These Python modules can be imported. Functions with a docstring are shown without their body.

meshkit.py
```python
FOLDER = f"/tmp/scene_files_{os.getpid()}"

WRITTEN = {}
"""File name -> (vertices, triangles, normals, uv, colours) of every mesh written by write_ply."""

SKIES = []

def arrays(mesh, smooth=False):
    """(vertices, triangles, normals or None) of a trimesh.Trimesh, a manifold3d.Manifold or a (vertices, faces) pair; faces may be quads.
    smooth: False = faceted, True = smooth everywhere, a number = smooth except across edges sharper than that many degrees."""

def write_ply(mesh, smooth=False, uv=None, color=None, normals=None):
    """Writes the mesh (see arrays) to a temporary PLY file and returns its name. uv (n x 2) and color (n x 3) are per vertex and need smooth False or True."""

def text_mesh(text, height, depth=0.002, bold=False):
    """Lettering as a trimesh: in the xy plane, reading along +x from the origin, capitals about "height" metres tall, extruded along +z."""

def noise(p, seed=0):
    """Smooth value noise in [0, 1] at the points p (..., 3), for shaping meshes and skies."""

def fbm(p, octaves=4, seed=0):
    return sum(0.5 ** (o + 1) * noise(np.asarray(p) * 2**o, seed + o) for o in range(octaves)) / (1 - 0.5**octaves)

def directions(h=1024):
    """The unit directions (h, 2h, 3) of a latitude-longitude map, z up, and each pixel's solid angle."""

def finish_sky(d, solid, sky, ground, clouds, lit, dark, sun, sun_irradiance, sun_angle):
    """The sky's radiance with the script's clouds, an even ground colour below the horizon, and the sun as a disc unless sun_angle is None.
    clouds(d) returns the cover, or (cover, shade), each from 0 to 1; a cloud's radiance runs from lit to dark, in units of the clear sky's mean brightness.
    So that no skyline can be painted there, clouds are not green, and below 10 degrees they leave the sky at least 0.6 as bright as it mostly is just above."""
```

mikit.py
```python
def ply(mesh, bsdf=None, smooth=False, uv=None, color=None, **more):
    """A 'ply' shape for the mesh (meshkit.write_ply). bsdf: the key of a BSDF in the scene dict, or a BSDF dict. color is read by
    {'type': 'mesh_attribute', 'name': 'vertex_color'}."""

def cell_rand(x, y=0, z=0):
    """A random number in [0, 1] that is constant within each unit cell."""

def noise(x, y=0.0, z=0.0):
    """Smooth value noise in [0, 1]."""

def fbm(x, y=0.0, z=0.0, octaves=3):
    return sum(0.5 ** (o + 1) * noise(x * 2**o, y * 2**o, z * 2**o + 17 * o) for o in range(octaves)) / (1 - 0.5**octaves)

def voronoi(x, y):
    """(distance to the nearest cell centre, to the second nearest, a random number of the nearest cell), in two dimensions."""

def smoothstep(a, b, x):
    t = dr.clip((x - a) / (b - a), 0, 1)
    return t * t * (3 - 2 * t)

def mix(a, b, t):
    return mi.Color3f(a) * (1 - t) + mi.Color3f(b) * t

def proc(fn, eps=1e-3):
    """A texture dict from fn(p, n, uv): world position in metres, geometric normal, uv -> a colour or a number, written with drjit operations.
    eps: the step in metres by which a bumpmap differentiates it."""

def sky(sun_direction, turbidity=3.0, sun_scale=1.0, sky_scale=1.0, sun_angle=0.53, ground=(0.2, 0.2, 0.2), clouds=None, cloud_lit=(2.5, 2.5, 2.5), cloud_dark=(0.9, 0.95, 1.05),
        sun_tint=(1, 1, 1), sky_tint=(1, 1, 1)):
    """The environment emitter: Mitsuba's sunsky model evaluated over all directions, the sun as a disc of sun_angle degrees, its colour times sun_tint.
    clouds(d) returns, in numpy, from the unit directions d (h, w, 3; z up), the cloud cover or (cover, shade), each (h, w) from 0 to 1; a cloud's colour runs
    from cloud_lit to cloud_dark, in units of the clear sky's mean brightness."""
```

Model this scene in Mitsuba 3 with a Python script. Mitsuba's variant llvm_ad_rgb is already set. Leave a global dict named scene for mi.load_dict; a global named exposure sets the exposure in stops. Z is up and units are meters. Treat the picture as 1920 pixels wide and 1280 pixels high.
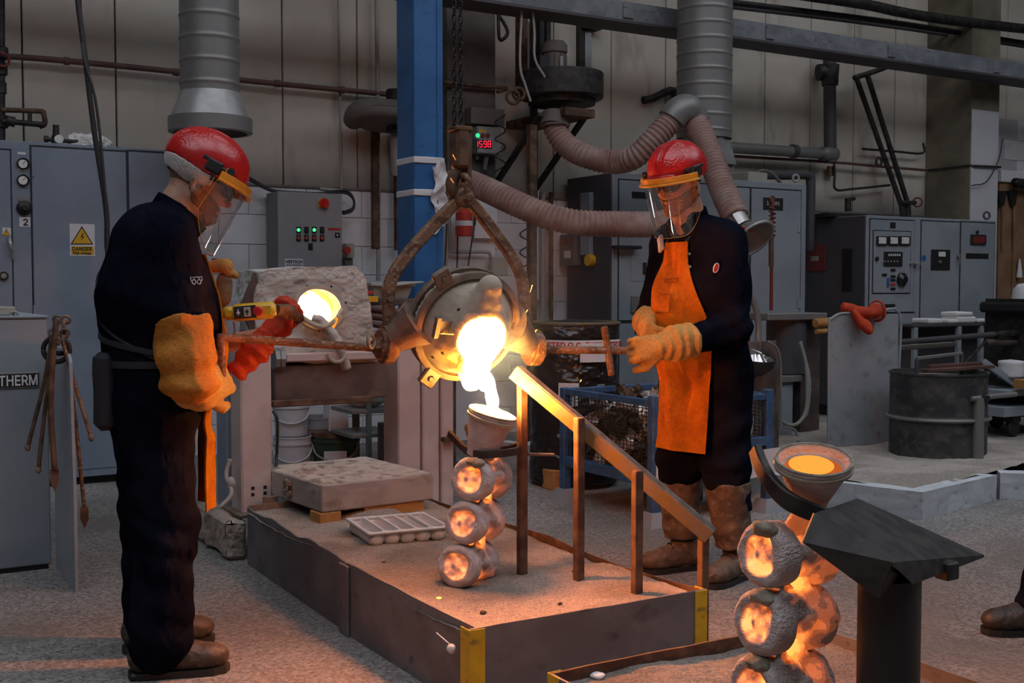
import math
import numpy as np, trimesh, manifold3d as m3, mitsuba as mi, mikit, meshkit, drjit as dr
from shapely.geometry import Polygon, Point, box as sbox, LineString
from shapely.ops import unary_union
from scipy.spatial import ConvexHull

T4 = mi.ScalarTransform4f
rng = np.random.default_rng(7)
scene, labels = {}, {}

# ---------------------------------------------------------------- camera, lights, exposure
FPX, EYE = 2150.0, 1.22
YAW, PITCH = math.atan2(.509, .861), math.radians(2.66)
Fh = np.array([math.sin(YAW), math.cos(YAW), 0.0])
Rt = np.array([math.cos(YAW), -math.sin(YAW), 0.0])
Zu = np.array([0, 0, 1.0])
Fp = Fh * math.cos(PITCH) - Zu * math.sin(PITCH)
Up = Zu * math.cos(PITCH) + Fh * math.sin(PITCH)
CAM = np.array([0, 0, EYE])
scene['camera'] = {'type': 'perspective', 'fov': math.degrees(2 * math.atan(960 / FPX)), 'fov_axis': 'x',
                   'near_clip': 0.05, 'far_clip': 100.0,
                   'to_world': T4().look_at(origin=CAM.tolist(), target=(CAM + Fp).tolist(), up=[0, 0, 1])}
exposure = 0.0
SKY_L = 0.29          # radiance of the roof lights
MELT = np.array([730.0, 200.0, 44.0])   # radiance of the molten steel
# daylight strips in the roof (rectangles facing down)
for i, (x, y, w, l) in enumerate([(-3.5, 0.0, 1.2, 2.8), (1.0, 0.0, 1.2, 2.8), (5.5, 0.0, 1.2, 2.8), (10.0, 0.0, 1.2, 2.8),
                                  (-1.2, 4.7, 1.0, .62), (4.2, 4.7, 1.0, .62), (9.6, 4.7, 1.0, .62)]):
    k = 'skylight' + ('_%03d' % i if i else '')
    scene[k] = {'type': 'rectangle', 'to_world': T4().translate([x, y, 7.45]).rotate([1, 0, 0], 180).scale([w * 1.6, l, 1]),
                'emitter': {'type': 'area', 'radiance': {'type': 'rgb', 'value': [SKY_L * 7.5 * .93, SKY_L * 7.5 * .98, SKY_L * 7.5 * 1.08]}, 'sampling_weight': 1.0}}
    labels[k] = {'kind': 'structure', 'label': 'roof light strip'}

# ---------------------------------------------------------------- helpers
def ray(px, py):
    return Fp * FPX + Rt * (px - 960) + Up * (640 - py)
def at_z(px, py, z=0.0):
    d = ray(px, py); return CAM + d * (z - EYE) / d[2]
def at_y(px, py, y):
    d = ray(px, py); return CAM + d * y / d[1]
def at_x(px, py, x):
    d = ray(px, py); return CAM + d * x / d[0]
def at_d(px, py, D):
    d = ray(px, py); return CAM + d * D / (d @ Fh)
V = lambda *a: np.array(a, float)
def unit(v):
    v = np.asarray(v, float); return v / (np.linalg.norm(v) + 1e-12)
TM = lambda v, f: trimesh.Trimesh(np.asarray(v, float), np.asarray(f), process=False)
cat = lambda ms: trimesh.util.concatenate([m for m in ms if m is not None])

def frame(d, up=(0, 0, 1)):
    """rotation whose z column is d"""
    d = unit(d); u = np.asarray(up, float)
    if abs(d @ unit(u)) > .98: u = V(1, 0, 0) if abs(d[0]) < .9 else V(0, 1, 0)
    a = unit(np.cross(u, d)); b = np.cross(d, a)
    return np.stack([a, b, d], 1)
def move(m, t=(0, 0, 0), R=None):
    v = np.asarray(m.vertices)
    if R is not None: v = v @ np.asarray(R).T
    return TM(v + np.asarray(t), m.faces)
def rotz(a):
    c, s = math.cos(a), math.sin(a); return np.array([[c, -s, 0], [s, c, 0], [0, 0, 1.0]])
def rotx(a):
    c, s = math.cos(a), math.sin(a); return np.array([[1.0, 0, 0], [0, c, -s], [0, s, c]])
def roty(a):
    c, s = math.cos(a), math.sin(a); return np.array([[c, 0, s], [0, 1.0, 0], [-s, 0, c]])

def hullm(p):
    h = ConvexHull(np.asarray(p)); f = h.simplices.copy(); p = np.asarray(p)
    n = np.cross(p[f[:, 1]] - p[f[:, 0]], p[f[:, 2]] - p[f[:, 0]])
    fl = (n * h.equations[:, :3]).sum(1) < 0; f[fl] = f[fl][:, ::-1]
    return TM(p, f)
def box(c, s, b=.004, R=None):
    """bevelled box, centre c, full size s"""
    h = np.asarray(s, float) / 2; b = min(b, h.min() * .6)
    p = []
    for sx in (-1, 1):
        for sy in (-1, 1):
            for sz in (-1, 1):
                q = V(sx, sy, sz)
                for k in range(3):
                    r = h - b; r[k] = h[k]; p.append(q * r)
    return move(hullm(p), c, R)
def boxc(x0, x1, y0, y1, z0, z1, b=.004):
    return box(((x0 + x1) / 2, (y0 + y1) / 2, (z0 + z1) / 2), (abs(x1 - x0), abs(y1 - y0), abs(z1 - z0)), b)
def slab(px0, py0, px1, py1, y, th=.01, b=.002, lift=0.0):
    """upright plate standing proud of the plane y=const by th, seen at the given rectangle"""
    pm, qm = (px0 + px1) / 2, (py0 + py1) / 2
    return boxc(at_y(px0, qm, y)[0], at_y(px1, qm, y)[0], y - th - lift, y - lift, at_y(pm, py1, y)[2], at_y(pm, py0, y)[2], b)
def beamb(a, b, w, h, bev=.003, up=(0, 0, 1)):
    """square bar from a to b, w across, h along up"""
    a, b = np.asarray(a, float), np.asarray(b, float)
    Rm = frame(b - a, up); return box((a + b) / 2, (w, h, np.linalg.norm(b - a)), bev, Rm)
def cyl(a, b, r, r2=None, n=20, bev=0.0):
    a, b = np.asarray(a, float), np.asarray(b, float); L = np.linalg.norm(b - a); r2 = r if r2 is None else r2
    pr = [(0, 0), (r - bev, 0), (r, bev), (r2, L - bev), (r2 - bev, L), (0, L)] if bev else [(0, 0), (r, 0), (r2, L), (0, L)]
    return lathe(pr, a, b - a, n)
def lathe(prof, o=(0, 0, 0), d=(0, 0, 1), n=32, up=(0, 0, 1)):
    """revolve (radius, height) pairs about d"""
    pr = np.asarray(prof, float); k = len(pr); t = np.arange(n) * 2 * np.pi / n
    v = np.stack([pr[:, None, 0] * np.cos(t), pr[:, None, 0] * np.sin(t), np.broadcast_to(pr[:, None, 1], (k, n))], -1).reshape(-1, 3)
    i, j = np.meshgrid(np.arange(k - 1), np.arange(n), indexing='ij'); j2 = (j + 1) % n
    a, b_, c, e = i * n + j, i * n + j2, (i + 1) * n + j2, (i + 1) * n + j
    f = np.concatenate([np.stack([a, b_, c], -1).reshape(-1, 3), np.stack([a, c, e], -1).reshape(-1, 3)])
    m = trimesh.Trimesh(v, f, process=True, merge_tex=True); m.update_faces(m.nondegenerate_faces())
    return move(m, o, frame(d, up))
def spline(pts, n=8):
    p = np.asarray(pts, float)
    if len(p) < 3: return p
    q = np.vstack([2 * p[0] - p[1], p, 2 * p[-1] - p[-2]]); out = []
    for i in range(1, len(q) - 2):
        t = np.linspace(0, 1, n, endpoint=False)[:, None]
        a, b, c, d = q[i - 1], q[i], q[i + 1], q[i + 2]
        out.append(.5 * (2 * b + (c - a) * t + (2 * a - 5 * b + 4 * c - d) * t**2 + (3 * b - 3 * c + d - a) * t**3))
    return np.vstack(out + [p[-1:]])
def tube(pts, r, sides=10, rx=None, up0=None):
    """round tube along a polyline; r scalar or per point; rx scales one axis (flat bar)"""
    p = np.asarray(pts, float); n = len(p); r = np.broadcast_to(np.asarray(r, float), (n,))
    t = np.gradient(p, axis=0) if n > 2 else np.repeat((p[1:] - p[:1]), n, 0)
    t /= np.linalg.norm(t, axis=1, keepdims=True) + 1e-12
    u = frame(t[0], up0 if up0 is not None else (0, 0, 1))[:, 0]; A = np.zeros((n, 3))
    for i in range(n):
        u = unit(u - t[i] * (u @ t[i])); A[i] = u
    B = np.cross(t, A); ang = np.arange(sides) * 2 * np.pi / sides
    ca, sa = np.cos(ang), np.sin(ang) * (1 if rx is None else rx)
    v = p[:, None] + r[:, None, None] * (ca[None, :, None] * A[:, None] + sa[None, :, None] * B[:, None])
    v = np.vstack([v.reshape(-1, 3), p[:1], p[-1:]])
    i, j = np.meshgrid(np.arange(n - 1), np.arange(sides), indexing='ij'); j2 = (j + 1) % sides
    a, b, c, e = i * sides + j, i * sides + j2, (i + 1) * sides + j2, (i + 1) * sides + j
    f = [np.stack([a, b, c], -1).reshape(-1, 3), np.stack([a, c, e], -1).reshape(-1, 3)]
    j = np.arange(sides); j2 = (j + 1) % sides; s = n * sides
    f += [np.stack([j2, j, j * 0 + s], -1), np.stack([s - sides + j, s - sides + j2, j * 0 + s + 1], -1)]
    return TM(v, np.vstack(f))
def flatbar(pts, w, th, up):
    """rectangular bar swept along a polyline; w along 'up', th across"""
    p = np.asarray(pts, float); n = len(p); t = np.gradient(p, axis=0); t /= np.linalg.norm(t, axis=1, keepdims=True)
    u = np.asarray(up, float); u = u - t * (t @ u)[:, None]; u /= np.linalg.norm(u, axis=1, keepdims=True)
    s = np.cross(t, u); b = min(w, th) * .18
    cs = [(-w/2+b, -th/2), (w/2-b, -th/2), (w/2, -th/2+b), (w/2, th/2-b), (w/2-b, th/2), (-w/2+b, th/2), (-w/2, th/2-b), (-w/2, -th/2+b)]
    k = len(cs); v = np.vstack([np.stack([p + u * a + s * c for a, c in cs], 1).reshape(-1, 3), p[:1], p[-1:]])
    i, j = np.meshgrid(np.arange(n - 1), np.arange(k), indexing='ij'); j2 = (j + 1) % k
    a, b_, c, e = i * k + j, i * k + j2, (i + 1) * k + j2, (i + 1) * k + j
    f = [np.stack([a, c, b_], -1).reshape(-1, 3), np.stack([a, e, c], -1).reshape(-1, 3)]
    j = np.arange(k); j2 = (j + 1) % k; q = n * k
    f += [np.stack([j, j2, j * 0 + q], -1), np.stack([q - k + j2, q - k + j, j * 0 + q + 1], -1)]
    m = TM(v, np.vstack(f))
    return m if m.volume > 0 else TM(v, np.vstack(f)[:, ::-1])
def prism(poly, th, o=(0, 0, 0), R=None):
    """shapely polygon in local xy, extruded along local z"""
    gs = [g for g in getattr(poly, 'geoms', [poly]) if g.area > 1e-9]
    m = cat([trimesh.creation.extrude_polygon(g, th, engine='earcut') for g in gs])
    return move(m, o, R)
FRONT = np.array([[1, 0, 0], [0, 0, -1], [0, 1, 0.0]])        # local (x, y) -> (x, z), extruding towards -y
LEFT = np.array([[0, 0, -1], [-1, 0, 0], [0, 1, 0.0]])        # local (x, y) -> (-y, z), extruding towards -x
def text(s, h, o, R=FRONT, th=.002, bold=False):
    return move(meshkit.text_mesh(s, h, th, bold), o, R)
def torus(c, d, Rr, r, n=28, k=10, a0=0, a1=2 * np.pi):
    Rm = frame(d); full = a1 - a0 > 6.28; t = np.linspace(a0, a1, n + 1)
    p = np.stack([Rr * np.cos(t), Rr * np.sin(t), 0 * t], 1) @ Rm.T + np.asarray(c)
    return tube(p, r, k)
def ellm(c, r, n=2, R=None):
    m = trimesh.creation.icosphere(n); return move(TM(m.vertices * np.asarray(r), m.faces), c, R)
def rough(m, amp, freq, seed=0, octaves=3):
    """push vertices in and out by noise"""
    n = m.vertex_normals; d = (meshkit.fbm(np.asarray(m.vertices) * freq + 50, octaves, seed) - .5) * 2 * amp
    return TM(m.vertices + n * d[:, None], m.faces)
def cut(a, b):
    """a minus b (manifold)"""
    ma, mb = (m3.Manifold(m3.Mesh(np.asarray(x.vertices, np.float32), np.asarray(x.faces, np.uint32))) for x in (trimesh.Trimesh(a.vertices, a.faces), trimesh.Trimesh(b.vertices, b.faces)))
    r = (ma - mb).to_mesh(); return TM(r.vert_properties[:, :3], r.tri_verts)

# signed distances -------------------------------------------------
def sd_cone(p, a, b, ra, rb):
    a, b = np.asarray(a, float), np.asarray(b, float); ba = b - a
    t = np.clip(((p - a) @ ba) / (ba @ ba + 1e-12), 0, 1)
    return np.linalg.norm(p - a - t[..., None] * ba, axis=-1) - (ra + (rb - ra) * t)
def sd_ell(p, c, r, R=None):
    q = p - np.asarray(c); q = q @ np.asarray(R) if R is not None else q; r = np.asarray(r, float)
    k0 = np.linalg.norm(q / r, axis=-1); k1 = np.linalg.norm(q / r**2, axis=-1) + 1e-9
    return k0 * (k0 - 1) / k1
def sd_box(p, c, h, rad, R=None):
    q = p - np.asarray(c); q = q @ np.asarray(R) if R is not None else q
    q = np.abs(q) - (np.asarray(h) - rad); return np.linalg.norm(np.maximum(q, 0), axis=-1) + np.minimum(q.max(-1), 0) - rad
def sd_cyl(p, a, b, r, rad=.005):
    a, b = np.asarray(a, float), np.asarray(b, float); d = unit(b - a); L = np.linalg.norm(b - a)
    h = (p - a) @ d; q = np.linalg.norm(p - a - h[..., None] * d, axis=-1)
    x = np.stack([q - r + rad, np.abs(h - L / 2) - L / 2 + rad], -1)
    return np.minimum(x.max(-1), 0) + np.linalg.norm(np.maximum(x, 0), axis=-1) - rad
def smin(k, *ds):
    o = ds[0]
    for d in ds[1:]:
        h = np.clip(.5 + .5 * (d - o) / k, 0, 1); o = d * (1 - h) + o * h - k * h * (1 - h)
    return o
def smax(k, a, b): return -smin(k, -a, -b)
def nets(fn, *axes):
    """surface nets of fn < 0 on a (possibly uneven) grid"""
    ax = [np.asarray(a, float) for a in axes]
    g = np.stack(np.meshgrid(*ax, indexing='ij'), -1); v = fn(g); s = v < 0
    n = np.array(v.shape) - 1; cnt = np.zeros(n, int)
    sl = lambda o: tuple(slice(o[k], o[k] + n[k]) for k in range(3))
    C8 = [(i, j, k) for i in (0, 1) for j in (0, 1) for k in (0, 1)]
    for o in C8: cnt += s[sl(o)]
    act = (cnt > 0) & (cnt < 8); idx = -np.ones(n, int); idx[act] = np.arange(act.sum()); cell = np.argwhere(act)
    acc, num = np.zeros((len(cell), 3)), np.zeros(len(cell))
    for o in C8:
        for k in range(3):
            if o[k]: continue
            e = list(o); e[k] = 1; ia, ib = tuple((cell + o).T), tuple((cell + e).T)
            va, vb = v[ia], v[ib]; x = (va < 0) != (vb < 0)
            t = np.where(x, va / np.where(x, va - vb, 1), 0); q = np.array(o, float) + np.outer(t, np.eye(3)[k])
            acc += q * x[:, None]; num += x
    pos = cell + acc / np.maximum(num, 1)[:, None]
    pos = np.stack([np.interp(pos[:, k], np.arange(len(ax[k])), ax[k]) for k in range(3)], 1); F = []
    for k in range(3):
        a, b = [(1, 2), (2, 0), (0, 1)][k]
        lo = [slice(None)] * 3; hi = [slice(None)] * 3; lo[k] = slice(0, -1); hi[k] = slice(1, None)
        s0, s1 = s[tuple(lo)], s[tuple(hi)]; e = np.argwhere(s0 != s1)
        e = e[(e[:, a] > 0) & (e[:, b] > 0) & (e[:, a] < n[a]) & (e[:, b] < n[b])]
        fl = s1[tuple(e.T)]
        def at(da, db):
            q = e.copy(); q[:, a] -= da; q[:, b] -= db; return idx[tuple(q.T)]
        q = np.stack([at(1, 1), at(0, 1), at(0, 0), at(1, 0)], 1); q[fl] = q[fl][:, ::-1]; F.append(q)
    q = np.vstack(F); return TM(pos, np.vstack([q[:, [0, 1, 2]], q[:, [0, 2, 3]]]))
def span(a, b, h): return np.arange(a, b + h, h)

# bookkeeping -------------------------------------------------------
_used = {}
def key(name):
    n = _used.get(name, 0); _used[name] = n + 1
    return name if n == 0 else '%s_%03d' % (name, n)
def thing(name, label, cat_, group=None):
    k = key(name); labels[k] = {'label': label, 'category': cat_}
    if group: labels[k]['group'] = group
    return k
def add(k, mesh, mat, smooth=30, **kw):
    scene[k] = mikit.ply(mesh, mat, smooth=smooth, **kw); return k
def part(holder, name, mesh, mat, smooth=30, label=None, kind=None, **kw):
    k = key(holder + '__' + name); add(k, mesh, mat, smooth, **kw)
    if label or kind: labels[k] = {a: b for a, b in (('label', label), ('kind', kind)) if b}
    return k
def one(name, label, cat_, mesh, mat, smooth=30, group=None, **kw):
    k = thing(name, label, cat_, group); add(k, mesh, mat, smooth, **kw); return k
def struct(name, mesh, mat, smooth=False, label=None, **kw):
    k = key(name); add(k, mesh, mat, smooth, **kw); labels[k] = {'kind': 'structure', 'label': label or name.replace('_', ' ')}; return k
def glow(rgb, w=1.0):
    return {'type': 'area', 'radiance': {'type': 'rgb', 'value': [float(c) for c in rgb]}, 'sampling_weight': float(w)}

# ---------------------------------------------------------------- materials
def srgb(*c):
    c = np.array(c, float) / 255; return np.where(c < .04045, c / 12.92, ((c + .055) / 1.055)**2.4).tolist()
def pr(c, rough_=.6, metal=0.0, spec=.5, **k):
    tex = c if isinstance(c, dict) else {'type': 'rgb', 'value': [float(x) for x in c]}
    d = {'type': 'principled', 'base_color': tex, 'roughness': rough_, 'metallic': metal, 'specular': spec}; d.update(k)
    return {'type': 'twosided', 'bsdf': d}
def bump(b, fn, scale=1.0, eps=1e-3):
    inner = b['bsdf']; return {'type': 'twosided', 'bsdf': {'type': 'bumpmap', 'tex': mikit.proc(fn, eps), 'scale': scale, 'bsdf': inner}}
def mottled(c1, c2, f=8.0, lo=.35, hi=.65, oct_=4, c3=None, f3=40.0, t3=.68):
    def fn(p, n, uv):
        t = mikit.smoothstep(lo, hi, mikit.fbm(p.x * f, p.y * f, p.z * f, oct_)); o = mikit.mix(c1, c2, t)
        if c3 is not None: o = mikit.mix(o, c3, .75 * mikit.smoothstep(t3 - .10, t3 + .16, mikit.fbm(p.x * f3 * 1.6 + 9, p.y * f3 * 1.6, p.z * f3 * 1.6, 4)))
        return o
    return mikit.proc(fn)
M = scene
def mat(name, d): M['mat_' + name] = d; return 'mat_' + name

def floor_fn(p, n, uv):
    a = mikit.fbm(p.x * .9, p.y * .9, 3.0, 4); b = mikit.noise(p.x * 90, p.y * 90); c = mikit.noise(p.x * 150 + 40, p.y * 150)
    st = mikit.fbm(p.x * 2.3 + 7, p.y * 2.3, 1.0, 4)
    o = mikit.mix((.155, .148, .140), (.235, .222, .208), mikit.smoothstep(.3, .7, a))
    o = o * (.78 + .44 * mikit.smoothstep(.2, .8, b)); o = mikit.mix(o, (.07, .065, .06), .8 * mikit.smoothstep(.74, .82, c))
    return mikit.mix(o, (.12, .11, .10), .55 * mikit.smoothstep(.58, .72, st))
mat('floor', bump(pr(mikit.proc(floor_fn), .72, spec=.35), lambda p, n, uv: mikit.fbm(p.x * 110, p.y * 110, 0.0, 2) * .0012, 1.0))
def wall_fn(p, n, uv):
    a = mikit.fbm(p.x * 1.3, p.y, p.z * 1.1, 4); b = mikit.fbm(p.x * 6, 2.0, p.z * 1.5, 4)
    o = mikit.mix((.45, .40, .335), (.56, .51, .44), mikit.smoothstep(.3, .7, a))
    o = mikit.mix(o, (.22, .19, .16), .5 * mikit.smoothstep(.60, .85, b))
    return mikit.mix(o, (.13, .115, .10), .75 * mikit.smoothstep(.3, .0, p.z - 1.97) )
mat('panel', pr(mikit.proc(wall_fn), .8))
def brick_fn(p, n, uv):
    a = mikit.fbm(p.x * 2.5, p.y, p.z * 2.5, 4)
    return mikit.mix((.66, .64, .66), (.54, .515, .51), mikit.smoothstep(.45, .75, a))
mat('white_block', bump(pr(mikit.proc(brick_fn), .7), lambda p, n, uv: mikit.fbm(p.x * 45, p.y * 45, p.z * 45, 3) * .003))
mat('joint', pr((.05, .045, .04), .9))
mat('block_joint', pr((.42, .405, .41), .9))
mat('dark_wall', pr((.10, .095, .09), .9))
mat('roof', pr((.09, .09, .095), .9))
def pil_fn(p, n, uv):
    a = mikit.fbm(p.x * 3, p.y * 3, p.z * 3, 4)
    o = mikit.mix((.12, .105, .075), (.20, .175, .125), mikit.smoothstep(.3, .7, a))
    return mikit.mix(o, (.48, .47, .49), mikit.smoothstep(-.003, .003, 3.04 - p.z) * mikit.smoothstep(-.003, .003, p.x - 10.01))
mat('pilaster', pr(mikit.proc(pil_fn), .85))
mat('concrete_column', pr(mottled((.075, .065, .06), (.12, .105, .095), 5), .9))
mat('beam_grey', pr(mottled((.13, .14, .155), (.19, .20, .215), 6, c3=(.07, .07, .07), f3=25), .6))
mat('cab_blue', pr(mottled((.17, .21, .265), (.205, .245, .30), 3), .42))
mat('cab_grey', pr(mottled((.215, .24, .27), (.255, .28, .31), 3), .42))
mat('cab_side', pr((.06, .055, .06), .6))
mat('cab_gap', pr((.02, .022, .028), .7))
mat('encl', pr((.26, .255, .26), .45))
mat('encl_side', pr((.19, .18, .18), .5))
mat('blue_steel', pr(mottled((.022, .105, .28), (.03, .13, .33), 5, c3=(.02, .06, .14), f3=18, t3=.7), .42))
mat('blue_cage', pr(mottled((.022, .07, .16), (.035, .10, .22), 12, c3=(.09, .06, .05), f3=30, t3=.62), .5))
mat('galv', pr(mottled((.30, .30, .295), (.40, .40, .395), 7), .4, .45))
mat('galv_dark', pr((.22, .215, .205), .45, .4))
mat('black_iron', pr(mottled((.014, .0125, .012), (.032, .028, .026), 20), .55, .2))
mat('black', pr((.014, .014, .015), .5))
mat('black_gloss', pr((.012, .012, .012), .2))
mat('rust', pr(mottled((.10, .045, .022), (.20, .10, .055), 22, c3=(.36, .27, .20), f3=60, t3=.62), .75, .2))
mat('rust_dark', pr(mottled((.06, .032, .02), (.13, .075, .045), 18), .75, .2))
mat('steel_scale', pr(mottled((.15, .11, .085), (.24, .18, .14), 16, c3=(.07, .05, .04), f3=35), .6, .35))
mat('red_pipe', pr(mottled((.085, .042, .034), (.12, .06, .048), 6), .6))
mat('red_paint', pr((.42, .035, .025), .45))
mat('red_dark', pr((.16, .02, .018), .55))
mat('red_plastic', pr((.55, .02, .015), .3))
mat('green_plastic', pr((.02, .055, .03), .4))
mat('yellow_plastic', pr((.62, .34, .02), .38))
mat('yellow_paint', pr(mottled((.56, .36, .015), (.50, .30, .012), 14, c3=(.10, .08, .04), f3=26, t3=.66), .55))
mat('yellow_worn', pr(mottled((.13, .085, .018), (.11, .09, .06), 16, .4, .6, c3=(.12, .08, .05), f3=45, t3=.58), .6))
mat('grey_top', pr(mottled((.085, .08, .075), (.14, .13, .12), 30, c3=(.10, .07, .05), f3=70, t3=.62), .6, .3))
mat('grey_plate', pr(mottled((.12, .118, .122), (.165, .16, .162), 7, c3=(.06, .055, .055), f3=12, t3=.70), .6, .2))
mat('grey_paint', pr(mottled((.23, .245, .265), (.28, .29, .305), 4, c3=(.19, .185, .185), f3=9, t3=.66), .5))
mat('pink_steel', pr(mottled((.42, .33, .31), (.48, .39, .365), 6), .6))
mat('brown_steel', pr(mottled((.055, .038, .034), (.10, .07, .06), 8), .7))
def sand_fn(p, n, uv):
    a = mikit.noise(p.x * 220, p.y * 220, p.z * 220); b = mikit.fbm(p.x * 5, p.y * 5, 0.0, 4)
    o = mikit.mix((.17, .146, .125), (.26, .222, .19), mikit.smoothstep(.3, .7, b))
    return o * (.6 + .8 * a)
mat('sand', bump(pr(mikit.proc(sand_fn), .95, spec=.1), lambda p, n, uv: mikit.noise(p.x * 260, p.y * 260, p.z * 260) * .003 + mikit.fbm(p.x * 40, p.y * 40, 0.0, 3) * .008))
def sand2(c1, c2):
    def fn(p, n, uv): return mikit.mix(c1, c2, mikit.smoothstep(.3, .7, mikit.fbm(p.x * 5, p.y * 5, 0.0, 4))) * (.6 + .8 * mikit.noise(p.x * 220, p.y * 220, p.z * 220))
    return bump(pr(mikit.proc(fn), .95, spec=.1), lambda p, n, uv: mikit.noise(p.x * 260, p.y * 260, p.z * 260) * .003 + mikit.fbm(p.x * 40, p.y * 40, 0.0, 3) * .008)
mat('sand_grey', sand2((.115, .104, .094), (.175, .158, .142))); mat('sand_pale', sand2((.26, .23, .20), (.36, .32, .285)))
mat('shell', bump(pr(mottled((.44, .36, .34), (.52, .45, .43), 30), .95, spec=.1), lambda p, n, uv: mikit.noise(p.x * 330, p.y * 330, p.z * 330) * .0025 + mikit.noise(p.x * 170, p.y * 170, p.z * 170) * .003))
mat('shell_dirty', pr(mottled((.17, .15, .115), (.28, .25, .20), 40), .95))
mat('ceramic', bump(pr(mottled((.33, .27, .21), (.42, .355, .285), 12), .9), lambda p, n, uv: mikit.fbm(p.x * 40, p.y * 40, p.z * 40, 3) * .004))
mat('refractory', bump(pr(mottled((.36, .34, .315), (.50, .475, .44), 9, c3=(.17, .155, .145), f3=14, t3=.62), .95, spec=.1), lambda p, n, uv: mikit.fbm(p.x * 30, p.y * 30, p.z * 30, 4) * .02))
mat('slab_conc', bump(pr(mottled((.28, .235, .21), (.35, .295, .265), 10, c3=(.15, .11, .10), f3=8, t3=.68), .9), lambda p, n, uv: mikit.fbm(p.x * 50, p.y * 50, p.z * 50, 3) * .005))
mat('slab_top', bump(pr(mottled((.30, .255, .215), (.37, .32, .27), 14, c3=(.10, .07, .055), f3=16, t3=.58), .95), lambda p, n, uv: mikit.fbm(p.x * 40, p.y * 40, p.z * 40, 4) * .015))
mat('kerb', bump(pr(mottled((.40, .42, .44), (.47, .49, .51), 8, c3=(.26, .26, .26), f3=18, t3=.66), .85), lambda p, n, uv: mikit.fbm(p.x * 30, p.y * 30, p.z * 30, 3) * .004))
mat('rubble', bump(pr(mottled((.24, .20, .165), (.34, .29, .25), 12), .95), lambda p, n, uv: mikit.fbm(p.x * 40, p.y * 40, p.z * 40, 4) * .02))
mat('white_plastic', pr((.62, .60, .59), .35))
mat('bucket_white', pr((.50, .50, .53), .4))
mat('bucket_green', pr((.022, .05, .032), .4))
mat('paper', pr((.58, .57, .58), .8))
mat('white', pr((.62, .61, .62), .6))
mat('cream_plastic', pr((.34, .33, .28), .5))
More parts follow.
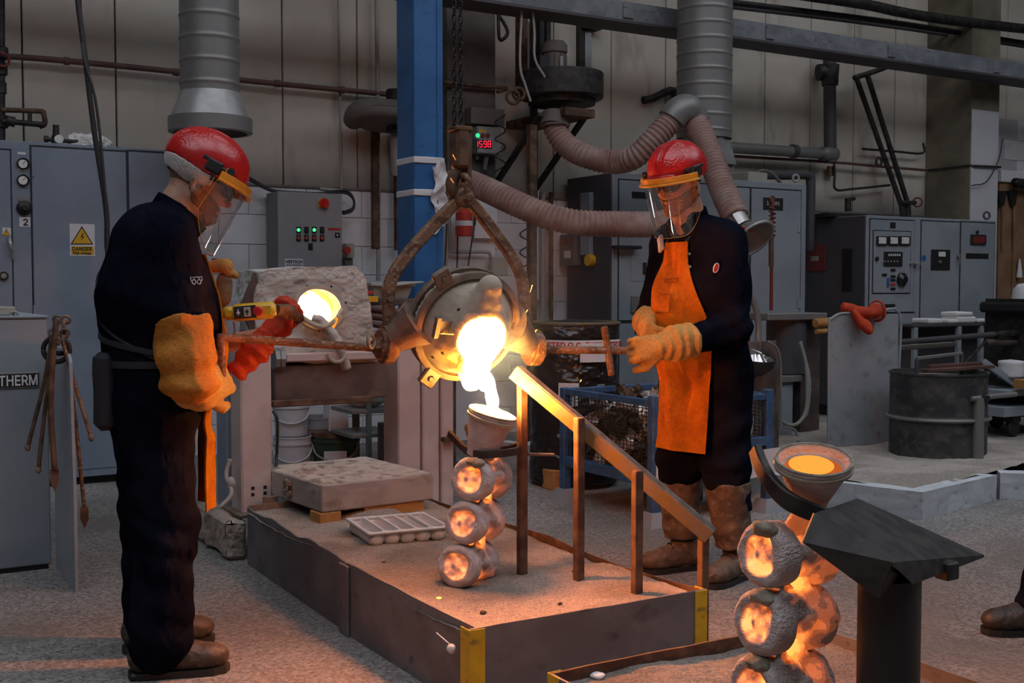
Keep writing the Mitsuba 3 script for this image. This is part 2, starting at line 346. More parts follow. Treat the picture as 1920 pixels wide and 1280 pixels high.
def navy_fn(p, n, uv):
    w = mikit.noise(p.x * 420, p.y * 420, p.z * 420); a = mikit.fbm(p.x * 9, p.y * 9, p.z * 9, 3)
    return mikit.mix((.004, .0045, .0095), (.0075, .0085, .0155), mikit.smoothstep(.3, .7, a)) * (.8 + .4 * w)
mat('navy', bump(pr(mikit.proc(navy_fn), .85, spec=.0, sheen=.0), lambda p, n, uv: mikit.fbm(p.x * 28, p.y * 28, p.z * 14, 3) * .016 + mikit.noise(p.x * 300, p.y * 300, p.z * 300) * .0006))
mat('navy_trim', pr((.012, .012, .018), .8))
def hide(c1, c2, c3):
    def fn(p, n, uv):
        a = mikit.fbm(p.x * 14, p.y * 14, p.z * 14, 4); g = mikit.noise(p.x * 260, p.y * 260, p.z * 260); d = mikit.fbm(p.x * 7 + 3, p.y * 7, p.z * 7, 4)
        return mikit.mix(mikit.mix(c1, c2, mikit.smoothstep(.3, .7, a)), c3, .8 * mikit.smoothstep(.55, .78, d)) * (.8 + .4 * g)
    return mikit.proc(fn)
lb = lambda p, n, uv: mikit.fbm(p.x * 26, p.y * 26, p.z * 26, 3) * .009 + mikit.noise(p.x * 300, p.y * 300, p.z * 300) * .0012
mat('apron', bump(pr(hide((.66, .165, .006), (.58, .125, .006), (.40, .085, .008)), .8, spec=.2), lb))
mat('gauntlet', bump(pr(hide((.40, .145, .018), (.34, .115, .015), (.16, .06, .015)), .75, spec=.25), lb))
mat('suede', bump(pr(hide((.58, .30, .085), (.50, .24, .07), (.30, .14, .05)), .9, spec=.15), lb))
mat('suede_dark', bump(pr(hide((.22, .15, .085), (.18, .12, .07), (.10, .07, .04)), .9, spec=.15), lb))
mat('red_leather', bump(pr(hide((.50, .055, .02), (.40, .045, .018), (.25, .03, .015)), .75, spec=.25), lb))
mat('brown_leather', bump(pr(mottled((.065, .042, .028), (.115, .078, .05), 16, c3=(.17, .13, .10), f3=26, t3=.62), .6), lb))
mat('skin', pr(mottled((.40, .215, .15), (.46, .25, .175), 25), .5, spec=.4))
mat('hair', pr((.17, .09, .055), .8))
mat('helmet', {'type': 'principled', 'base_color': {'type': 'rgb', 'value': [.42, .012, .012]}, 'roughness': .28, 'specular': .55, 'clearcoat': .5, 'clearcoat_gloss': .85})
mat('amber', {'type': 'principled', 'base_color': {'type': 'rgb', 'value': [.62, .27, .02]}, 'roughness': .2, 'specular': .6, 'clearcoat': .6})
mat('visor', {'type': 'thindielectric', 'int_ior': 1.75, 'specular_transmittance': {'type': 'rgb', 'value': [.94, .92, .90]}})
mat('lens', pr((.018, .012, .006), .12, spec=.7))
mat('white_band', pr((.50, .48, .47), .6))
def ribs(c): return pr(c, .65)
mat('hose', pr(mottled((.22, .13, .11), (.28, .175, .15), 8, c3=(.30, .235, .205), f3=5, t3=.55), .7))
mat('hose_dust', pr(mottled((.30, .22, .20), (.37, .29, .265), 6), .85))
mat('plastic_wrap', bump(pr((.018, .014, .013), .25, spec=.6), lambda p, n, uv: mikit.fbm(p.x * 9, p.y * 9, p.z * 14, 3) * .05))
mat('wood', pr(mottled((.19, .10, .05), (.25, .14, .075), 5), .7))
mat('boot_dark', bump(pr(mottled((.022, .017, .014), (.05, .038, .03), 18, c3=(.11, .085, .065), f3=26, t3=.62), .5), lambda p, n, uv: mikit.fbm(p.x * 60, p.y * 60, p.z * 60, 3) * .004))
mat('wood_offcut', pr(mottled((.36, .17, .05), (.44, .22, .07), 20), .8))
mat('dust_cloth', pr((.42, .37, .34), .9))
mat('foil', pr((.62, .60, .58), .22, .95))
mat('scrap', pr(mottled((.50, .47, .44), (.75, .72, .69), 30), .28, .6))
mat('scrap_dark', pr((.10, .085, .07), .5, .6))
mat('cable', pr((.025, .022, .022), .6))
mat('cable_grey', pr((.30, .29, .27), .6))
mat('dusty', pr((.135, .118, .105), .8))
mat('meter_face', pr((.62, .62, .60), .5))
mat('glasswool', pr((.66, .64, .62), .95))
mat('drum', pr(mottled((.045, .045, .048), (.085, .083, .082), 9, c3=(.13, .11, .095), f3=14, t3=.60), .5, .4))
mat('hot_black', pr((.01, .008, .007), .9))
mat('off', pr((0, 0, 0), 1.0))
# ---------------------------------------------------------------- the hall
WY = 8.3                                                    # the back wall's plane
struct('floor', TM([(-9, -7, 0), (17, -7, 0), (17, 9, 0), (-9, 9, 0)], [(0, 1, 2), (0, 2, 3)]), 'mat_floor', label='speckled worn concrete workshop floor')
struct('ceiling', boxc(-9, 17, -7, 9, 7.6, 7.7), 'mat_roof')
struct('wall_left', boxc(-9.1, -9, -7, 9, 0, 7.6), 'mat_dark_wall'); struct('wall_right', boxc(17, 17.1, -7, 9, 0, 7.6), 'mat_dark_wall')
struct('wall_front', boxc(-9, 17, -7.1, -7, 0, 7.6), 'mat_dark_wall')
wb = struct('wall_back', cat([boxc(-9, 17, WY + .03, WY + .2, 1.97, 7.6), boxc(-9, 17, WY + .03, WY + .2, 0, 1.97)]), 'mat_joint', label='cream panelled wall above white painted blockwork')
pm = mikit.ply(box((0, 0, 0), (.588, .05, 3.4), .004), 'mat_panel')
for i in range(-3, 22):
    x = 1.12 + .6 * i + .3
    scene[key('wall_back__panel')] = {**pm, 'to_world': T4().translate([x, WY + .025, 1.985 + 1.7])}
bm = {n: mikit.ply(box((0, 0, 0), (n * .45 - .006, .06, .2165), .003), 'mat_white_block') for n in (1, .5)}
for r in range(9):
    xs = 1.75 + (.225 if r % 2 else 0); x = xs
    while x < 12.6:
        scene[key('wall_back__block')] = {**bm[1], 'to_world': T4().translate([x + .225, WY + .03, .11 + .2205 * r])}
        x += .45
for r in range(9, 14):                                      # white blocks go higher on the far right
    for c in range(3):
        scene[key('wall_back__block')] = {**bm[1], 'to_world': T4().translate([11.45 + .45 * c + (.22 if r % 2 else 0), WY - .03, .11 + .2205 * r])}
add(key('wall_back__mortar'), cat([boxc(1.7, 10.5, WY + .01, WY + .04, 0, 1.98), boxc(10.4, 13, WY - .05, WY + .04, 0, 3.1)]), 'mat_block_joint')
add(key('wall_back__skirting_rail'), boxc(-3, 13, WY - .012, WY + .02, 1.972, 1.992), 'mat_dusty')
# grey bearing beam along the wall
YB = 7.42
zb0, zb1 = at_y(1365, 67, YB)[2], at_y(1365, 32, YB)[2]
bk = struct('beam', cat([boxc(-4, 16, YB, YB + .22, zb0, zb1, .006)]), 'mat_beam_grey', label='long grey steel beam high on the back wall')
for i in range(10): part(bk, 'splice_plate', boxc(.9 + 1.5 * i, 1.0 + 1.5 * i, YB - .015, YB + .005, zb0 + .02, zb1 - .02), 'mat_beam_grey')
part(bk, 'bottom_flange', boxc(-4, 16, YB - .03, YB + .25, zb0 - .025, zb0, .004), 'mat_cab_side')
# pilaster at the right
px0 = at_y(1735, 300, WY)[0]; pyf = at_x(1819, 300, px0)[1]; px1 = at_y(1872, 300, pyf)[0]
struct('pillar', boxc(px0, px1, pyf, WY, 0, 7.5), 'mat_pilaster', label='concrete pilaster with dark side and white painted foot')
# dark concrete pilaster behind the chain hoist
cx0, cx1 = at_y(838, 100, 8.05)[0], at_y(929, 100, 8.05)[0]
cp = struct('pillar', boxc(cx0, cx1, 8.05, WY, 2.02, zb1 + 3), 'mat_concrete_column', label='dark grimy concrete pilaster behind the chain')
part(cp, 'white_base', boxc(cx0 + .01, cx1, 8.06, WY, 0, 2.015), 'mat_white_block')
part(cp, 'ledge', slab(872, 206, 934, 236, 8.05, .10), 'mat_dusty')
# the blue stanchion
by = 7.1
bx0, bxm, bx1 = at_y(752, 300, by)[0], at_y(776, 300, by)[0], at_y(831, 300, by)[0]
st = thing('blue_steel_column', 'tall blue painted steel column wrapped with white tape behind the yoke', 'column')
part(st, 'front_flange', boxc(bxm, bx1, by, by + .018, 0, 7.5, .003), 'mat_blue_steel')
part(st, 'web', boxc((bxm + bx1) / 2 - .008, (bxm + bx1) / 2 + .008, by + .018, by + .25, 0, 7.5, .002), 'mat_blue_steel')
part(st, 'rear_flange', boxc(bxm, bx1, by + .25, by + .268, 0, 7.5, .003), 'mat_blue_steel')
part(st, 'side_cover', boxc(bxm - .001, bxm + .012, by + .02, by + .25, 0, 7.5, .002), 'mat_blue_steel')
part(st, 'corner_strip', cat([boxc(bx1 - .05, bx1 - .042, by - .008, by, 0, 7.5, .002), boxc(bxm, bxm + .008, by - .008, by, 0, 7.5, .002)]), 'mat_blue_steel')
part(st, 'base_plate', boxc(bxm - .08, bx1 + .08, by - .08, by + .35, 0, .02), 'mat_blue_steel')
for py in (300, 361):
    z = at_y(800, py, by)[2]
    part(st, 'tape_band', rough(boxc(bxm - .006, bx1 + .006, by - .012, by + .274, z - .022, z + .022, .004).subdivide().subdivide(), .004, 22, py), 'mat_white', True)
rz = at_y(821, 350, by)
rg = meshkit.noise
g = np.stack(np.meshgrid(np.linspace(-.05, .055, 16), np.linspace(-.30, .16, 40), indexing='ij'), -1).reshape(-1, 2)
dx = (meshkit.fbm(np.c_[g * 14, g[:, :1] * 0], 3) - .5); wv = V(*rz)
pts = np.c_[wv[0] + g[:, 0] * (1 - .35 * np.abs(g[:, 1]) / .3) + .02 * np.sin(g[:, 1] * 30), wv[1] - .035 + dx * .09, wv[2] + g[:, 1] + .03 * np.sin(g[:, 0] * 40)]
ii, jj = np.meshgrid(np.arange(15), np.arange(39), indexing='ij'); a = (ii * 40 + jj).ravel()
sh = TM(pts, np.vstack([np.c_[a, a + 40, a + 41], np.c_[a, a + 41, a + 1]]))
sh2 = TM(np.vstack([pts, pts + [0, .008, 0]]), np.vstack([sh.faces, sh.faces[:, ::-1] + len(pts)]))
one('white_rag', 'crumpled white rag taped to the edge of the blue column', 'rag', sh2, 'mat_white', True)
# ---------------------------------------------------------------- sand bed, front
SB = dict(x0=1.53, x1=2.39, y0=2.82, y1=4.92, z=.255)
def sandtop(x, y, base=.235, seed=3):
    p = np.stack([x, y, 0 * x], -1); return base + (meshkit.fbm(p * 2.2, 3, seed) - .5) * .045 + (meshkit.fbm(p * 14, 3, seed) - .5) * .012
def sandbed(name, label, x0, x1, y0, y1, base, seed, n=90, mat_='mat_sand'):
    xs, ys = np.linspace(x0, x1, n), np.linspace(y0, y1, int(n * (y1 - y0) / (x1 - x0)))
    X, Y = np.meshgrid(xs, ys, indexing='ij'); Z = sandtop(X, Y, base, seed); m = len(ys)
    top = np.c_[X.ravel(), Y.ravel(), Z.ravel()]; i, j = np.meshgrid(np.arange(n - 1), np.arange(m - 1), indexing='ij'); a = (i * m + j).ravel()
    f = np.vstack([np.c_[a, a + m, a + m + 1], np.c_[a, a + m + 1, a + 1]])
    k = key(name); add(k, TM(top, f), mat_, True); labels[k] = {'label': label, 'category': 'sand', 'kind': 'stuff'}; return k
bed = thing('sand_bed_box', 'low grey steel plate box with yellow corners that holds the casting sand', 'sand box')
def plate(a, b, z0, z1, th, seed, wav=.006):
    """upright steel plate from a to b on the ground plan, its top edge a little wavy"""
    a, b = V(*a), V(*b); n = 24; d = b - a; nn = V(-d[1], d[0]) / np.linalg.norm(d) * th
    t = np.linspace(0, 1, n); q = a + t[:, None] * d; zt = z1 + (meshkit.fbm(np.c_[t * 7, t * 0 + seed, t * 0], 2) - .5) * 2 * wav
    v = np.vstack([np.c_[q, 0 * t + z0], np.c_[q, zt], np.c_[q + nn, zt], np.c_[q + nn, 0 * t + z0]]); f = []
    for r in range(4):
        s = (r + 1) % 4; i = np.arange(n - 1); f += [np.c_[r * n + i, r * n + i + 1, s * n + i + 1], np.c_[r * n + i, s * n + i + 1, s * n + i]]
    f += [np.array([[0, n, 2 * n], [0, 2 * n, 3 * n]]), np.array([[n - 1, 3 * n - 1, 2 * n - 1], [n - 1, 4 * n - 1, 3 * n - 1]])]
    m = TM(v, np.vstack(f)); return m if m.volume > 0 else TM(v, m.faces[:, ::-1])
b = SB
ym = 3.80
part(bed, 'plate', plate((b['x0'], ym - .06), (b['x0'] + .02, b['y0']), 0, b['z'], .008, 1, .004), 'mat_grey_plate')
part(bed, 'plate', plate((b['x0'] + .02, b['y1']), (b['x0'] + .008, ym - .02), 0, b['z'], .008, 2, .012), 'mat_grey_plate')
part(bed, 'plate', plate((b['x0'], b['y0']), (b['x1'], b['y0']), 0, b['z'], .008, 3, .002), 'mat_grey_plate')
part(bed, 'plate', plate((b['x1'], b['y0']), (b['x1'] - .03, b['y1']), 0, b['z'] - .01, .006, 4, .014), 'mat_rust_dark', label='rusty far plate')
part(bed, 'plate', plate((b['x1'], b['y1']), (b['x0'] + .02, b['y1']), 0, b['z'], .006, 5, .006), 'mat_grey_plate')
part(bed, 'joint_strap', boxc(b['x0'] - .012, b['x0'] - .002, ym - .10, ym - .02, .0, b['z'] - .005, .002), 'mat_grey_plate')
cw = .058
part(bed, 'yellow_corner', cat([boxc(b['x0'] - .004, b['x0'] + cw * .8, b['y0'] - .004, b['y0'] - .001, 0, b['z'] - .002, .001), boxc(b['x0'] - .005, b['x0'] - .001, b['y0'] - .004, b['y0'] + cw * .9, 0, b['z'] - .002, .001)]), 'mat_yellow_paint')
part(bed, 'yellow_corner', cat([boxc(b['x1'] - .045, b['x1'] + .004, b['y0'] - .004, b['y0'] - .001, 0, b['z'] - .002, .001), boxc(b['x1'] + .001, b['x1'] + .005, b['y0'] - .004, b['y0'] + cw, 0, b['z'] - .002, .001)]), 'mat_yellow_paint')
part(bed, 'bent_flange', cat([prism(Polygon([(0, 0), (.24, .03), (.23, .005)]), .03, (b['x0'] + .02, b['y1'] - .02, b['z'] - .02)), boxc(b['x0'] + .1, b['x0'] + .17, b['y1'] + .02, b['y1'] + .03, .2, .29)]), 'mat_steel_scale')
q = at_x(853, 1215, b['x0'])
part(bed, 'catch', cat([rough(ellm(q + [-.012, 0, 0], (.012, .018, .014), 2), .006, 60), cyl(q + [-.012, 0, .01], q + [-.03, .06, .035], .002)]), 'mat_white')
sandbed('sand', 'pale foundry sand filling the steel box under the pour', b['x0'] + .009, b['x1'] - .02, b['y0'] + .002, b['y1'] - .01, .232, 3)
e = at_z(823, 1111, .24)
emb = one('ember', 'small glowing splash of metal on the sand near the box corner', 'ember', ellm((e[0], e[1], float(sandtop(e[0], e[1], .232)) + .001), (.009, .009, .003), 2), 'mat_off', True)
scene[emb]['emitter'] = glow((5, 1.6, .2), .05)
e = at_z(800, 1134, .24)
emb = one('ember', 'tiny fading ember beside the larger one on the sand', 'ember', ellm((e[0], e[1], float(sandtop(e[0], e[1], .232)) + .001), (.005, .005, .002), 2), 'mat_off', True)
scene[emb]['emitter'] = glow((1.2, .35, .05), .02)
for i, (x, y, s, lab) in enumerate([(1.70, 3.05, .011, 'largest dark crumb on the sand near the front yellow corner'), (1.95, 3.0, .008, 'small dark crumb on the sand midway along the front edge'), (1.68, 3.75, .008, 'dark crumb on the sand just in front of the white tray'), (2.2, 3.3, .007, 'dark crumb on the sand between the rail posts')]):
    one('sand_crumb', lab, 'crumb', rough(ellm((x, y, float(sandtop(V(x), V(y), .232)[0]) + s * .3), (s, s * .8, s * .6), 1), s * .3, 80, i), 'mat_rust_dark', group='crumbs on the sand')
# second sand bed, bottom right
z2 = .225; c0 = at_z(1030, 1262, z2); B2 = dict(x0=c0[0], y1=c0[1], x1=2.475, y0=c0[1] - 1.35)
bed2 = thing('sand_bed_box', 'second sand box in the right foreground with a rusty steel rim', 'sand box')
part(bed2, 'plate', plate((B2['x1'], B2['y1']), (B2['x0'], B2['y1']), 0, z2, .008, 7, .004), 'mat_rust_dark')
part(bed2, 'plate', plate((B2['x0'], B2['y1']), (B2['x0'], B2['y0']), 0, z2, .008, 8, .004), 'mat_grey_plate')
part(bed2, 'plate', plate((B2['x0'], B2['y0']), (B2['x1'], B2['y0']), 0, z2, .008, 9, .004), 'mat_grey_plate')
part(bed2, 'plate', plate((B2['x1'], B2['y0']), (B2['x1'], B2['y1']), 0, z2, .008, 10, .004), 'mat_grey_plate')
part(bed2, 'yellow_corner', cat([boxc(B2['x0'] - .004, B2['x0'] - .001, B2['y1'] - .05, B2['y1'] + .003, 0, z2 + .002, .001), boxc(B2['x0'] - .004, B2['x0'] + .04, B2['y1'] + .002, B2['y1'] + .005, 0, z2 + .002, .001)]), 'mat_yellow_paint')
sandbed('sand', 'grey sand inside the second box around the nearer mould', B2['x0'] + .009, B2['x1'] - .01, B2['y0'] + .01, B2['y1'] - .01, .195, 11, mat_='mat_sand_grey')
for i, (px, py) in enumerate([(1120, 1268), (1385, 1262), (1250, 1232)]):
    p = at_z(px, py, .2); s = (.022, .012, .014)[i]
    one('sand_crumb', ('white shell fragment at the near left of the second sand box', 'dark crumb beside the nearer mould in the second sand box', 'pinkish shell fragment at the back of the second sand box')[i], 'crumb', rough(ellm((p[0], p[1], float(sandtop(V(p[0]), V(p[1]), .195, 11)[0]) + s * .2), (s, s * .8, s * .4), 2), s * .3, 50, i), ('mat_white', 'mat_rust_dark', 'mat_shell')[i], group='fragments in the second sand box')

# ---------------------------------------------------------------- shell moulds
def mould(label_, base, lean, cups, s=1.0, hot=1.0, ringn=3, seed=0, yawdeg=0.0, cup_r=.078, pitch=.147, cup_b=1.0):
    """a ceramic shell tree: a pouring cup on a runner with stacked wheel-like castings. base: foot on the sand"""
    t = thing('shell_mould', label_, 'casting mould')
    U = unit(V(*lean)); base = V(*base)
    f = -Fh * math.cos(math.radians(yawdeg)) - Rt * math.sin(math.radians(yawdeg))   # the open face looks this way
    f = unit(f - U * (f @ U)); sd = np.cross(f, U)
    Rm = np.stack([f, sd, U], 1)
    rings = [base + U * (.072 + pitch * k) * s for k in range(ringn)]
    rng2 = np.random.default_rng(seed)
    for k, c in enumerate(rings):
        off = V(.06, 0, 0) * s
        R0 = .072 * s
        def fn(p):
            q = (p - c) @ Rm / s
            face = sd_cone(q, (.060, 0, 0), (.060, 0, 0), .0, .0)
            # front wheel: rounded disc with a dished hole
            rr = np.linalg.norm(q[..., 1:], axis=-1)
            a = np.stack([rr - .058, np.abs(q[..., 0] - .045) - .018], -1)
            disc = np.minimum(a.max(-1), 0) + np.linalg.norm(np.maximum(a, 0), axis=-1) - .0145
            dish = sd_cone(q, (.048, 0, .004), (.14, 0, .004), .0425, .046) - .003 * np.sin(3 * np.arctan2(q[..., 2], q[..., 1]) + k)
            hub = sd_cone(q, (.03, 0, 0), (-.10, 0, 0), .044, .046)
            a = np.stack([rr - .050, np.abs(q[..., 0] + .085) - .014], -1)
            back = np.minimum(a.max(-1), 0) + np.linalg.norm(np.maximum(a, 0), axis=-1) - .024
            boss = sd_cone(q, (-.02, -.03, -.01), (-.02, -.062, .02), .022, .018)
            run = sd_cone(q, (-.035, -.012, -.02), (-.035, -.012, pitch if k < ringn - 1 else .10), .026, .024)
            horn = np.maximum(sd_cone(q, (.0, -.04, .045), (.03, -.05, .075), .026, .02), -(sd_cone(q, (.0, -.04, .05), (.06, -.066, .11), .012, .016)))
            v = smin(.028, smin(.03, smax(.010, disc, -dish), hub), back, boss, run)
            v = smin(.012, v, horn) if k < 2 else v
            g = p * 26 + seed; n1 = meshkit.fbm(g, 3, seed) - .5
            return (v + n1 * .009) * s
        L = .165 * s; h = .0055 * s
        m = nets(fn, span(c[0] - L, c[0] + L, h), span(c[1] - L, c[1] + L, h), span(c[2] - .10 * s, c[2] + (.105 if k < ringn - 1 else .10) * s, h))
        v = np.asarray(m.vertices); q = (v - c) @ Rm / s; rr = np.linalg.norm(q[:, 1:], axis=1)
        nz = meshkit.fbm(v * 60 + 9, 3, seed + 1) - .5; nb = meshkit.fbm(v * 24, 2, seed + 4) - .5
        # heat: the dish, the neck between wheel and hub, the gaps above and below the wheel
        dsh = np.clip((.0485 - rr) / .006, 0, 1) * (q[:, 0] > .008) * (.62 + 1.3 * nz + 1.1 * nb + .25 * np.clip(-q[:, 2] / .04, 0, 1))
        dsh -= 1.2 * np.exp(-((q[:, 1] - .012)**2 + (q[:, 2] + .003)**2) / .00004) 
        neck = np.clip((.066 - rr) / .018, 0, 1) * np.clip(1.25 - np.abs(q[:, 0] + .022) / .058, 0, 1) * 1.35 + .5 * nb
        gap = np.clip((np.abs(q[:, 2]) - .045) / .03, 0, 1) * np.clip(1 - np.abs(q[:, 0] + .015) / .07, 0, 1) * 1.3 + .9 * nz - .1
        lobe = (.62 if hot > 1 else .30) * np.clip(1.2 - np.abs(q[:, 0] + .055) / .075, 0, 1) * np.clip(1.25 - rr / .085, 0, 1)**.5 + .7 * nb + .3 * nz
        heat = np.maximum(np.maximum(np.maximum(dsh * 1.15, neck), gap), lobe * (q[:, 0] < .005)) * hot
        fh = heat[m.faces].mean(1); bins = np.digitize(fh, [.22, .38, .54, .70, .86, 1.04])
        rk = key(t + '__wheel_casting'); lv = [None, (.12, .022, .005), (.30, .055, .010), (.58, .11, .018), (.90, .20, .030), (1.15, .34, .055), (1.5, .55, .10)]
        first = True
        for bn in range(7):
            fs = m.faces[bins == bn]
            if len(fs) < 4: continue
            u, inv = np.unique(fs, return_inverse=True); n0 = np.asarray(m.vertex_normals)[u]
            sub = TM(v[u], inv.reshape(-1, 3))
            if bn == 0: add(rk, sub, 'mat_shell', True)
            else:
                kk = key(rk + '__glowing_zone'); labels[kk] = {'kind': 'stuff'}; add(kk, sub, 'mat_shell', True, emitter=glow(lv[bn], .02))
        if k == ringn - 1 or hot > 1.0:       # dirty refractory patch at the top lip of the wheel
            pc = c + Rm @ (V(.073, -.010, .060) * s); part(t, 'patch', rough(ellm(pc, (.022 * s, .034 * s, .017 * s), 3, Rm), .008, 45, seed + k), 'mat_shell_dirty', True)
    # the cup
    c0 = cups[0]; A = unit(cups[1] - cups[0]); s = np.linalg.norm(cups[1] - cups[0]) / .158
    prof = [(.030 * cup_b, -.02), (.031 * cup_b, .0), (.034 * cup_b, .02), (.031 * cup_b * .45 + cup_r * .55, .085), (cup_r - .004, .138), (cup_r + .002, .148), (cup_r + .002, .156), (cup_r - .003, .160), (cup_r - .010, .157), (cup_r - .018, .135), (.05, .10), (.0, .095)]
    ck = part(t, 'pouring_cup', rough(lathe([(r * s, z * s) for r, z in prof], c0, A, 56), .0018 * s, 50, seed), 'mat_shell', True)
    part(ck, 'rim', torus(c0 + A * .158 * s, A, (cup_r - .002) * s, .0055 * s, 40, 8), 'mat_shell_dirty', True)
    part(ck, 'white_band', lathe([((cup_r - .008) * s, .126 * s), ((cup_r + .002) * s, .130 * s), ((cup_r + .005) * s, .140 * s), (cup_r * s, .144 * s)], c0, A, 40), 'mat_ceramic', True)
    part(t, 'neck', cyl(rings[-1] + U * .02, c0 + A * .01, .036 * s, .031 * s, 24), 'mat_shell', True, emitter=glow((.30, .055, .008), .02))
    return t, c0, A, rings, s
mb = at_z(876, 1092, .23) + V(0, .03, 0)
mb[2] = .216
U1 = unit(Zu + Rt * .155 + Fh * .03)
r3 = mb + U1 * (.072 + .147 * 2); Dc = r3 @ Fh
m1, cup1, ax1, rg1, cs1 = mould('pale shell mould under the pour, three glowing wheels stacked on the sand', mb, U1, (at_d(903, 846, Dc), at_d(924, 774, Dc - .012)), 1.0, 1.0, 3, 5, 26.0, cup_b=1.8, cup_r=.093)
mb2 = at_d(1452, 1345, 2.60)
U2 = unit(Zu + Rt * .055 + Fh * .03); D2 = (mb2 + U2 * .37) @ Fh
m2, cup2, ax2, rg2, cs2 = mould('larger looking glowing shell mould in the right foreground beside the black shield', mb2, U2, (at_d(1520, 948, D2), at_d(1526, 861, D2 - .035)), 1.04, 1.12, 3, 21, 57.0, .115, cup_b=1.5)
# skin of cooling steel in the near cup
k = part(m2 + '__pouring_cup', 'cooling_metal', lathe([(.091 * cs2, .128 * cs2), (.07 * cs2, .127 * cs2), (0, .128 * cs2)], cup2, ax2, 40), 'mat_off', True, emitter=glow((.50, .095, .010), .05))
part(m2 + '__pouring_cup', 'bright_melt', lathe([(.068 * cs2, .1288 * cs2), (0, .1305 * cs2)], cup2 + (Fh - ax2 * (Fh @ ax2)) * .018, ax2, 30), 'mat_off', True, emitter=glow((1.25, .42, .045), .05))
part(m2 + '__pouring_cup', 'hot_lining', lathe([(.104 * cs2, .156 * cs2), (.092 * cs2, .128 * cs2)], cup2, ax2, 40), 'mat_shell', True, emitter=glow((.20, .04, .006), .02))
# the cup being filled
k = part(m1 + '__pouring_cup', 'molten_metal', lathe([(.083 * cs1, .148 * cs1), (.06 * cs1, .151 * cs1), (0, .155 * cs1)], cup1, ax1, 40), 'mat_off', True, emitter=glow(MELT * .6, .5))
# ---------------------------------------------------------------- the pouring ladle on its hoist
LY = 3.56
LC = at_y(868, 640, LY)                                     # bowl centre
tl, tr_ = at_y(725, 646, LY), at_y(1000, 652, LY)
AX = unit(tr_ - tl)                                         # trunnion axis, close to world x
Am = unit(V(.06, -math.cos(math.radians(20)), -math.sin(math.radians(20)))); Am = unit(Am - AX * (Am @ AX))   # the mouth looks this way
Sd = np.cross(Am, AX)                                       # across the mouth (up/down when seen from the camera)
if Sd[2] < 0: Sd = -Sd
LR = np.stack([AX, Sd, Am], 1)
MC = at_y(902, 634, LY - .21)                               # centre of the mouth
BC = MC - Am * .125
lad = thing('ladle', 'round steel pouring ladle with a pale ceramic lip, tipped between two men and glowing inside', 'ladle')
R0 = .188
part(lad, 'shell', lathe([(0, -.17), (.10, -.165), (.155, -.12), (R0 - .006, -.02), (R0, .0), (R0, .025), (R0 - .01, .03)], BC, Am, 64), 'mat_steel_scale', 40)
part(lad, 'rim_ring', lathe([(R0 - .01, .012), (R0 + .010, .012), (R0 + .012, .016), (R0 + .012, .026), (R0 + .008, .030), (R0 - .01, .034)], BC, Am, 64), 'mat_steel_scale', 40)
part(lad, 'rear_ring', lathe([(R0 - .02, -.035), (R0 + .012, -.035), (R0 + .012, -.015), (R0 - .01, -.015)], BC, Am, 64), 'mat_steel_scale', 40)
for a in (128, 240):
    d = LR @ V(math.cos(math.radians(a)), math.sin(math.radians(a)), 0); o = BC + d * (R0 + .028) + Am * .024
    Rl = np.stack([np.cross(d, Am), Am, d], 1)
    lg = part(lad, 'clamp_lug', cut(box(o, (.062, .022, .062), .004, Rl), cyl(o - Am * .05, o + Am * .05, .011, n=14)), 'mat_steel_scale')
    part(lg, 'bolt', cyl(o + Am * .008, o + Am * .018, .008, n=6), 'mat_steel_scale')
# ceramic cover: a shallow cone with a spout at the bottom and its twin at the top, round mouth in the middle
MR = .081
def cover_fn(p):
    q = (p - MC) @ LR                                       # x along trunnion, y across, z out of the mouth
    rr = np.linalg.norm(q[..., :2], axis=-1)
    cone = np.maximum(np.maximum(rr - (.095 + (-q[..., 2]) * .74), q[..., 2] - .004), -.135 - q[..., 2]) * .8
    def lip(sy):
        a = sd_cone(q, (0, sy * .055, -.05), (0, sy * (.150 if sy < 0 else .178), .004 if sy < 0 else -.012), .084, .040)
        return a
    v = smin(.03, cone, lip(-1), lip(1))
    hole = sd_cone(q, (0, 0, -.03), (0, 0, .25), MR, MR + .002)
    def trough(sy): return sd_cone(q, (0, sy * .03, .03), (0, sy * .21, .062), .056, .040)
    v = smax(.008, v, -hole); v = smax(.010, v, -trough(-1))
    return v + (meshkit.fbm(p * 30, 3, 4) - .5) * .006
g = [span(MC[k] - .26, MC[k] + .26, .0068) for k in range(3)]
cm = nets(cover_fn, *g)
v = np.asarray(cm.vertices); q = (v - MC) @ LR; rr = np.hypot(q[:, 0], q[:, 1])
nz = meshkit.fbm(v * 40, 3, 2) - .5
ang = np.arctan2(q[:, 1], q[:, 0])
heat = np.exp(-np.clip(rr - MR, 0, 1) / .016) * 1.1
low = np.exp(-((q[:, 0] - .01) / (.060 + .05 * np.clip(-q[:, 1], 0, .2) / .2))**2) * np.clip((-q[:, 1] - .02) / .05, 0, 1) * 1.45 * np.clip((q[:, 2] + .115) / .07, 0, 1)
left = .75 * np.exp(-((q[:, 0] + .075)**2 + (q[:, 1] + .085)**2) / .0040)
heat = np.maximum(np.maximum(heat, low), left) + .45 * nz * (rr < .21)
heat *= np.clip((q[:, 2] + .14) / .07, 0, 1)
fh = heat[cm.faces].mean(1); bins = np.digitize(fh, [.30, .44, .58, .72, .86, 1.0])
lv = [None, (.18, .040, .004), (.5, .13, .010), (1.0, .34, .02), (2.4, .95, .07), (9, 3.6, .45), (60, 22, 4.5)]
ck = key(lad + '__ceramic_lip')
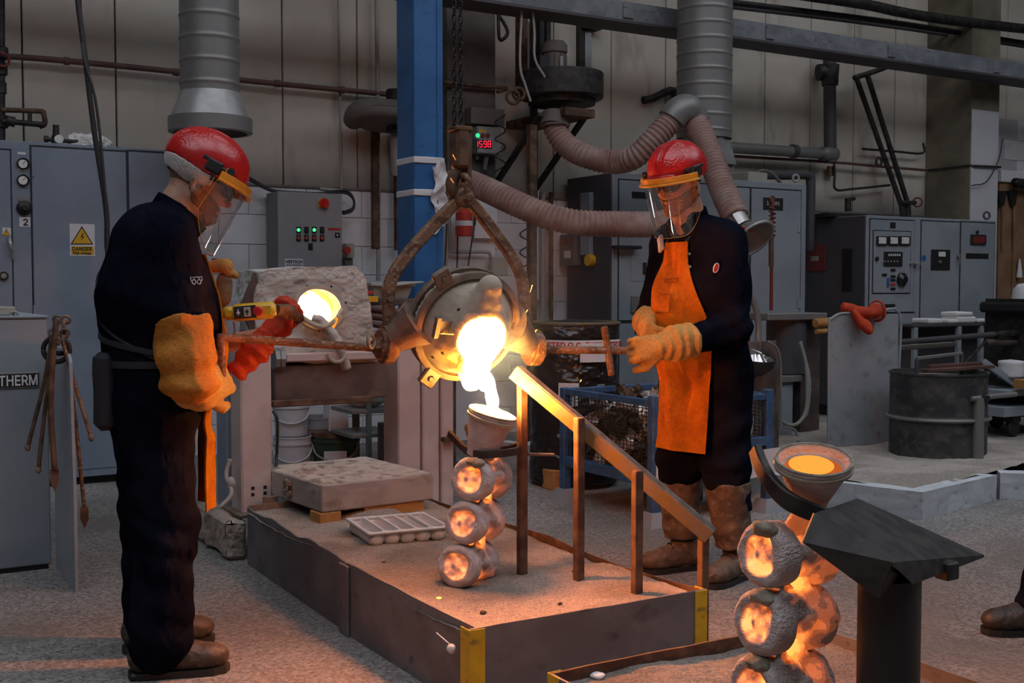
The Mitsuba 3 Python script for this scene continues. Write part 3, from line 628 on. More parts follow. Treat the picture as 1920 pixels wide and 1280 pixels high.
for bn in range(7):
    fs = cm.faces[bins == bn]
    if len(fs) < 4: continue
    u, inv = np.unique(fs, return_inverse=True); sub = TM(v[u], inv.reshape(-1, 3))
    if bn == 0: add(ck, sub, 'mat_ceramic', True)
    else:
        gz = key(ck + '__glowing_zone'); labels[gz] = {'kind': 'stuff'}; add(gz, sub, 'mat_ceramic', True, emitter=glow(lv[bn], .04 if bn < 5 else .6))
labels[ck] = {'label': 'pale ceramic lip glowing round the mouth'}
for i, (x, y) in enumerate([(-.105, -.075), (-.118, -.105), (-.085, .085), (-.06, .12), (.10, -.06)]):
    rr_ = math.hypot(x, y); part(ck, 'vent_hole', cyl(MC + LR @ V(x, y, -(rr_ - .095) / .74 - .004), MC + LR @ V(x, y, -(rr_ - .095) / .74 + .003), .0055, n=10), 'mat_hot_black')
cl = part(lad, 'hinge_clip', cat([box(MC + LR @ V(-.125, .025, -.03), (.075, .050, .012), .003, LR), box(MC + LR @ V(-.155, .022, -.032), (.020, .075, .02), .003, LR)]), 'mat_steel_scale')
for y in (.004, .044): part(cl, 'hot_wire', cyl(MC + LR @ V(-.14 + (y > .02) * .05, y, -.022), MC + LR @ V(-.072, y + .006, .0), .0022, n=6), 'mat_off', True, emitter=glow((3, 1.1, .15), .02))
# trunnions: horns on the shell, collars, rods
for sgn, c in ((-1, tl), (1, tr_)):
    root = BC + AX * sgn * (R0 - .02) - Am * .01; cc = c - AX * (c - root) @ AX * 0
    part(lad, 'trunnion_horn', cyl(root, c, .085, .036, n=20), 'mat_steel_scale', 40)
    part(lad, 'trunnion_collar', lathe([(0, -.03), (.050, -.03), (.055, -.025), (.055, .025), (.050, .03), (0, .03)], c, AX, 28), 'mat_rust', 40)
hl = at_y(700, 652, LY); hr = at_y(1022, 655, LY)
part(lad, 'handle_boss', cyl(at_y(700, 651, LY) - AX * .0, tl, .026, .030, n=6), 'mat_rust', 40)
part(lad, 'chain_link', torus(at_y(696, 640, LY - .05), (.6, -.8, .1), .022, .0055, 24, 8), 'mat_steel_scale', True)
pe = at_y(413, 632, 3.60)
hb = at_y(417, 712, 3.60)
part(lad, 'tilting_handle', tube(spline([hl, hl * .5 + pe * .5, pe + (hl - pe) * .03, pe + V(.004, 0, -.012), pe * .5 + hb * .5, hb], 6), .0135, 12), 'mat_rust', True, label='long bent handle rod in the left hand man\'s glove')
part(lad, 'handle_boss', cyl(tr_, at_y(1022, 656, LY), .028, .028, n=6), 'mat_rust', 40)
he = at_y(1172, 657, LY - .01)
part(lad, 'handle_rod', cyl(at_y(1018, 655, LY), he, .0145, n=14), 'mat_rust', 40)
ct = at_y(1140, 657, LY - .01)
part(lad, 'cross_bar', cyl(at_y(1133, 612, LY - .012), at_y(1147, 704, LY - .012), .0135, n=12, bev=.003), 'mat_rust', 40)
# bail
ap = at_y(866, 372, LY - .0)
yk = thing('lifting_yoke', 'rusty forked flat bar yoke that carries the ladle from the hook', 'yoke')
def bar(pts, n=10): return flatbar(spline([at_y(a, b, LY) for a, b in pts], n), .034, .040, (0, 1, 0))
part(yk, 'arm', bar([(729, 660), (729, 600), (729, 545), (738, 515), (760, 482), (810, 425), (850, 385), (868, 372)]), 'mat_rust', 40)
part(yk, 'arm', bar([(988, 665), (985, 600), (981, 540), (975, 512), (955, 475), (915, 420), (885, 383), (862, 368)]), 'mat_rust', 40)
for c in (tl, tr_): part(yk, 'bearing_band', lathe([(.056, -.018), (.064, -.018), (.066, -.015), (.066, .015), (.064, .018), (.056, .018)], c, AX, 28), 'mat_rust', 40)
for a, b in ((733, 610), (983, 560), (733, 560)): part(yk, 'bolt', cyl(at_y(a, b, LY - .015), at_y(a, b, LY - .03), .012, n=6), 'mat_steel_scale')
part(yk, 'eye_plate', cyl(ap + V(0, -.035, 0), ap + V(0, .035, 0), .036, n=24, bev=.006), 'mat_rust', 40)
sk = thing('shackle', 'steel shackle linking the crane hook to the yoke', 'shackle')
s0 = at_y(865, 330, LY)
part(sk, 'bow', tube(spline([ap + V(0, -.045, 0), ap + V(0, -.045, .06), s0 + V(0, -.02, .0), s0 + V(0, .02, .0), ap + V(0, .045, .06), ap + V(0, .045, 0)], 8), .011, 12), 'mat_rust', True)
part(sk, 'pin', cyl(ap + V(0, -.062, 0), ap + V(0, .062, 0), .015, n=16, bev=.003), 'mat_rust', 40)
hk = thing('hook_block', 'brown hook block with a forged hook at the end of the hoist chain', 'hook')
t0, t1 = at_y(862, 240, LY), at_y(862, 316, LY); w = .027
part(hk, 'body', boxc(t0[0] - w, t0[0] + w, LY - .035, LY + .035, t1[2], t0[2], .010), 'mat_rust_dark', 40)
part(hk, 'top_cap', boxc(t0[0] - w - .006, t0[0] + w + .006, LY - .038, LY + .038, t0[2] - .012, t0[2] + .004, .003), 'mat_rust_dark')
part(hk, 'side_strap', boxc(t0[0] + w - .010, t0[0] + w + .009, LY - .025, LY + .025, t1[2] - .05, t0[2], .004), 'mat_rust_dark')
hp = [at_y(a, b, LY) for a, b in ((866, 306), (862, 318), (851, 330), (846, 345), (851, 360), (864, 367), (876, 359), (880, 346), (878, 334))]
part(hk, 'hook', tube(spline(hp, 6), np.interp(np.linspace(0, 1, 49), [0, .3, .6, 1], [.014, .020, .022, .008]), 14), 'mat_rust_dark', True)
part(hk, 'latch', tube(spline([at_y(868, 308, LY), at_y(873, 325, LY - .012), at_y(880, 340, LY - .012)], 5), .006, 8), 'mat_rust_dark', True)
for nm, px in (('hoist_chain', 852), ('hoist_chain', 864)):
    tk = thing(nm, 'dark hoist chain, %s strand above the hook block' % ('left' if px < 860 else 'right'), 'chain', None)
    zt = 4.2; z0 = t0[2]; x = at_y(px, 200, LY)[0]; n = 0; zz = z0
    base = tube([V(.0065 * math.cos(a), 0, .0075 * math.sin(a) + (.007 if math.sin(a) > 0 else -.007)) * (1, 1, 1) for a in np.linspace(0, 2 * math.pi, 15)], .0028, 6)
    pl = mikit.ply(base, 'mat_black_iron', True)
    while zz < zt:
        scene[key(tk + '__link')] = {**pl, 'to_world': T4().translate([x, LY, zz]).rotate([0, 0, 1], (38 if n % 2 else 128))}
        zz += .0235; n += 1
# the stream
st0 = MC + LR @ V(.005, -.03, .012); st1 = MC + LR @ V(.012, -.118, .022); end = cup1 + ax1 * .150 * cs1
e0 = at_d(905, 640, MC @ Fh)
sp = spline([MC + LR @ V(0, .02, -.008), st0, st1, st1 * .72 + end * .28 + V(0, -.035, .0), st1 * .35 + end * .65 + V(0, -.03, .0), end], 8)
tt = np.linspace(0, 1, len(sp)); rad = np.interp(tt, [0, .2, .42, .6, .8, 1], [.050, .052, .045, .033, .025, .030]) * (1 + .16 * np.sin(tt * 26) * tt)
sm = thing('molten_metal', 'white hot molten steel pouring from the ladle into the mould cup', 'molten metal')
part(sm, 'stream', tube(sp, rad, 16, rx=.62, up0=AX), 'mat_off', True, emitter=glow(MELT, 2.0))
part(sm, 'pool', lathe([(MR - .001, -.022), (MR * .94, .004), (MR * .78, .020), (MR * .4, .032), (0, .036)], MC, Am, 40), 'mat_off', True, emitter=glow(MELT, 4.0))
spl = []
for i in range(9):
    a = i * .7; r = .030 + .004 * (i % 3)
    spl.append(tube(spline([end + V(.02 * math.cos(a), .02 * math.sin(a), 0), end + V(r * math.cos(a), r * math.sin(a), .010 + .010 * (i % 2)), end + V((r + .016) * math.cos(a), (r + .016) * math.sin(a), .004)], 4), [.006] * 5 + [.004] * 3 + [.001], 7))
part(sm, 'splash', cat(spl), 'mat_off', True, kind='stuff', emitter=glow((130, 42, 8), .4))
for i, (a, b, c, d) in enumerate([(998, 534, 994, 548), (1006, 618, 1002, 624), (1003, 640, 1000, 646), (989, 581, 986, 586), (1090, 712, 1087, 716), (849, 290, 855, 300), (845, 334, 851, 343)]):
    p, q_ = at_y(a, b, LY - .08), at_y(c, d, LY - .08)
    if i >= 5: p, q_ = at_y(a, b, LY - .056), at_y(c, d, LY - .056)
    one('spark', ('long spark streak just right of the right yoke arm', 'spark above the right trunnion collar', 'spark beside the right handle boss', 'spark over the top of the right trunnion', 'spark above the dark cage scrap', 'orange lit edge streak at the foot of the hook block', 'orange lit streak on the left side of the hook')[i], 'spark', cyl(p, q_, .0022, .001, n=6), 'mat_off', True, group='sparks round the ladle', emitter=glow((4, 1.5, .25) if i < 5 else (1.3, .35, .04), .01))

# ---------------------------------------------------------------- rail, forks, tray, slab
rl = thing('handrail', 'worn yellow topped angle iron rail sloping down on four dark posts in the sand', 'rail')
posts = [(979, 1080), (1085, 1094), (1194, 1120), (1318, 1110)]; tops = [(979, 700), (1081, 783), (1191, 882), (1318, 985)]
gp = [at_z(a, b, .22) for a, b in posts]
Pp = []
for i, ((a, b), (c, d)) in enumerate(zip(posts, tops)):
    p = gp[i]; tz = at_y(c, d, p[1])[2]; Pp.append(V(p[0], p[1], tz))
    w = .030 if i else .030
    part(rl, 'post', boxc(p[0] - w / 2, p[0] + w / 2, p[1] - w / 2, p[1] + w / 2, .0, tz, .003), 'mat_rust_dark' if i else 'mat_rust_dark')
a0, a1 = Pp[0] + (Pp[0] - Pp[3]) * .03, Pp[3] + (Pp[3] - Pp[0]) * .05
d = unit(a1 - a0); sdv = unit(np.cross(d, Zu)); upv = np.cross(sdv, d)
part(rl, 'top_angle', beamb(a0 + upv * .012, a1 + upv * .012, .052, .007, .002, upv), 'mat_grey_top')
part(rl, 'side_angle', beamb(a0 + sdv * .026 - upv * .012, a1 + sdv * .026 - upv * .012, .006, .046, .002, upv), 'mat_yellow_worn')
part(rl, 'side_angle', beamb(a0 - sdv * .026 - upv * .012, a1 - sdv * .026 - upv * .012, .006, .046, .002, upv), 'mat_yellow_worn')
part(rl, 'peg', cyl(at_y(990, 851, gp[0][1]), at_y(1038, 852, gp[0][1]), .006, n=10), 'mat_steel_scale', 40)
nk = cup1 + ax1 * .004
fk = thing('mould_fork', 'dark bent iron fork holding the near mould cup by its neck under the pour', 'fork')
cD = nk @ Fh
part(fk, 'arm', flatbar(spline([at_d(842, 812, cD + .12), at_d(872, 842, cD + .04), at_d(895, 851, cD - .05), at_d(925, 851, cD - .05), at_d(968, 845, cD - .01), Pp[0] * (1, 1, 0) + V(-.015, 0, at_d(975, 842, cD)[2])], 8), .026, .012, (0, 0, 1)), 'mat_black_iron', 40)
part(fk, 'arm', flatbar(spline([at_d(874, 800, cD + .20), at_d(886, 828, cD + .12), at_d(905, 840, cD + .06), at_d(945, 842, cD + .05), Pp[0] * (1, 1, 0) + V(-.015, .01, at_d(975, 842, cD)[2])], 8), .022, .010, (0, 0, 1)), 'mat_black_iron', 40)
# white tray with five troughs
tz = .252
P0, P1 = V(1.712, 3.965, tz), V(2.047, 3.925, tz)
tx = unit((P1 - P0) * (1, 1, 0)); ty = np.cross(Zu, tx); TR = np.stack([tx, ty, Zu], 1)
TL, TW, TH = .335, .315, .056
tr = thing('cutlery_tray', 'white plastic tray with five rounded troughs lying on the sand', 'tray')
def tray_fn(p):
    q = p; v = None
    for i in range(5):
        x = .010 + (i + .5) * (TL - .02) / 5
        a = sd_box(q, (x, TW / 2, TH / 2), ((TL - .02) / 10 - .002, TW / 2 - .012, TH / 2), .024)
        v = a if v is None else np.minimum(v, a)
    out = v - .0; rim = sd_box(q, (TL / 2, TW / 2, TH - .004), (TL / 2, TW / 2, .006), .004)
    body = np.minimum(out - .003, rim); inner = np.full(out.shape, 9.)
    for i in range(5):
        x = .010 + (i + .5) * (TL - .02) / 5
        inner = np.minimum(inner, sd_box(q, (x, TW / 2, TH / 2 + .03), ((TL - .02) / 10 - .005, TW / 2 - .016, TH / 2 + .026), .020))
    return np.maximum(body, -inner)
tm = nets(tray_fn, span(-.012, TL + .012, .004), span(-.012, TW + .012, .005), span(-.01, TH + .012, .004))
part(tr, 'body', move(tm, P0 + V(0, 0, -.012), TR), 'mat_white_plastic', True)
# concrete slab with latches on wooden blocks
zb = .275; S0 = at_z(604, 962, zb); S1 = at_z(813, 936, zb); S2 = at_z(530, 917, zb)
sx = unit((S1 - S0) * (1, 1, 0)); sy = np.cross(Zu, sx); SL = np.linalg.norm(S1 - S0); SW = (S2 - S0) @ sy; SR = np.stack([sx, sy, Zu], 1); SH = .118
slb = thing('concrete_slab', 'thick dusty concrete furnace lid block with metal latches, lying on wood offcuts', 'concrete block')
part(slb, 'block', rough(move(TM(*trimesh.remesh.subdivide_to_size(*(lambda m: (m.vertices, m.faces))(box((SL / 2, SW / 2, SH / 2), (SL, SW, SH), .006)), .05)), S0, SR), .0015, 20), 'mat_slab_conc', 50)
gx, gy = np.meshgrid(np.linspace(.004, SL - .004, 70), np.linspace(.004, SW - .004, 60), indexing='ij'); pz = np.stack([gx, gy, 0 * gx], -1)
hz = SH + .002 + .010 * np.clip(meshkit.fbm(pz * 9, 4, 8) - .40, 0, 1) * 2.4 + .035 * np.exp(-((gx - .16)**2 + (gy - .62 * SW)**2) / .012) * meshkit.fbm(pz * 30, 3, 2)
ed = np.minimum(np.minimum(gx, SL - gx), np.minimum(gy, SW - gy)); hz = SH - .002 + (hz - SH + .002) * np.clip(ed / .03, 0, 1)
i, j = np.meshgrid(np.arange(69), np.arange(59), indexing='ij'); a = (i * 60 + j).ravel()
part(slb, 'dust_layer', move(TM(np.c_[gx.ravel(), gy.ravel(), hz.ravel()], np.vstack([np.c_[a, a + 60, a + 61], np.c_[a, a + 61, a + 1]])), S0, SR), 'mat_slab_top', True)
for yy in (.5,):
    for zz in (.085, .04):
        o = S0 + SR @ V(-.008, SW * .50, zz); lt = part(slb, 'latch', cat([box(o, (.02, .045, .022), .004, SR), cyl(o + SR @ V(-.012, -.02, 0), o + SR @ V(-.012, .02, 0), .009, n=10), ellm(o + SR @ V(-.014, .0, .012), (.01, .014, .01), 2)]), 'mat_steel_scale', 40)
part(slb, 'latch_loop', torus(S0 + SR @ V(-.022, SW * .5, .062), sx, .017, .004, 20, 6), 'mat_steel_scale', True)
part(slb, 'side_strap', boxc(0, .003, 0, .001, 0, .001), 'mat_steel_scale') if False else None
for nm, x0, x1, y0, y1 in (('a', -.01, .09, -.0, .10), ('b', SL * .38, SL * .92, .01, .11), ('c', SL * .3, SL * .8, SW - .12, SW - .02)):
    lab = {'a': 'short pale wood block under the near corner of the concrete slab', 'b': 'orange brown wood batten under the front edge of the concrete slab', 'c': 'wood batten under the back edge of the concrete slab'}[nm]
    one('wood_block', lab, 'wood', move(boxc(x0, x1, y0, y1, -.048 if nm != 'a' else -.05, -.001, .003), S0, SR), 'mat_wood_offcut')
hp0 = at_z(690, 965, .23)
one('sand_heap', 'low heap of loose sand in front of the concrete slab', 'sand', rough(ellm((hp0[0], hp0[1] - .02, .21), (.17, .09, .055), 4), .01, 14, 3), 'mat_sand', True)

# ---------------------------------------------------------------- black shield on its post beside the near mould
sh = thing('heat_shield', 'bent black steel shield on a black round post beside the near mould', 'shield')
SD = 2.33
pA = at_d(1510, 985, SD + .25); 
c_ = [at_d(1527, 962, SD + .08), at_d(1608, 934, SD + .33), at_d(1845, 1040, SD + .42), at_d(1712, 1090, SD + .02)]
low_ = [at_d(1505, 1016, SD + .05), at_d(1647, 1121, SD - .02)]
ridge = [c_[0], at_d(1674, 1054, SD - .03)]
def plate4(ps, th, n):
    ps = np.asarray(ps, float); nn = unit(n) * th; m = hullm(np.vstack([ps, ps + nn])); return m
part(sh, 'top_sheet', plate4([ridge[0], c_[1], c_[2], c_[3], ridge[1]], .006, (0, 0, -1)), 'mat_black_iron')
part(sh, 'front_sheet', plate4([ridge[0], ridge[1], low_[1], low_[0]], .006, (.3, 1, 0)), 'mat_black_iron')
part(sh, 'gusset', plate4([at_d(1647, 1120, SD), at_d(1674, 1058, SD), at_d(1690, 1075, SD + .1), at_d(1668, 1085, SD + .12)], .005, (1, 0, 0)), 'mat_black_iron')
pt = at_d(1668, 1080, SD + .12); pb = pt * (1, 1, 0)
part(sh, 'post', lathe([(.062, 0), (.066, 0), (.066, pt[2]), (.060, pt[2]), (.060, pt[2] - .05)], pb, Zu, 40), 'mat_black', 40)
part(sh, 'bolt', cyl(pt + V(0, 0, -.02), pt + V(0, 0, .05), .009, n=8), 'mat_black_iron')
part(sh, 'tab', boxc(*sum(([a - .02, a + .02] for a in at_d(1775, 1068, SD + .2)), [])), 'mat_black_iron')
nk2 = cup2 + ax2 * .004; d2 = nk2 @ Fh
fk = thing('mould_fork', 'dark curved iron arm that reaches up past the nearer mould cup from the black shield', 'fork')
part(fk, 'arm', flatbar(spline([at_d(1416, 842, d2 + .02), at_d(1428, 875, d2 - .01), at_d(1445, 905, d2 - .04), at_d(1470, 932, d2 - .07), at_d(1500, 950, d2 - .085), at_d(1545, 968, d2 - .085), at_d(1580, 985, d2 - .06)], 8), .040, .020, (0, 0, 1)), 'mat_black_iron', 40)
# ---------------------------------------------------------------- left cabinets
def face_text(s, px, py, y, hpx, mat_, holder, nm='lettering', bold=True, lift=.004, width=None):
    p = at_y(px, py, y - lift); D = p @ Fh; h = hpx * D / FPX
    m = text(s, h, (0, 0, 0), th=.0015, bold=bold); e = m.extents[0]
    if width:
        w = abs(at_y(px + width / 2, py, y)[0] - at_y(px - width / 2, py, y)[0]); m = TM(m.vertices * [w / e, 1, 1], m.faces); e = w
    part(holder, nm, move(m, p + V(-e / 2, 0, -h / 2)), mat_)
def pdisc(px, py, y, rpx, th, n=24, lift=0.0):
    p = at_y(px, py, y - lift); r = rpx * (p @ Fh) / FPX; return cyl(p, p - V(0, th, 0), r, n=n, bev=min(.002, th * .3))
def ppipe(pts, y, r, sides=10, n=5): return tube(spline([at_y(a, b, y) for a, b in pts], n), r, sides)
yA = 7.45
ca = thing('switch_cabinet', 'tall blue grey electrical cabinet with a danger sign behind the left man', 'cabinet')
xr = at_y(328, 284, yA)[0]; zt = 2.1
part(ca, 'body', boxc(-1.2, xr, yA, 8.2, .10, zt, .006), 'mat_cab_blue')
part(ca, 'plinth', boxc(-1.18, xr - .02, yA + .04, 8.2, 0, .10), 'mat_black')
part(ca, 'kick_panel', slab(-300, 884, 325, 905, yA, .006), 'mat_cab_blue')
for nm, a, b in (('door', -190, 24), ('door', 64, 240), ('door', 245, 324)):
    dk = part(ca, nm, slab(a, 277 if a < 60 else 281 + (a > 200) * 6, b, 880, yA, .012, .003), 'mat_cab_blue')
    part(dk, 'gap', slab(a - 3, 273 if a < 60 else 277 + (a > 200) * 6, b + 3, 884, yA, .003, .0005), 'mat_cab_gap')
    if b == 24:
        part(dk, 'handle', tube(spline([at_y(18, 446, yA - .03), at_y(20, 460, yA - .05), at_y(24, 485, yA - .025)], 6), [.010] * 3 + [.012] * 6 + [.007] * 4, 10), 'mat_galv', True)
        part(dk, 'lock', pdisc(7, 517, yA, 8, .018, lift=.012), 'mat_black'); part(dk, 'lock_barrel', pdisc(7, 517, yA, 5, .003, lift=.030), 'mat_galv')
    if b == 240:
        part(dk, 'hinge', slab(59, 305, 64, 332, yA, .02), 'mat_cab_blue'); part(dk, 'hinge', slab(62, 572, 68, 600, yA, .02), 'mat_cab_blue')
for py in (307, 338):
    gk = part(ca, 'dial_gauge', lathe([(.0, 0), (.034, 0), (.036, -.004), (.036, -.02), (.030, -.024), (.028, -.018), (0, -.018)], at_y(43, py, yA), (0, 1, 0), 28), 'mat_black')
    part(gk, 'face', pdisc(43, py, yA, 8, .001, lift=.019), 'mat_meter_face'); part(gk, 'needle', cyl(at_y(43, py, yA - .022), at_y(47, py - 5, yA - .022), .0015, n=5), 'mat_black')
    part(ca, 'label_strip', slab(33, py - 22, 48, py - 17, yA, .003), 'mat_paper')
kb = part(ca, 'knob', lathe([(0, -.05), (.016, -.05), (.018, -.03), (.040, -.02), (.044, -.012), (.044, 0), (0, 0)], at_y(45, 390, yA), (0, 1, 0), 30), 'mat_black', 40)
for a in range(10):
    o = at_y(45, 390, yA - .021); t = a * .6; part(kb, 'mark', box(o + V(.032 * math.cos(t), 0, .032 * math.sin(t)), (.004, .001, .004), .0003), 'mat_meter_face')
part(ca, 'knob_plate', slab(33, 369, 56, 377, yA, .004), 'mat_galv_dark')
lk = part(ca, 'number_label', slab(36, 407, 57, 425, yA, .002), 'mat_paper'); face_text('2', 46.5, 416, yA, 12, 'mat_black', lk, 'digit')
def warn(holder, x0, y0, x1, y1, y, words=True):
    k = part(holder, 'warning_sign', slab(x0, y0, x1, y1, y, .003, lift=.012), 'mat_paper', label='yellow triangle danger sign' if words else 'small warning triangle label')
    c, w = (x0 + x1) / 2, x1 - x0; yb = y0 + (y1 - y0) * (.64 if words else .92); yt = y0 + (y1 - y0) * .06
    for s_, mt, lf in ((.46, 'mat_black', .0155), (.385, 'mat_yellow_plastic', .0168)):
        cy = yb - (yb - yt) * .36; f = s_ / .46
        pts = [at_y(c + dx * w * s_, cy + dy * (yb - yt) * f, y - lf) for dx, dy in ((-1, .36), (1, .36), (0, -.64))]
        part(k, 'triangle', hullm(np.vstack([pts, np.array(pts) - [0, .001, 0]])), mt)
    bp = [(.05, -.30), (-.07, .0), (.01, .0), (-.03, .26), (.10, -.06), (.02, -.06), (.09, -.30)]
    P3 = [at_y(c + dx * w * .9, yb - (yb - yt) * .40 + dy * (yb - yt) * .75, y - .018) for dx, dy in bp]
    pg = Polygon([(p[0], p[2]) for p in P3]).buffer(0); part(k, 'lightning_bolt', prism(pg, .001, (0, y - .0178, 0), FRONT), 'mat_black')
    if words:
        part(k, 'yellow_field', slab(x0 + w * .06, y0 + (y1 - y0) * .70, x1 - w * .04, y1 - (y1 - y0) * .04, y, .001, lift=.0152), 'mat_yellow_plastic')
        face_text('DANGER', c, y0 + (y1 - y0) * .775, y, 7, 'mat_black', k, 'lettering', True, .0172, w * .78); face_text('High voltage', c, y0 + (y1 - y0) * .90, y, 4.5, 'mat_black', k, 'lettering', True, .0172, w * .72)
warn(ca, 130, 420, 177, 480, yA); warn(ca, 4, 427, 20, 443, yA, False)
# regulator, foil and valve gear on top of it
rgk = thing('air_regulator', 'dark air regulator with a small dial standing on the blue cabinet', 'regulator')
o = at_y(105, 252, yA + .12); o[2] = zt
part(rgk, 'body', cat([cyl(o + V(0, 0, 0), o + V(0, 0, .06), .030, .026), cyl(o + V(0, 0, .06), o + V(0, 0, .125), .020, .018), cyl(o + V(-.06, 0, .035), o + V(.14, 0, .03), .012)]), 'mat_black', 40)
part(rgk, 'dial', cyl(o + V(.01, -.02, .035), o + V(.01, -.05, .035), .026, n=20), 'mat_meter_face', 40)
part(rgk, 'knob', cyl(o + V(-.07, 0, .036), o + V(-.045, 0, .036), .020, n=12), 'mat_black', 40)
o = at_y(168, 262, yA + .15); o[2] = zt + .035
one('foil_bundle', 'crumpled pale plastic bundle on top of the blue cabinet', 'bundle', rough(ellm(o, (.13, .07, .055), 4), .035, 22, 4, 4), 'mat_glasswool', False)
vp = thing('pipework', 'dark valve pipework at the top left edge above the blue cabinet', 'pipe')
part(vp, 'riser', tube([at_y(2, -40, 7.9), at_y(3, 262, 7.9)], .022, 12), 'mat_black_iron', True)
part(vp, 'pipe', ppipe([(2, 206), (40, 207), (78, 209), (82, 214), (84, 232), (74, 238)], 7.88, .016), 'mat_rust_dark', True)
part(vp, 'pipe', ppipe([(2, 228), (20, 226), (30, 229), (84, 234)], 7.86, .018), 'mat_black_iron', True)
part(vp, 'valve_wheel', torus(at_y(4, 112, 7.84), (0, 1, .2), .04, .008), 'mat_red_dark', True)
for py, r in ((100, .040), (130, .035), (165, .03), (228, .04)): part(vp, 'fitting', cyl(at_y(3, py, 7.9) - V(0, 0, .04), at_y(3, py, 7.9) + V(0, 0, .04), r, n=12, bev=.008), 'mat_black_iron', 40)
part(vp, 'fitting', cyl(at_y(12, 226, 7.86), at_y(28, 229, 7.86), .032, n=10), 'mat_black_iron', 40)
part(vp, 'handle', cyl(at_y(56, 212, 7.86), at_y(56, 230, 7.86), .014, n=8), 'mat_black_iron')
wp = thing('wall_pipe', 'long thin rusty pipe running along the cream wall panels', 'pipe')
part(wp, 'pipe', tube(spline([at_y(-20, 104, 8.22), at_y(100, 112, 8.22), at_y(335, 135, 8.22), at_y(450, 150, 8.22), at_y(760, 180, 8.22)], 5), .020, 10), 'mat_red_pipe', True)
for px, py in ((125, 114), (330, 135), (520, 156), (640, 168)): part(wp, 'coupling', cyl(at_y(px - 5, py, 8.22), at_y(px + 5, py + 1, 8.22), .027, n=10), 'mat_red_pipe', 40)
wp2 = thing('wall_pipe', 'thin dark pipe that runs across the grimy pilaster behind the chain', 'pipe')
part(wp2, 'pipe', ppipe([(832, 154), (900, 161), (940, 164), (950, 166), (932, 172)], 8.0, .016), 'mat_rust_dark', True)
# hanging cable behind the left man
one('hanging_cable', 'dark control cable hanging from the roof behind the left man', 'cable', tube(spline([at_d(138, -120, 4.7), at_d(146, 0, 4.7), at_d(160, 110, 4.7), at_d(176, 240, 4.7), at_d(199, 392, 4.7), at_d(203, 480, 4.7), at_d(230, 620, 4.7)], 6), .011, 10), 'mat_cable', True)
one('hanging_cable', 'second thinner cable hanging close beside the first behind the left man', 'cable', tube(spline([at_d(148, -120, 4.72), at_d(151, 30, 4.72), at_d(158, 110, 4.68), at_d(181, 200, 4.68), at_d(199, 388, 4.68), at_d(200, 480, 4.68)], 6), .006, 8), 'mat_cable', True)
# near left control desk with a nameplate, panel and tongs
yB = 5.28
tc = thing('furnace_cabinet', 'dark blue grey cabinet with a white lettered nameplate at the left edge', 'cabinet')
xB = at_y(92, 800, yB)[0]; zB = at_y(50, 597, yB)[2]
part(tc, 'body', boxc(-1.0, xB, yB, yB + 1.0, .02, zB, .006), 'mat_cab_grey')
part(tc, 'top_lid', boxc(-1.0, xB + .006, yB - .006, yB + 1.0, zB, zB + .012), 'mat_cab_grey')
np_ = part(tc, 'nameplate', slab(-60, 699, 74, 728, yB, .008, .002), 'mat_galv_dark', label='black nameplate with white letters'); part(np_, 'field', slab(-58, 701, 72, 726, yB, .002, lift=.0075), 'mat_black')
face_text('THERM', 33, 713, yB, 19, 'mat_paper', np_, 'lettering', True, .012, 73)
part(tc, 'toe_gap', boxc(-1.0, xB - .01, yB + .01, yB + .9, 0, .02), 'mat_black')
pn = thing('side_panel', 'narrow grey sheet panel standing against the nameplate cabinet', 'panel')
xp = at_z(128, 1090, 0)[0]; yp0 = at_z(148, 1110, 0)[1]; zp = at_y(135, 655, yp0 + .08)[2]
part(pn, 'sheet', prism(Polygon([(-yp0, 0), (-(yB - .01), 0), (-(yB - .01), zp), (-(yp0 + .10), zp), (-(yp0 + .045), zp - .05), (-yp0, zp - .55)]), .012, (xp + .006, 0, 0), np.array([[0, 0, -1], [-1, 0, 0], [0, 1, 0.0]])), 'mat_cab_grey')
th_ = at_d(103, 648, yp0 + .08)
for i, (tip, top, bend, lab) in enumerate([
    ((52, 838), (96, 640), (82, 720), 'thin poker hanging at the far left of the tool bundle'),
    ((72, 880), (100, 655), (84, 770), 'long dark rod hanging second from the left in the tool bundle'),
    ((102, 880), (104, 615), (95, 750), 'broad flat bar with a dark blade hanging against the grey panel'),
    ((171, 820), (118, 640), (138, 712), 'rusty rod with a small hooked end splayed to the right of the panel'),
    ((158, 950), (120, 615), (140, 775), 'longest rusty rod with a spade tip right of the panel')]):
    tk = thing('furnace_tool', lab, 'tool'); D = 4.62 + .03 * (i % 3) if i > 2 else 4.60 - .02 * i
    a, b_, c_ = at_d(*top, D), at_d(*bend, D), at_d(*tip, D)
    part(tk, 'rod', tube(spline([at_d(top[0] + 3, top[1] - 10, D + .02), a, b_, c_], 6), .0085 if i != 2 else .012, 8), 'mat_rust_dark' if i < 3 else 'mat_rust', True)
    part(tk, 'eye', torus(at_d(top[0] + 4, top[1] - 16, D + .02), (.3, 1, .1 * i), .016, .006, 16, 7), 'mat_steel_scale', True)
    if i in (2, 4): part(tk, 'blade', hullm(np.vstack([c_ + V(dx, dy, dz) for dx in (-.016, .016) for dy in (-.003, .003) for dz in (0, -.05)] + [c_ + V(0, 0, -.09)])), 'mat_rust_dark')
    else: part(tk, 'tip', ellm(c_, (.012, .010, .016), 2), 'mat_steel_scale', True)
one('tool_hook', 'iron hook ring on the panel top that carries the furnace tools', 'hook', cat([torus(at_d(106, 655, 4.62), (.3, 1, 0), .05, .010, 24, 8), cyl(at_d(106, 662, 4.62), at_d(128, 662, 4.66), .010)]), 'mat_black_iron', True)
o = at_y(15, 582, yB + .18); o[2] = zB + .012
bt = thing('parts_tray', 'shallow pale tray on top of the nameplate cabinet at the left edge', 'tray')
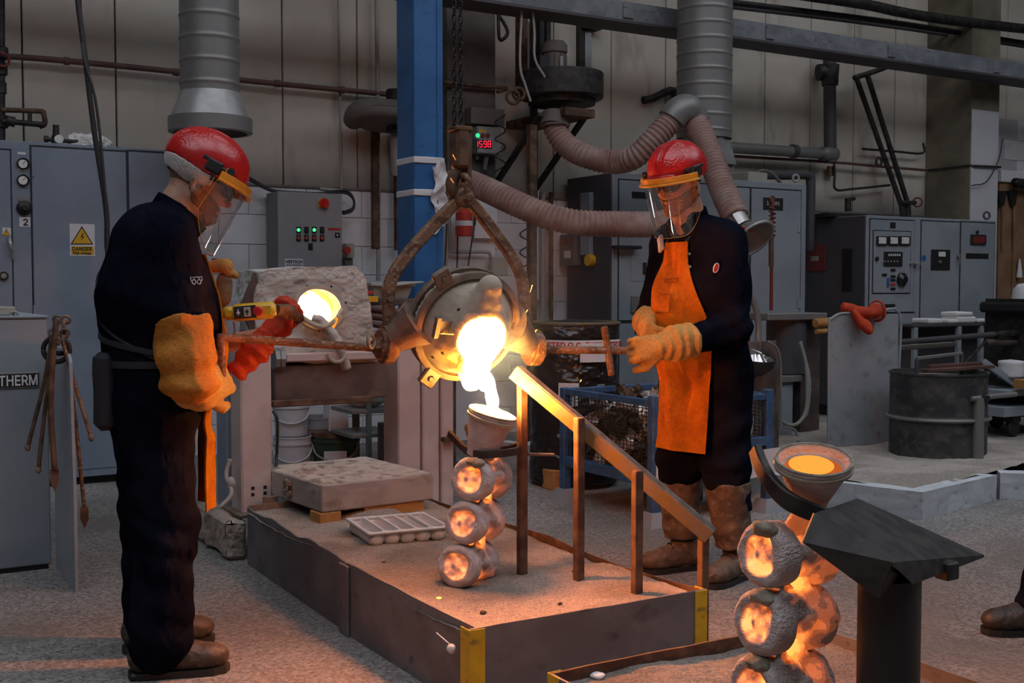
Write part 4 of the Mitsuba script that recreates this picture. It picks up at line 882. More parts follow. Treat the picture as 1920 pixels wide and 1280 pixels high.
part(bt, 'tray', cut(boxc(-.35, at_y(28, 580, yB + .1)[0], yB + .08, yB + .35, zB + .012, zB + .05, .004), boxc(-.34, at_y(28, 580, yB + .1)[0] - .008, yB + .09, yB + .34, zB + .02, zB + .2)), 'mat_cream_plastic')
part(bt, 'nut', torus(at_y(27, 590, yB + .07) + V(0, 0, 0), (.2, 1, 0), .014, .005), 'mat_galv', True)
# ---------------------------------------------------------------- spiral ducts
def spiral(px, y, x0, x1, ztop, zbot, pitch, mat_, seed=0):
    c = at_y(px, 100, y)[0]; r = (at_y(x1, 100, y)[0] - at_y(x0, 100, y)[0]) / 2 * .94; k = []
    z = np.arange(zbot, ztop, .008); n = 40
    prof = [(r + .006 * np.exp(-(((zz - zbot) % pitch) - pitch / 2)**2 / .00006), zz) for zz in z]
    m = lathe(prof, (c, y, 0), Zu, 44); v = np.asarray(m.vertices).copy()
    a = np.arctan2(v[:, 1] - y, v[:, 0] - c) / (2 * np.pi); v[:, 2] += a * pitch * .0
    return TM(v, m.faces), c, r
d1 = thing('spiral_duct', 'large grey spiral wound duct with a flared hood above the left man', 'duct')
yd = 7.1; z0 = at_y(393, 180, yd)[2]
m, cx, r = spiral(393, yd, 335, 450, 5.0, z0, .137, 'mat_galv'); part(d1, 'pipe', m, 'mat_galv_dark', True)
zc = at_y(393, 222, yd)[2]; zr = at_y(393, 250, yd)[2]
part(d1, 'flare', lathe([(r + .004, z0 + .02), (r + .008, z0), (r + .06, zc)][::-1], (cx, yd, 0), Zu, 44), 'mat_galv', True)
part(d1, 'hood_rim', lathe([(r + .045, zr), (r + .068, zr), (r + .075, zr + .004), (r + .075, zc), (r + .05, zc + .004)], (cx, yd, 0), Zu, 48), 'mat_galv_dark', 40)
part(d1, 'seam', box((cx + .02, yd - r - .004, (z0 + zc) / 2), (.05, .004, .10), .001), 'mat_galv')
d2 = thing('spiral_duct', 'second spiral wound duct with a grey box foot right of centre', 'duct')
yd = 7.1; z0 = at_y(1330, 262, yd)[2]
m, cx, r = spiral(1321, yd, 1279, 1364, 5.0, z0, .118, 'mat_galv'); part(d2, 'pipe', m, 'mat_galv_dark', True)
zf = at_y(1355, 312, yd)[2]
part(d2, 'box_foot', hullm(np.vstack([[cx + a * r * .95, yd + b * r * .95, z0] for a, b in ((-.7, -.7), (.7, -.7), (.7, .7), (-.7, .7), (1, 0), (0, 1), (-1, 0), (0, -1))] + [[cx + a, yd + b, zf] for a in (-.10, .19) for b in (-.17, .17)])), 'mat_galv', 40)
part(d2, 'box_outlet', hullm(np.vstack([[cx + .19, yd + b, zf + dz] for b in (-.12, .12) for dz in (0, .14)] + [[cx + .07, yd + b, zf - .06] for b in (-.16, .16)] + [[cx + .2, yd + b, zf - .05] for b in (-.14, .14)])), 'mat_galv_dark')
# ---------------------------------------------------------------- control enclosure on the white wall
xl = at_y(500, 430, 8.27)[0]; yE = at_x(521, 430, xl)[1]
en = thing('control_box', 'grey wall control box with two green lamps above the furnace', 'control box')
E0 = at_y(521, 430, yE); xr_, zt_, zb_ = at_y(641, 430, yE)[0], at_y(580, 361, yE)[2], at_y(580, 512, yE)[2] - .1
part(en, 'body', boxc(xl, xr_, yE + .012, 8.27, zb_, zt_, .004), 'mat_encl_side'); part(en, 'door', boxc(xl, xr_, yE, yE + .012, zb_, zt_, .004), 'mat_encl')
rs = part(en, 'isolator', pdisc(606, 381, yE, 9, .03), 'mat_red_plastic'); part(rs, 'plate', slab(597, 373, 615, 390, yE, .006), 'mat_yellow_plastic'); part(rs, 'grip', slab(603, 374, 608, 390, yE, .02, lift=.028), 'mat_red_plastic')
for r_, py in enumerate((431, 446)):
    for c_ in range(4):
        px = 559.5 + 14.7 * c_; on = r_ == 0 and c_ in (0, 2)
        bk_ = part(en, 'push_button', slab(px - 4, py - 6, px + 4, py + 6, yE, .010), 'mat_black')
        part(bk_, 'cap', pdisc(px, py, yE, 3.4, .008, 14, .010), 'mat_off' if on else ('mat_black' if r_ == 0 else 'mat_red_paint'), 40, **({'emitter': glow((.08, 1.0, .35), .01)} if on else {}))
bk_ = part(en, 'push_button', slab(578, 456, 586, 468, yE, .010), 'mat_black'); part(bk_, 'cap', pdisc(582, 461, yE, 3.2, .008, 14, .010), 'mat_black')
part(en, 'red_label', slab(615, 427, 638, 432, yE, .003), 'mat_red_paint'); lk_ = part(en, 'lock', slab(628, 436, 637, 445, yE, .008), 'mat_black'); part(lk_, 'keyhole', pdisc(632.5, 440.5, yE, 1.8, .003, 10, .008), 'mat_meter_face')
lk_ = part(en, 'maker_label', slab(534, 485, 568, 502, yE, .003), 'mat_paper', label='small white maker label'); face_text('HEITECH', 551, 490.5, yE, 5.5, 'mat_black', lk_, 'lettering', True, .005, 30)
part(lk_, 'line', slab(536, 496, 566, 497.5, yE, .001, lift=.003), 'mat_cable')
es = thing('emergency_stop', 'red stop button in a pale box on the white wall right of the control box', 'button')
part(es, 'box', slab(642, 457, 657, 483, 8.28, .08), 'mat_cream_plastic'); part(es, 'button', pdisc(649, 469, 8.28, 7, .03, 20, .08), 'mat_red_paint')
part(es, 'base', slab(642, 484, 657, 497, 8.28, .05), 'mat_dusty')
cb = thing('cable_bundle', 'dark cables looping over the top of the grey control box', 'cable')
for i, dy in enumerate((0, 4)):
    part(cb, 'cable', ppipe([(462, 330 + dy), (480, 340 + dy), (500, 352 + dy * .6), (520, 358 + dy * .5), (560, 361), (600, 362), (640, 361 - dy), (656, 366 - dy), (664, 378), (661, 390 + dy), (648, 396 + dy), (642, 396 + dy)], 8.18, .009), 'mat_cable', True)
part(cb, 'conduit', tube([at_y(600, 354, 8.2), at_y(642, 358, 8.2)], .015, 10), 'mat_cable_grey', True)
cd = thing('conduit', 'thin pale vertical conduit at the edge of the grey control box', 'conduit'); part(cd, 'pipe', tube([at_y(634, -20, 8.26), at_y(637, 150, 8.26), at_y(640, 360, 8.26)], .010, 8), 'mat_cable_grey', True)
cd = thing('conduit', 'grey vertical conduit between two brown strips on the white wall', 'conduit'); part(cd, 'pipe', tube([at_y(706, -20, 8.22), at_y(708, 200, 8.22), at_y(710, 350, 8.22), at_y(709, 526, 8.22)], .017, 10), 'mat_cable_grey', True)
one('brown_strip', 'left of two brown vertical strips hanging down the white wall', 'strip', slab(695, 185, 707, 467, 8.25, .05), 'mat_rust_dark', group=None)
one('brown_strip', 'right of two brown vertical strips hanging down the white wall', 'strip', slab(738, 240, 749, 469, 8.25, .05), 'mat_rust_dark')
ff = thing('flanged_duct', 'dusty rounded duct end left of the blue column high on the wall', 'duct')
yv = 8.0; c0_ = at_y(672, 213, yv)
part(ff, 'bend', tube(spline([at_y(662, 226, yv + .1), at_y(668, 212, yv), at_y(690, 203, yv - .05), at_y(775, 208, yv - .05)], 8), .075, 20), 'mat_dusty', True)
part(ff, 'scroll', lathe([(0, -.05), (.20, -.05), (.24, -.02), (.24, .02), (.20, .05), (0, .05)], at_y(720, 224, yv), (.1, .1, 1), 40), 'mat_dusty', True)
part(ff, 'motor', cyl(at_y(742, 196, yv), at_y(742, 168, yv), .075, n=20, bev=.01), 'mat_black_iron', 40)
part(ff, 'bracket', slab(724, 236, 752, 250, yv, .1), 'mat_black'); part(ff, 'drop_pipe', tube([at_y(742, 235, yv), at_y(746, 330, yv)], .05, 14), 'mat_hose_dust', True)
tb = thing('storage_bin', 'pale grey plastic tote bin behind the left yoke arm', 'bin')
yT = 6.6; q0, q1 = at_y(698, 560, yT), at_y(776, 530, yT)
part(tb, 'bin', cut(hullm(np.vstack([[x, y, z] for z, i in ((q0[2], .03), (q1[2], 0)) for x in (q0[0] + i, q1[0] - i) for y in (yT + i, yT + .3 - i)])), hullm(np.vstack([[x, y, z] for z, i in ((q0[2] + .015, .042), (q1[2] + .01, .012)) for x in (q0[0] + i, q1[0] - i) for y in (yT + i, yT + .3 - i)]))), 'mat_cream_plastic')
part(tb, 'rim', cat([boxc(q0[0] - .012, q1[0] + .012, yT - .012, yT + .004, q1[2] - .022, q1[2] + .002), boxc(q0[0] - .012, q0[0] + .004, yT, yT + .31, q1[2] - .022, q1[2] + .002), boxc(q1[0] - .004, q1[0] + .012, yT, yT + .31, q1[2] - .022, q1[2] + .002), boxc(q0[0] - .012, q1[0] + .012, yT + .296, yT + .312, q1[2] - .022, q1[2] + .002)]), 'mat_cream_plastic', 40)
part(tb, 'lid', box(at_y(738, 533, yT + .1), (.30, .26, .012), .003, rotz(.1) @ roty(-.10)), 'mat_cream_plastic')
one('bench_shelf', 'brown steel bench under the tote bin and the hose rolls', 'bench', cat([boxc(q0[0] - .02, q1[0] + .3, yT - .15, yT + .5, q0[2] - .04, q0[2] - .002), boxc(at_y(682, 600, yT)[0], q1[0] + .25, yT - .34, yT - .1, at_y(690, 634, yT - .2)[2] - .03, at_y(690, 634, yT - .2)[2] - .005), *[boxc(x, x + .04, y, y + .04, 0, q0[2] - .04) for x in (q0[0] + .05, q1[0] + .2) for y in (yT - .12, yT + .42)]]), 'mat_brown_steel')
for i, (pa, pb_, r_) in enumerate([((688, 578), (796, 592), .024), ((690, 592), (796, 606), .022), ((692, 606), (790, 622), .020)]):
    one('hose_roll', ('top', 'middle', 'lowest')[i] + ' of three red brown hoses lying behind the left yoke arm', 'hose', tube([at_y(*pa, yT - .20 - .02 * i), at_y(*pb_, yT - .26)], r_, 14), 'mat_red_pipe', True)
for i, (a, b, c_, d, mt, lab) in enumerate([(683, 545, 694, 552, 'mat_red_paint', 'small red box behind the furnace block'), (684, 555, 703, 566, 'mat_yellow_plastic', 'yellow box under the small red box behind the furnace block')]):
    one('small_box', lab, 'box', slab(a, b, c_, d, yT - .28, .05), mt)
# ---------------------------------------------------------------- readout box
yR = 7.93; ro = thing('readout_box', 'grey temperature readout box with a red number and a green lamp', 'display')
part(ro, 'body', slab(882, 241, 926, 291, yR + .12, .12, .006), 'mat_encl'); part(ro, 'yellow_label', slab(898, 243, 911, 248, yR, .002), 'mat_yellow_plastic')
for i, px in enumerate((895, 904.5, 914)):
    k = part(ro, 'lamp', pdisc(px, 254, yR, 4.2, .012, 18), 'mat_off' if i == 0 else 'mat_red_dark', 40, **({'emitter': glow((.05, .9, .35), .01)} if i == 0 else {}))
sc = part(ro, 'screen', slab(886, 262, 922, 278, yR, .004), 'mat_black'); SEG = {'1': 'bc', '5': 'afgcd', '9': 'abcdfg', '8': 'abcdefg'}
sp_ = {'a': (0, 1, 1, 1), 'b': (1, 1, 1, .5), 'c': (1, .5, 1, 0), 'd': (0, 0, 1, 0), 'e': (0, .5, 0, 0), 'f': (0, 1, 0, .5), 'g': (0, .5, 1, .5)}
for i, ch in enumerate('1598'):
    ms = []
    for sg in SEG[ch]:
        a, b, c_, d = sp_[sg]; X = lambda t: 891 + 8.0 * i + 5.0 * t; Y = lambda t: 275.5 - 11 * t
        ms.append(beamb(at_y(X(a), Y(b), yR - .005), at_y(X(c_), Y(d), yR - .005), .0075, .002, .0004, (0, 1, 0)))
    part(sc, 'digit', cat(ms), 'mat_off', False, emitter=glow((1.3, .03, .07), .01))
part(ro, 'gland', cyl(at_y(912, 291, yR + .06), at_y(909, 318, yR + .06), .022, .016, n=12), 'mat_dusty', 40); part(ro, 'gland', cyl(at_y(895, 291, yR + .06), at_y(895, 299, yR + .06), .012, n=12), 'mat_dusty', 40)
cw = [at_y(938 + 9 * math.cos(t * 2.2), 215 + 11 * t, 7.85) + V(0, .03 * math.sin(t * 2.2), 0) for t in np.linspace(0, 10, 90)]
one('coiled_cable', 'dark coiled cable hanging right of the readout box', 'cable', tube(cw, .006, 7), 'mat_cable', True)
cw = [at_y(984 + 8 * math.cos(t * 2.4), 425 + 13 * t, 8.22) + V(0, .04 * math.sin(t * 2.4), 0) for t in np.linspace(0, 8, 90)]
one('coiled_cable', 'thin coiled cable on the white wall beside the right yoke arm', 'cable', tube(cw, .006, 7), 'mat_cable', True)
fe = thing('fire_extinguisher', 'red fire extinguisher on the white wall behind the yoke', 'fire extinguisher'); o = at_y(870, 443, 7.9); zt_ = at_y(870, 392, 7.9)[2]; rr_ = .066
part(fe, 'cylinder', lathe([(0, 0), (rr_ * .9, 0), (rr_, .02), (rr_, zt_ - o[2] - .03), (rr_ * .6, zt_ - o[2]), (.02, zt_ - o[2] + .02), (0, zt_ - o[2] + .02)], o, Zu, 28), 'mat_red_paint', 40)
part(fe, 'label', lathe([(rr_ + .001, .08), (rr_ + .001, .12)], o, Zu, 28), 'mat_paper', True); part(fe, 'valve', cyl(o + V(0, 0, zt_ - o[2]), o + V(0, 0, zt_ - o[2] + .06), .014), 'mat_galv', 40)
part(fe, 'hose', tube(spline([V(o[0] + .01, o[1] - .02, zt_ + .04), V(o[0] + .08, o[1] - .02, zt_ + .02), V(o[0] + .085, o[1] - .02, zt_ - .12)], 6), .010, 8), 'mat_black', True); part(fe, 'handle', box((o[0] + .03, o[1], zt_ + .06), (.09, .02, .012)), 'mat_black')
one('wall_notice', 'pale notice board on the white wall behind the right yoke arm', 'notice', slab(888, 372, 931, 447, 8.02, .012), 'mat_white')
cd = thing('conduit', 'bent grey conduit on the white wall that ends in a cream junction box', 'conduit'); part(cd, 'pipe', ppipe([(841, 330), (843, 420), (845, 464), (852, 472), (905, 472), (918, 475), (920, 485)], 8.0, .014), 'mat_cable_grey', True); part(cd, 'junction_box', slab(916, 482, 946, 516, 8.02, .06), 'mat_cream_plastic')
for i, pts in enumerate([[(858, 440), (857, 500), (850, 550)], [(893, 400), (882, 470), (872, 540)], [(838, 420), (835, 480), (832, 540)]]):
    one('loose_cable', ('left middle', 'right', 'far left')[i] + ' of the thin cables trailing down the white wall behind the yoke', 'cable', ppipe(pts, 7.98, .006, 7), 'mat_cable', True)
for i, (a, b, c_, d, mt, lab) in enumerate([(886, 505, 893, 535, 'mat_brown_steel', 'small brown block on the white wall above the ladle'), (1002, 432, 1010, 560, 'mat_white_plastic', 'left of the pale pipes right of the ladle'), (1014, 440, 1022, 600, 'mat_cable_grey', 'second of the pale pipes right of the ladle'), (1030, 440, 1036, 600, 'mat_rust_dark', 'brown pipe beside the dark cabinet side')]):
    if i == 0: one('wall_block', lab, 'block', slab(a, b, c_, d, 8.0, .03), mt)
    else: one('riser_pipe', lab, 'pipe', tube([at_y((a + c_) / 2, b - 80, 8.24), at_y((a + c_) / 2, d, 8.24)], .020, 10), mt, True)
one('dark_stanchion', 'thin dark steel stanchion standing right of the right yoke arm', 'post', boxc(at_y(988, 400, 7.55)[0], at_y(1001, 400, 7.55)[0], 7.5, 7.56, 0, at_y(995, 235, 7.55)[2]), 'mat_rust_dark')
# ---------------------------------------------------------------- fan and flexible hoses
fn = thing('extractor_fan', 'dark extractor fan drum with a motor on a wall bracket', 'fan'); yF = 7.65
c = at_y(1053, 168, yF); zt_, zb_ = at_y(1053, 138, yF)[2], at_y(1053, 186, yF)[2]; r = (at_y(1121, 168, yF)[0] - at_y(985, 168, yF)[0]) / 2 * .97
part(fn, 'housing', lathe([(0, zb_ - .045), (r * .8, zb_ - .045), (r * .82, zb_ - .005), (r * .97, zb_), (r, zb_ + .01), (r, zt_ - .01), (r * .98, zt_), (0, zt_ + .004)], (c[0], yF, 0), Zu, 48), 'mat_black_iron', 40)
mc = at_y(1040, 100, yF); zm = at_y(1040, 78, yF)[2]
mk = part(fn, 'motor', lathe([(0, zt_), (.085, zt_), (.085, zm - .09), (.10, zm - .088), (.10, zm - .03), (.075, zm), (0, zm + .002)], (mc[0], yF, 0), Zu, 28), 'mat_dusty', 40)
for a in range(12): t = a * math.pi / 6; part(mk, 'fin', box((mc[0] + .088 * math.cos(t), yF + .088 * math.sin(t), (zt_ + zm - .09) / 2), (.02, .006, zm - .12 - zt_), .001, rotz(t)), 'mat_dusty')
part(mk, 'terminal_box', box(at_y(1016, 118, yF - .02), (.09, .09, .10), .004), 'mat_black'); part(mk, 'rating_plate', slab(1050, 105, 1056, 126, yF - .10, .004), 'mat_galv')
part(fn, 'shelf', boxc(at_y(968, 205, 8.1)[0], at_y(1119, 205, yF - .3)[0], yF - .28, 8.27, at_y(1050, 214, yF - .3)[2], at_y(1050, 198, yF - .3)[2]), 'mat_rust_dark')
for px in (984, 1100):
    a = at_y(px + (30 if px < 1000 else 0), 214, yF - .2); part(fn, 'bracket', cat([beamb((a[0], 8.25, a[2] - .55), a, .04, .04), boxc(a[0] - .02, a[0] + .02, 8.2, 8.27, a[2] - .8, a[2] + .9)]), 'mat_black_iron')
part(fn, 'outlet', cyl(at_y(1043, 215, yF - .1), at_y(1040, 238, yF - .12), .11, n=24), 'mat_dusty', 40)
for i, pts in enumerate([[(997, 0), (1002, 60), (1003, 110), (1022, 145)], [(978, 20), (975, 120), (985, 160), (995, 190)]]): part(fn, 'cable', ppipe(pts, yF - .18, .010), 'mat_cable_grey', True)
part(fn, 'wheel_bracket', cat([torus(at_y(962, 182, yF), (.2, 1, 0), .05, .014, 20, 8), torus(at_y(973, 176, yF), (.2, 1, 0), .045, .014, 20, 8)]), 'mat_rust_dark', True)
fs_ = thing('steel_hanger', 'dark hanger post with a galvanised strut right of the fan', 'post'); part(fs_, 'post', slab(1080, 40, 1090, 137, 8.30, .06), 'mat_black_iron'); part(fs_, 'strut', slab(1090, 62, 1103, 137, 8.30, .05), 'mat_galv'); part(fs_, 'head', slab(1082, 32, 1116, 58, 8.30, .1), 'mat_black_iron')
one('dark_post', 'thick dark vertical post left of the fan', 'post', slab(966, -30, 980, 180, 8.1, .08), 'mat_rust_dark'); one('dark_post', 'pair of dark wall pipes behind the fan motor', 'post', cat([slab(1007, 20, 1015, 140, 8.2, .05), slab(1019, 20, 1027, 140, 8.2, .05)]), 'mat_black_iron')
lo = thing('loop_bracket', 'dark looped bracket high right of the grimy pilaster', 'bracket'); part(lo, 'loop', ppipe([(934, 10), (936, 70), (945, 72), (952, 60), (944, 42), (936, 30)], 8.1, .014), 'mat_black_iron', True)
def hose(label_, pts, r, amp=.006, mat_='mat_hose', nn=14, dens=.034):
    k = thing('ribbed_hose', label_, 'hose'); p = spline(pts, nn); s = np.r_[0, np.cumsum(np.linalg.norm(np.diff(p, axis=0), axis=1))]
    n = int(s[-1] / (dens / 8)); amp = amp * .85; t = np.linspace(0, s[-1], n); q = np.stack([np.interp(t, s, p[:, i]) for i in range(3)], 1)
    part(k, 'skin', tube(q, r + amp * np.cos(2 * np.pi * t / dens), 22), mat_, True); return k
h1 = hose('pink grey ribbed hose that swoops from the fan to the elbow above the right man', [at_y(1040, 226, yF - .1), at_y(1043, 245, yF - .12), at_y(1065, 275, yF - .2), at_y(1105, 295, yF - .35), at_y(1150, 304, 7.2), at_y(1190, 294, 7.0), at_y(1225, 262, 6.9), at_y(1262, 222, 6.85)], .088, .0055)
part(h1, 'clamp', torus(at_y(1041, 236, yF - .11), (0, .1, 1), .105, .012, 28, 8), 'mat_dusty', True)
h2 = hose('ribbed hose that drops from the elbow to the small hood behind the right man', [at_y(1301, 222, 6.85), at_y(1318, 260, 6.7), at_y(1338, 310, 6.5), at_y(1355, 355, 6.35), at_y(1372, 392, 6.2), at_y(1381, 408, 6.15)], .092, .006)
part(h2, 'elbow', tube(spline([at_y(1258, 226, 6.86), at_y(1270, 210, 6.84), at_y(1285, 203, 6.83), at_y(1298, 212, 6.84), at_y(1305, 230, 6.84)], 6), .108, 24), 'mat_galv_dark', True)
part(h2, 'foil_collar', rough(tube([at_y(1376, 400, 6.17), at_y(1392, 425, 6.1)], .075, 20), .004, 60), 'mat_foil', False)
h3 = hose('long dusty ribbed hose that sags from behind the hook to the right man', [at_y(836, 345, 7.6), at_y(870, 340, 7.3), at_y(905, 352, 7.05), at_y(960, 378, 6.8), at_y(1020, 403, 6.6), at_y(1080, 417, 6.45), at_y(1150, 420, 6.35), at_y(1225, 420, 6.3), at_y(1300, 412, 6.3)], .086, .005)
hd = thing('fume_hood', 'small grey fume hood with a dark open face hanging behind the right man', 'hood'); a = at_y(1394, 424, 6.1); b = at_y(1425, 462, 5.95); dr_ = unit(b - a)
part(hd, 'cone', lathe([(.05, 0), (.055, .01), (.15, .11), (.16, .13), (.15, .13), (.05, .02)], a, dr_, 32), 'mat_galv_dark', 40); part(hd, 'ring', torus(a + dr_ * .13, dr_, .157, .012, 32, 8), 'mat_galv', True)
part(hd, 'red_strap', tube(spline([at_y(1378, 428, 6.0), at_y(1395, 426, 5.95), at_y(1412, 434, 5.95)], 5), .008, 8), 'mat_red_paint', True); part(hd, 'tube', cyl(a - dr_ * .12, a + dr_ * .02, .07, .055, n=20), 'mat_foil', 40)
# ---------------------------------------------------------------- the melting furnace
yu = 5.55
fu = thing('melting_furnace', 'pale refractory furnace block with a white hot round mouth on a brown steel frame', 'furnace')
pp = [at_y(a, b, yu) for a, b in ((484, 620), (478, 575), (489, 509), (560, 503), (668, 503), (684, 520), (706, 688), (640, 694), (522, 664))]
outer = Polygon([(p[0], p[2]) for p in pp]).buffer(.012).buffer(-.004)
hc = at_y(598, 576, yu); Rh = .098
def ell_poly(c, a, b, n=40, t=0.0): return Polygon([(c[0] + a * math.cos(i) * math.cos(t) - b * math.sin(i) * math.sin(t), c[2] + a * math.cos(i) * math.sin(t) + b * math.sin(i) * math.cos(t)) for i in np.linspace(0, 2 * math.pi, n, endpoint=False)])
blk = prism(outer.difference(ell_poly(hc, .120, .094, 40, -.25)), .34, (0, yu + .34, 0), FRONT)
blk = TM(*trimesh.remesh.subdivide_to_size(blk.vertices, blk.faces, .035)); vv = np.asarray(blk.vertices).copy()
edge = np.abs(vv[:, 1] - yu) < .01
w_ = np.exp(-((vv[:, 0] - hc[0])**2 + (vv[:, 2] - hc[2])**2) / .03)
vv += (np.stack([meshkit.fbm(vv * 16, 3, s) for s in (1, 2, 3)], 1) - .5) * .022 * (1 - w_)[:, None]
part(fu, 'refractory_block', TM(vv, blk.faces), 'mat_refractory', 45)
rg_ = prism(ell_poly(hc, .142, .114, 48, -.25).difference(ell_poly(hc, .118, .092, 48, -.25)), .014, (0, yu + .004, 0), FRONT)
part(fu, 'mouth_ring', rg_, 'mat_ceramic', 40)
part(fu, 'hot_wall', prism(ell_poly(hc, .124, .098, 48, -.25).difference(ell_poly(hc, .117, .091, 48, -.25)), .20, (0, yu + .21, 0), FRONT), 'mat_off', 40, emitter=glow((1.5, .45, .03), .15))
part(fu, 'melt', move(ellm((0, 0, 0), (.116, .004, .090), 3, roty(.25)), (hc[0] - .004, yu + .11, hc[2] - .026)), 'mat_off', True, emitter=glow(MELT * 1.0, 2.0))
sp2 = [at_y(585, 596, yu - .03), at_y(606, 606, yu - .05), at_y(628, 632, yu - .06), at_y(640, 662, yu - .05), at_y(650, 690, yu - .03)]
part(fu, 'spout', rough(tube(spline(sp2, 6), .034, 16, rx=.7), .010, 25), 'mat_refractory', True)
part(fu, 'spout_rim', tube(spline([at_y(560, 590, yu - .01), at_y(585, 606, yu - .05), at_y(608, 612, yu - .08), at_y(628, 600, yu - .05), at_y(640, 580, yu - .01)], 6), .013, 10), 'mat_ceramic', True)
part(fu, 'hot_runnel', tube(spline([at_y(610, 608, yu - .055), at_y(622, 614, yu - .06), at_y(630, 596, yu - .05)], 5), .012, 10), 'mat_off', True, emitter=glow((1.4, .35, .03), .02))
part(fu, 'eye_loop', torus(at_y(632, 662, yu - .07), (.2, 1, 0), .045, .011, 24, 8, math.pi, 2 * math.pi), 'mat_ceramic', True)
part(fu, 'back_plate', hullm(np.vstack([[at_y(a, b, yu + .36) + V(0, d, 0)] for a, b in ((466, 570), (484, 510), (668, 506), (690, 560), (704, 690), (500, 690)) for d in (0, .02)])), 'mat_brown_steel')
part(fu, 'side_plate', hullm(np.vstack([at_y(a, b, y) + V(dx, 0, 0) for a, b, y in ((488, 512, yu + .02), (464, 575, yu + .02), (500, 660, yu + .02), (484, 512, yu + .36), (460, 575, yu + .36), (500, 680, yu + .36)) for dx in (-.035, -.02)])), 'mat_brown_steel')
for px, py in ((472, 528), (676, 530)): part(fu, 'lifting_pin', cyl(at_y(px - 6, py, yu + .06), at_y(px + 10, py, yu + .06), .012, n=10), 'mat_galv', 40)
for a in range(7): t = a * .9 + .2; part(fu, 'pin_hole', cyl(V(hc[0] + .15 * math.cos(t), yu - .004, hc[2] + .12 * math.sin(t)), V(hc[0] + .15 * math.cos(t), yu + .01, hc[2] + .12 * math.sin(t)), .005, n=8), 'mat_hot_black')
part(fu, 'steel_body', boxc(at_y(512, 700, yu)[0], at_y(722, 700, yu)[0], yu - .02, yu + .6, at_y(600, 750, yu)[2], at_y(600, 682, yu)[2], .006), 'mat_brown_steel')
part(fu, 'upper_ledge', boxc(at_y(530, 670, yu)[0], at_y(706, 670, yu)[0], yu - .05, yu + .4, at_y(600, 676, yu)[2], at_y(600, 660, yu)[2], .006), 'mat_pink_steel')
part(fu, 'bottom_lip', boxc(at_y(505, 752, yu)[0], at_y(690, 752, yu)[0], yu - .06, yu + .6, at_y(600, 757, yu)[2], at_y(600, 745, yu)[2], .004), 'mat_rust_dark')
for px in (516, 526): part(fu, 'pivot_flange', lathe([(0, -.012), (.055, -.012), (.055, .012), (0, .012)], at_y(px, 672, yu - .02), (1, 0, 0), 8), 'mat_galv_dark', 30)
zpl = .20; pc = at_z(478, 962, zpl); Dp = pc @ Fh; wp_ = 58 * Dp / FPX
pl1 = part(fu, 'pillar', boxc(at_y(452, 800, pc[1])[0], at_y(510, 800, pc[1])[0], pc[1], pc[1] + .16, zpl, at_y(480, 648, pc[1])[2], .008), 'mat_pink_steel', 40)
part(pl1, 'base_plate', boxc(at_y(444, 955, pc[1])[0], at_y(518, 955, pc[1])[0], pc[1] - .03, pc[1] + .22, zpl - .012, zpl + .006), 'mat_steel_scale')
for px, py in ((474, 915), (474, 927), (497, 913), (497, 924)): part(pl1, 'hole', slab(px - 3, py - 3, px + 3, py + 3, pc[1], .002), 'mat_hot_black')
part(fu, 'pillar', boxc(at_y(424, 800, pc[1] + .2)[0], at_y(452, 800, pc[1] + .2)[0], pc[1] + .2, pc[1] + .36, .0, at_y(440, 560, pc[1] + .2)[2], .008), 'mat_cab_blue', 40)
for a, b, m_ in ((747, 789, 'mat_pink_steel'), (793, 824, 'mat_pink_steel'), (828, 851, 'mat_pink_steel')):
    part(fu, 'pillar', boxc(at_y(a, 800, yu + .1)[0], at_y(b, 800, yu + .1)[0], yu + .1, yu + .30, 0, at_y(780, 640, yu)[2], .008), m_, 40)
part(fu, 'pillar_bracket', slab(826, 818, 852, 826, yu + .1, .05), 'mat_rust_dark')
one('rubble_plinth', 'broken concrete plinth under the left furnace pillar', 'plinth', rough(TM(*trimesh.remesh.subdivide_to_size(*(lambda m: (m.vertices, m.faces))(boxc(at_z(408, 1040, 0)[0], at_z(474, 1055, 0)[0] + .0, at_z(440, 1052, 0)[1], pc[1] + .5, 0, zpl - .014, .02)), .04)), .02, 12, 4), 'mat_rubble', False)
one('floor_hose', 'thin dark hose hanging down beside the left furnace pillar', 'hose', tube(spline([at_y(512, 770, pc[1] - .02), at_y(520, 790, pc[1] - .02), at_y(519, 850, pc[1] + .05), at_y(514, 890, pc[1] + .1), at_z(530, 905, .21) + V(0, .3, 0)], 6), .007, 8), 'mat_cable', True)
o_ = at_y(428, 900, pc[1] + .1)
one('hose_valve', 'grey hose and small valve on the plinth behind the left man', 'valve', cat([tube(spline([at_y(432, 860, pc[1] + .02), at_y(424, 890, pc[1] + .02), at_y(434, 925, pc[1] - .02), at_y(412, 952, pc[1] - .02)], 6), .010, 8), ellm(at_y(433, 905, pc[1]), (.02, .02, .028), 2)]), 'mat_cable_grey', True)
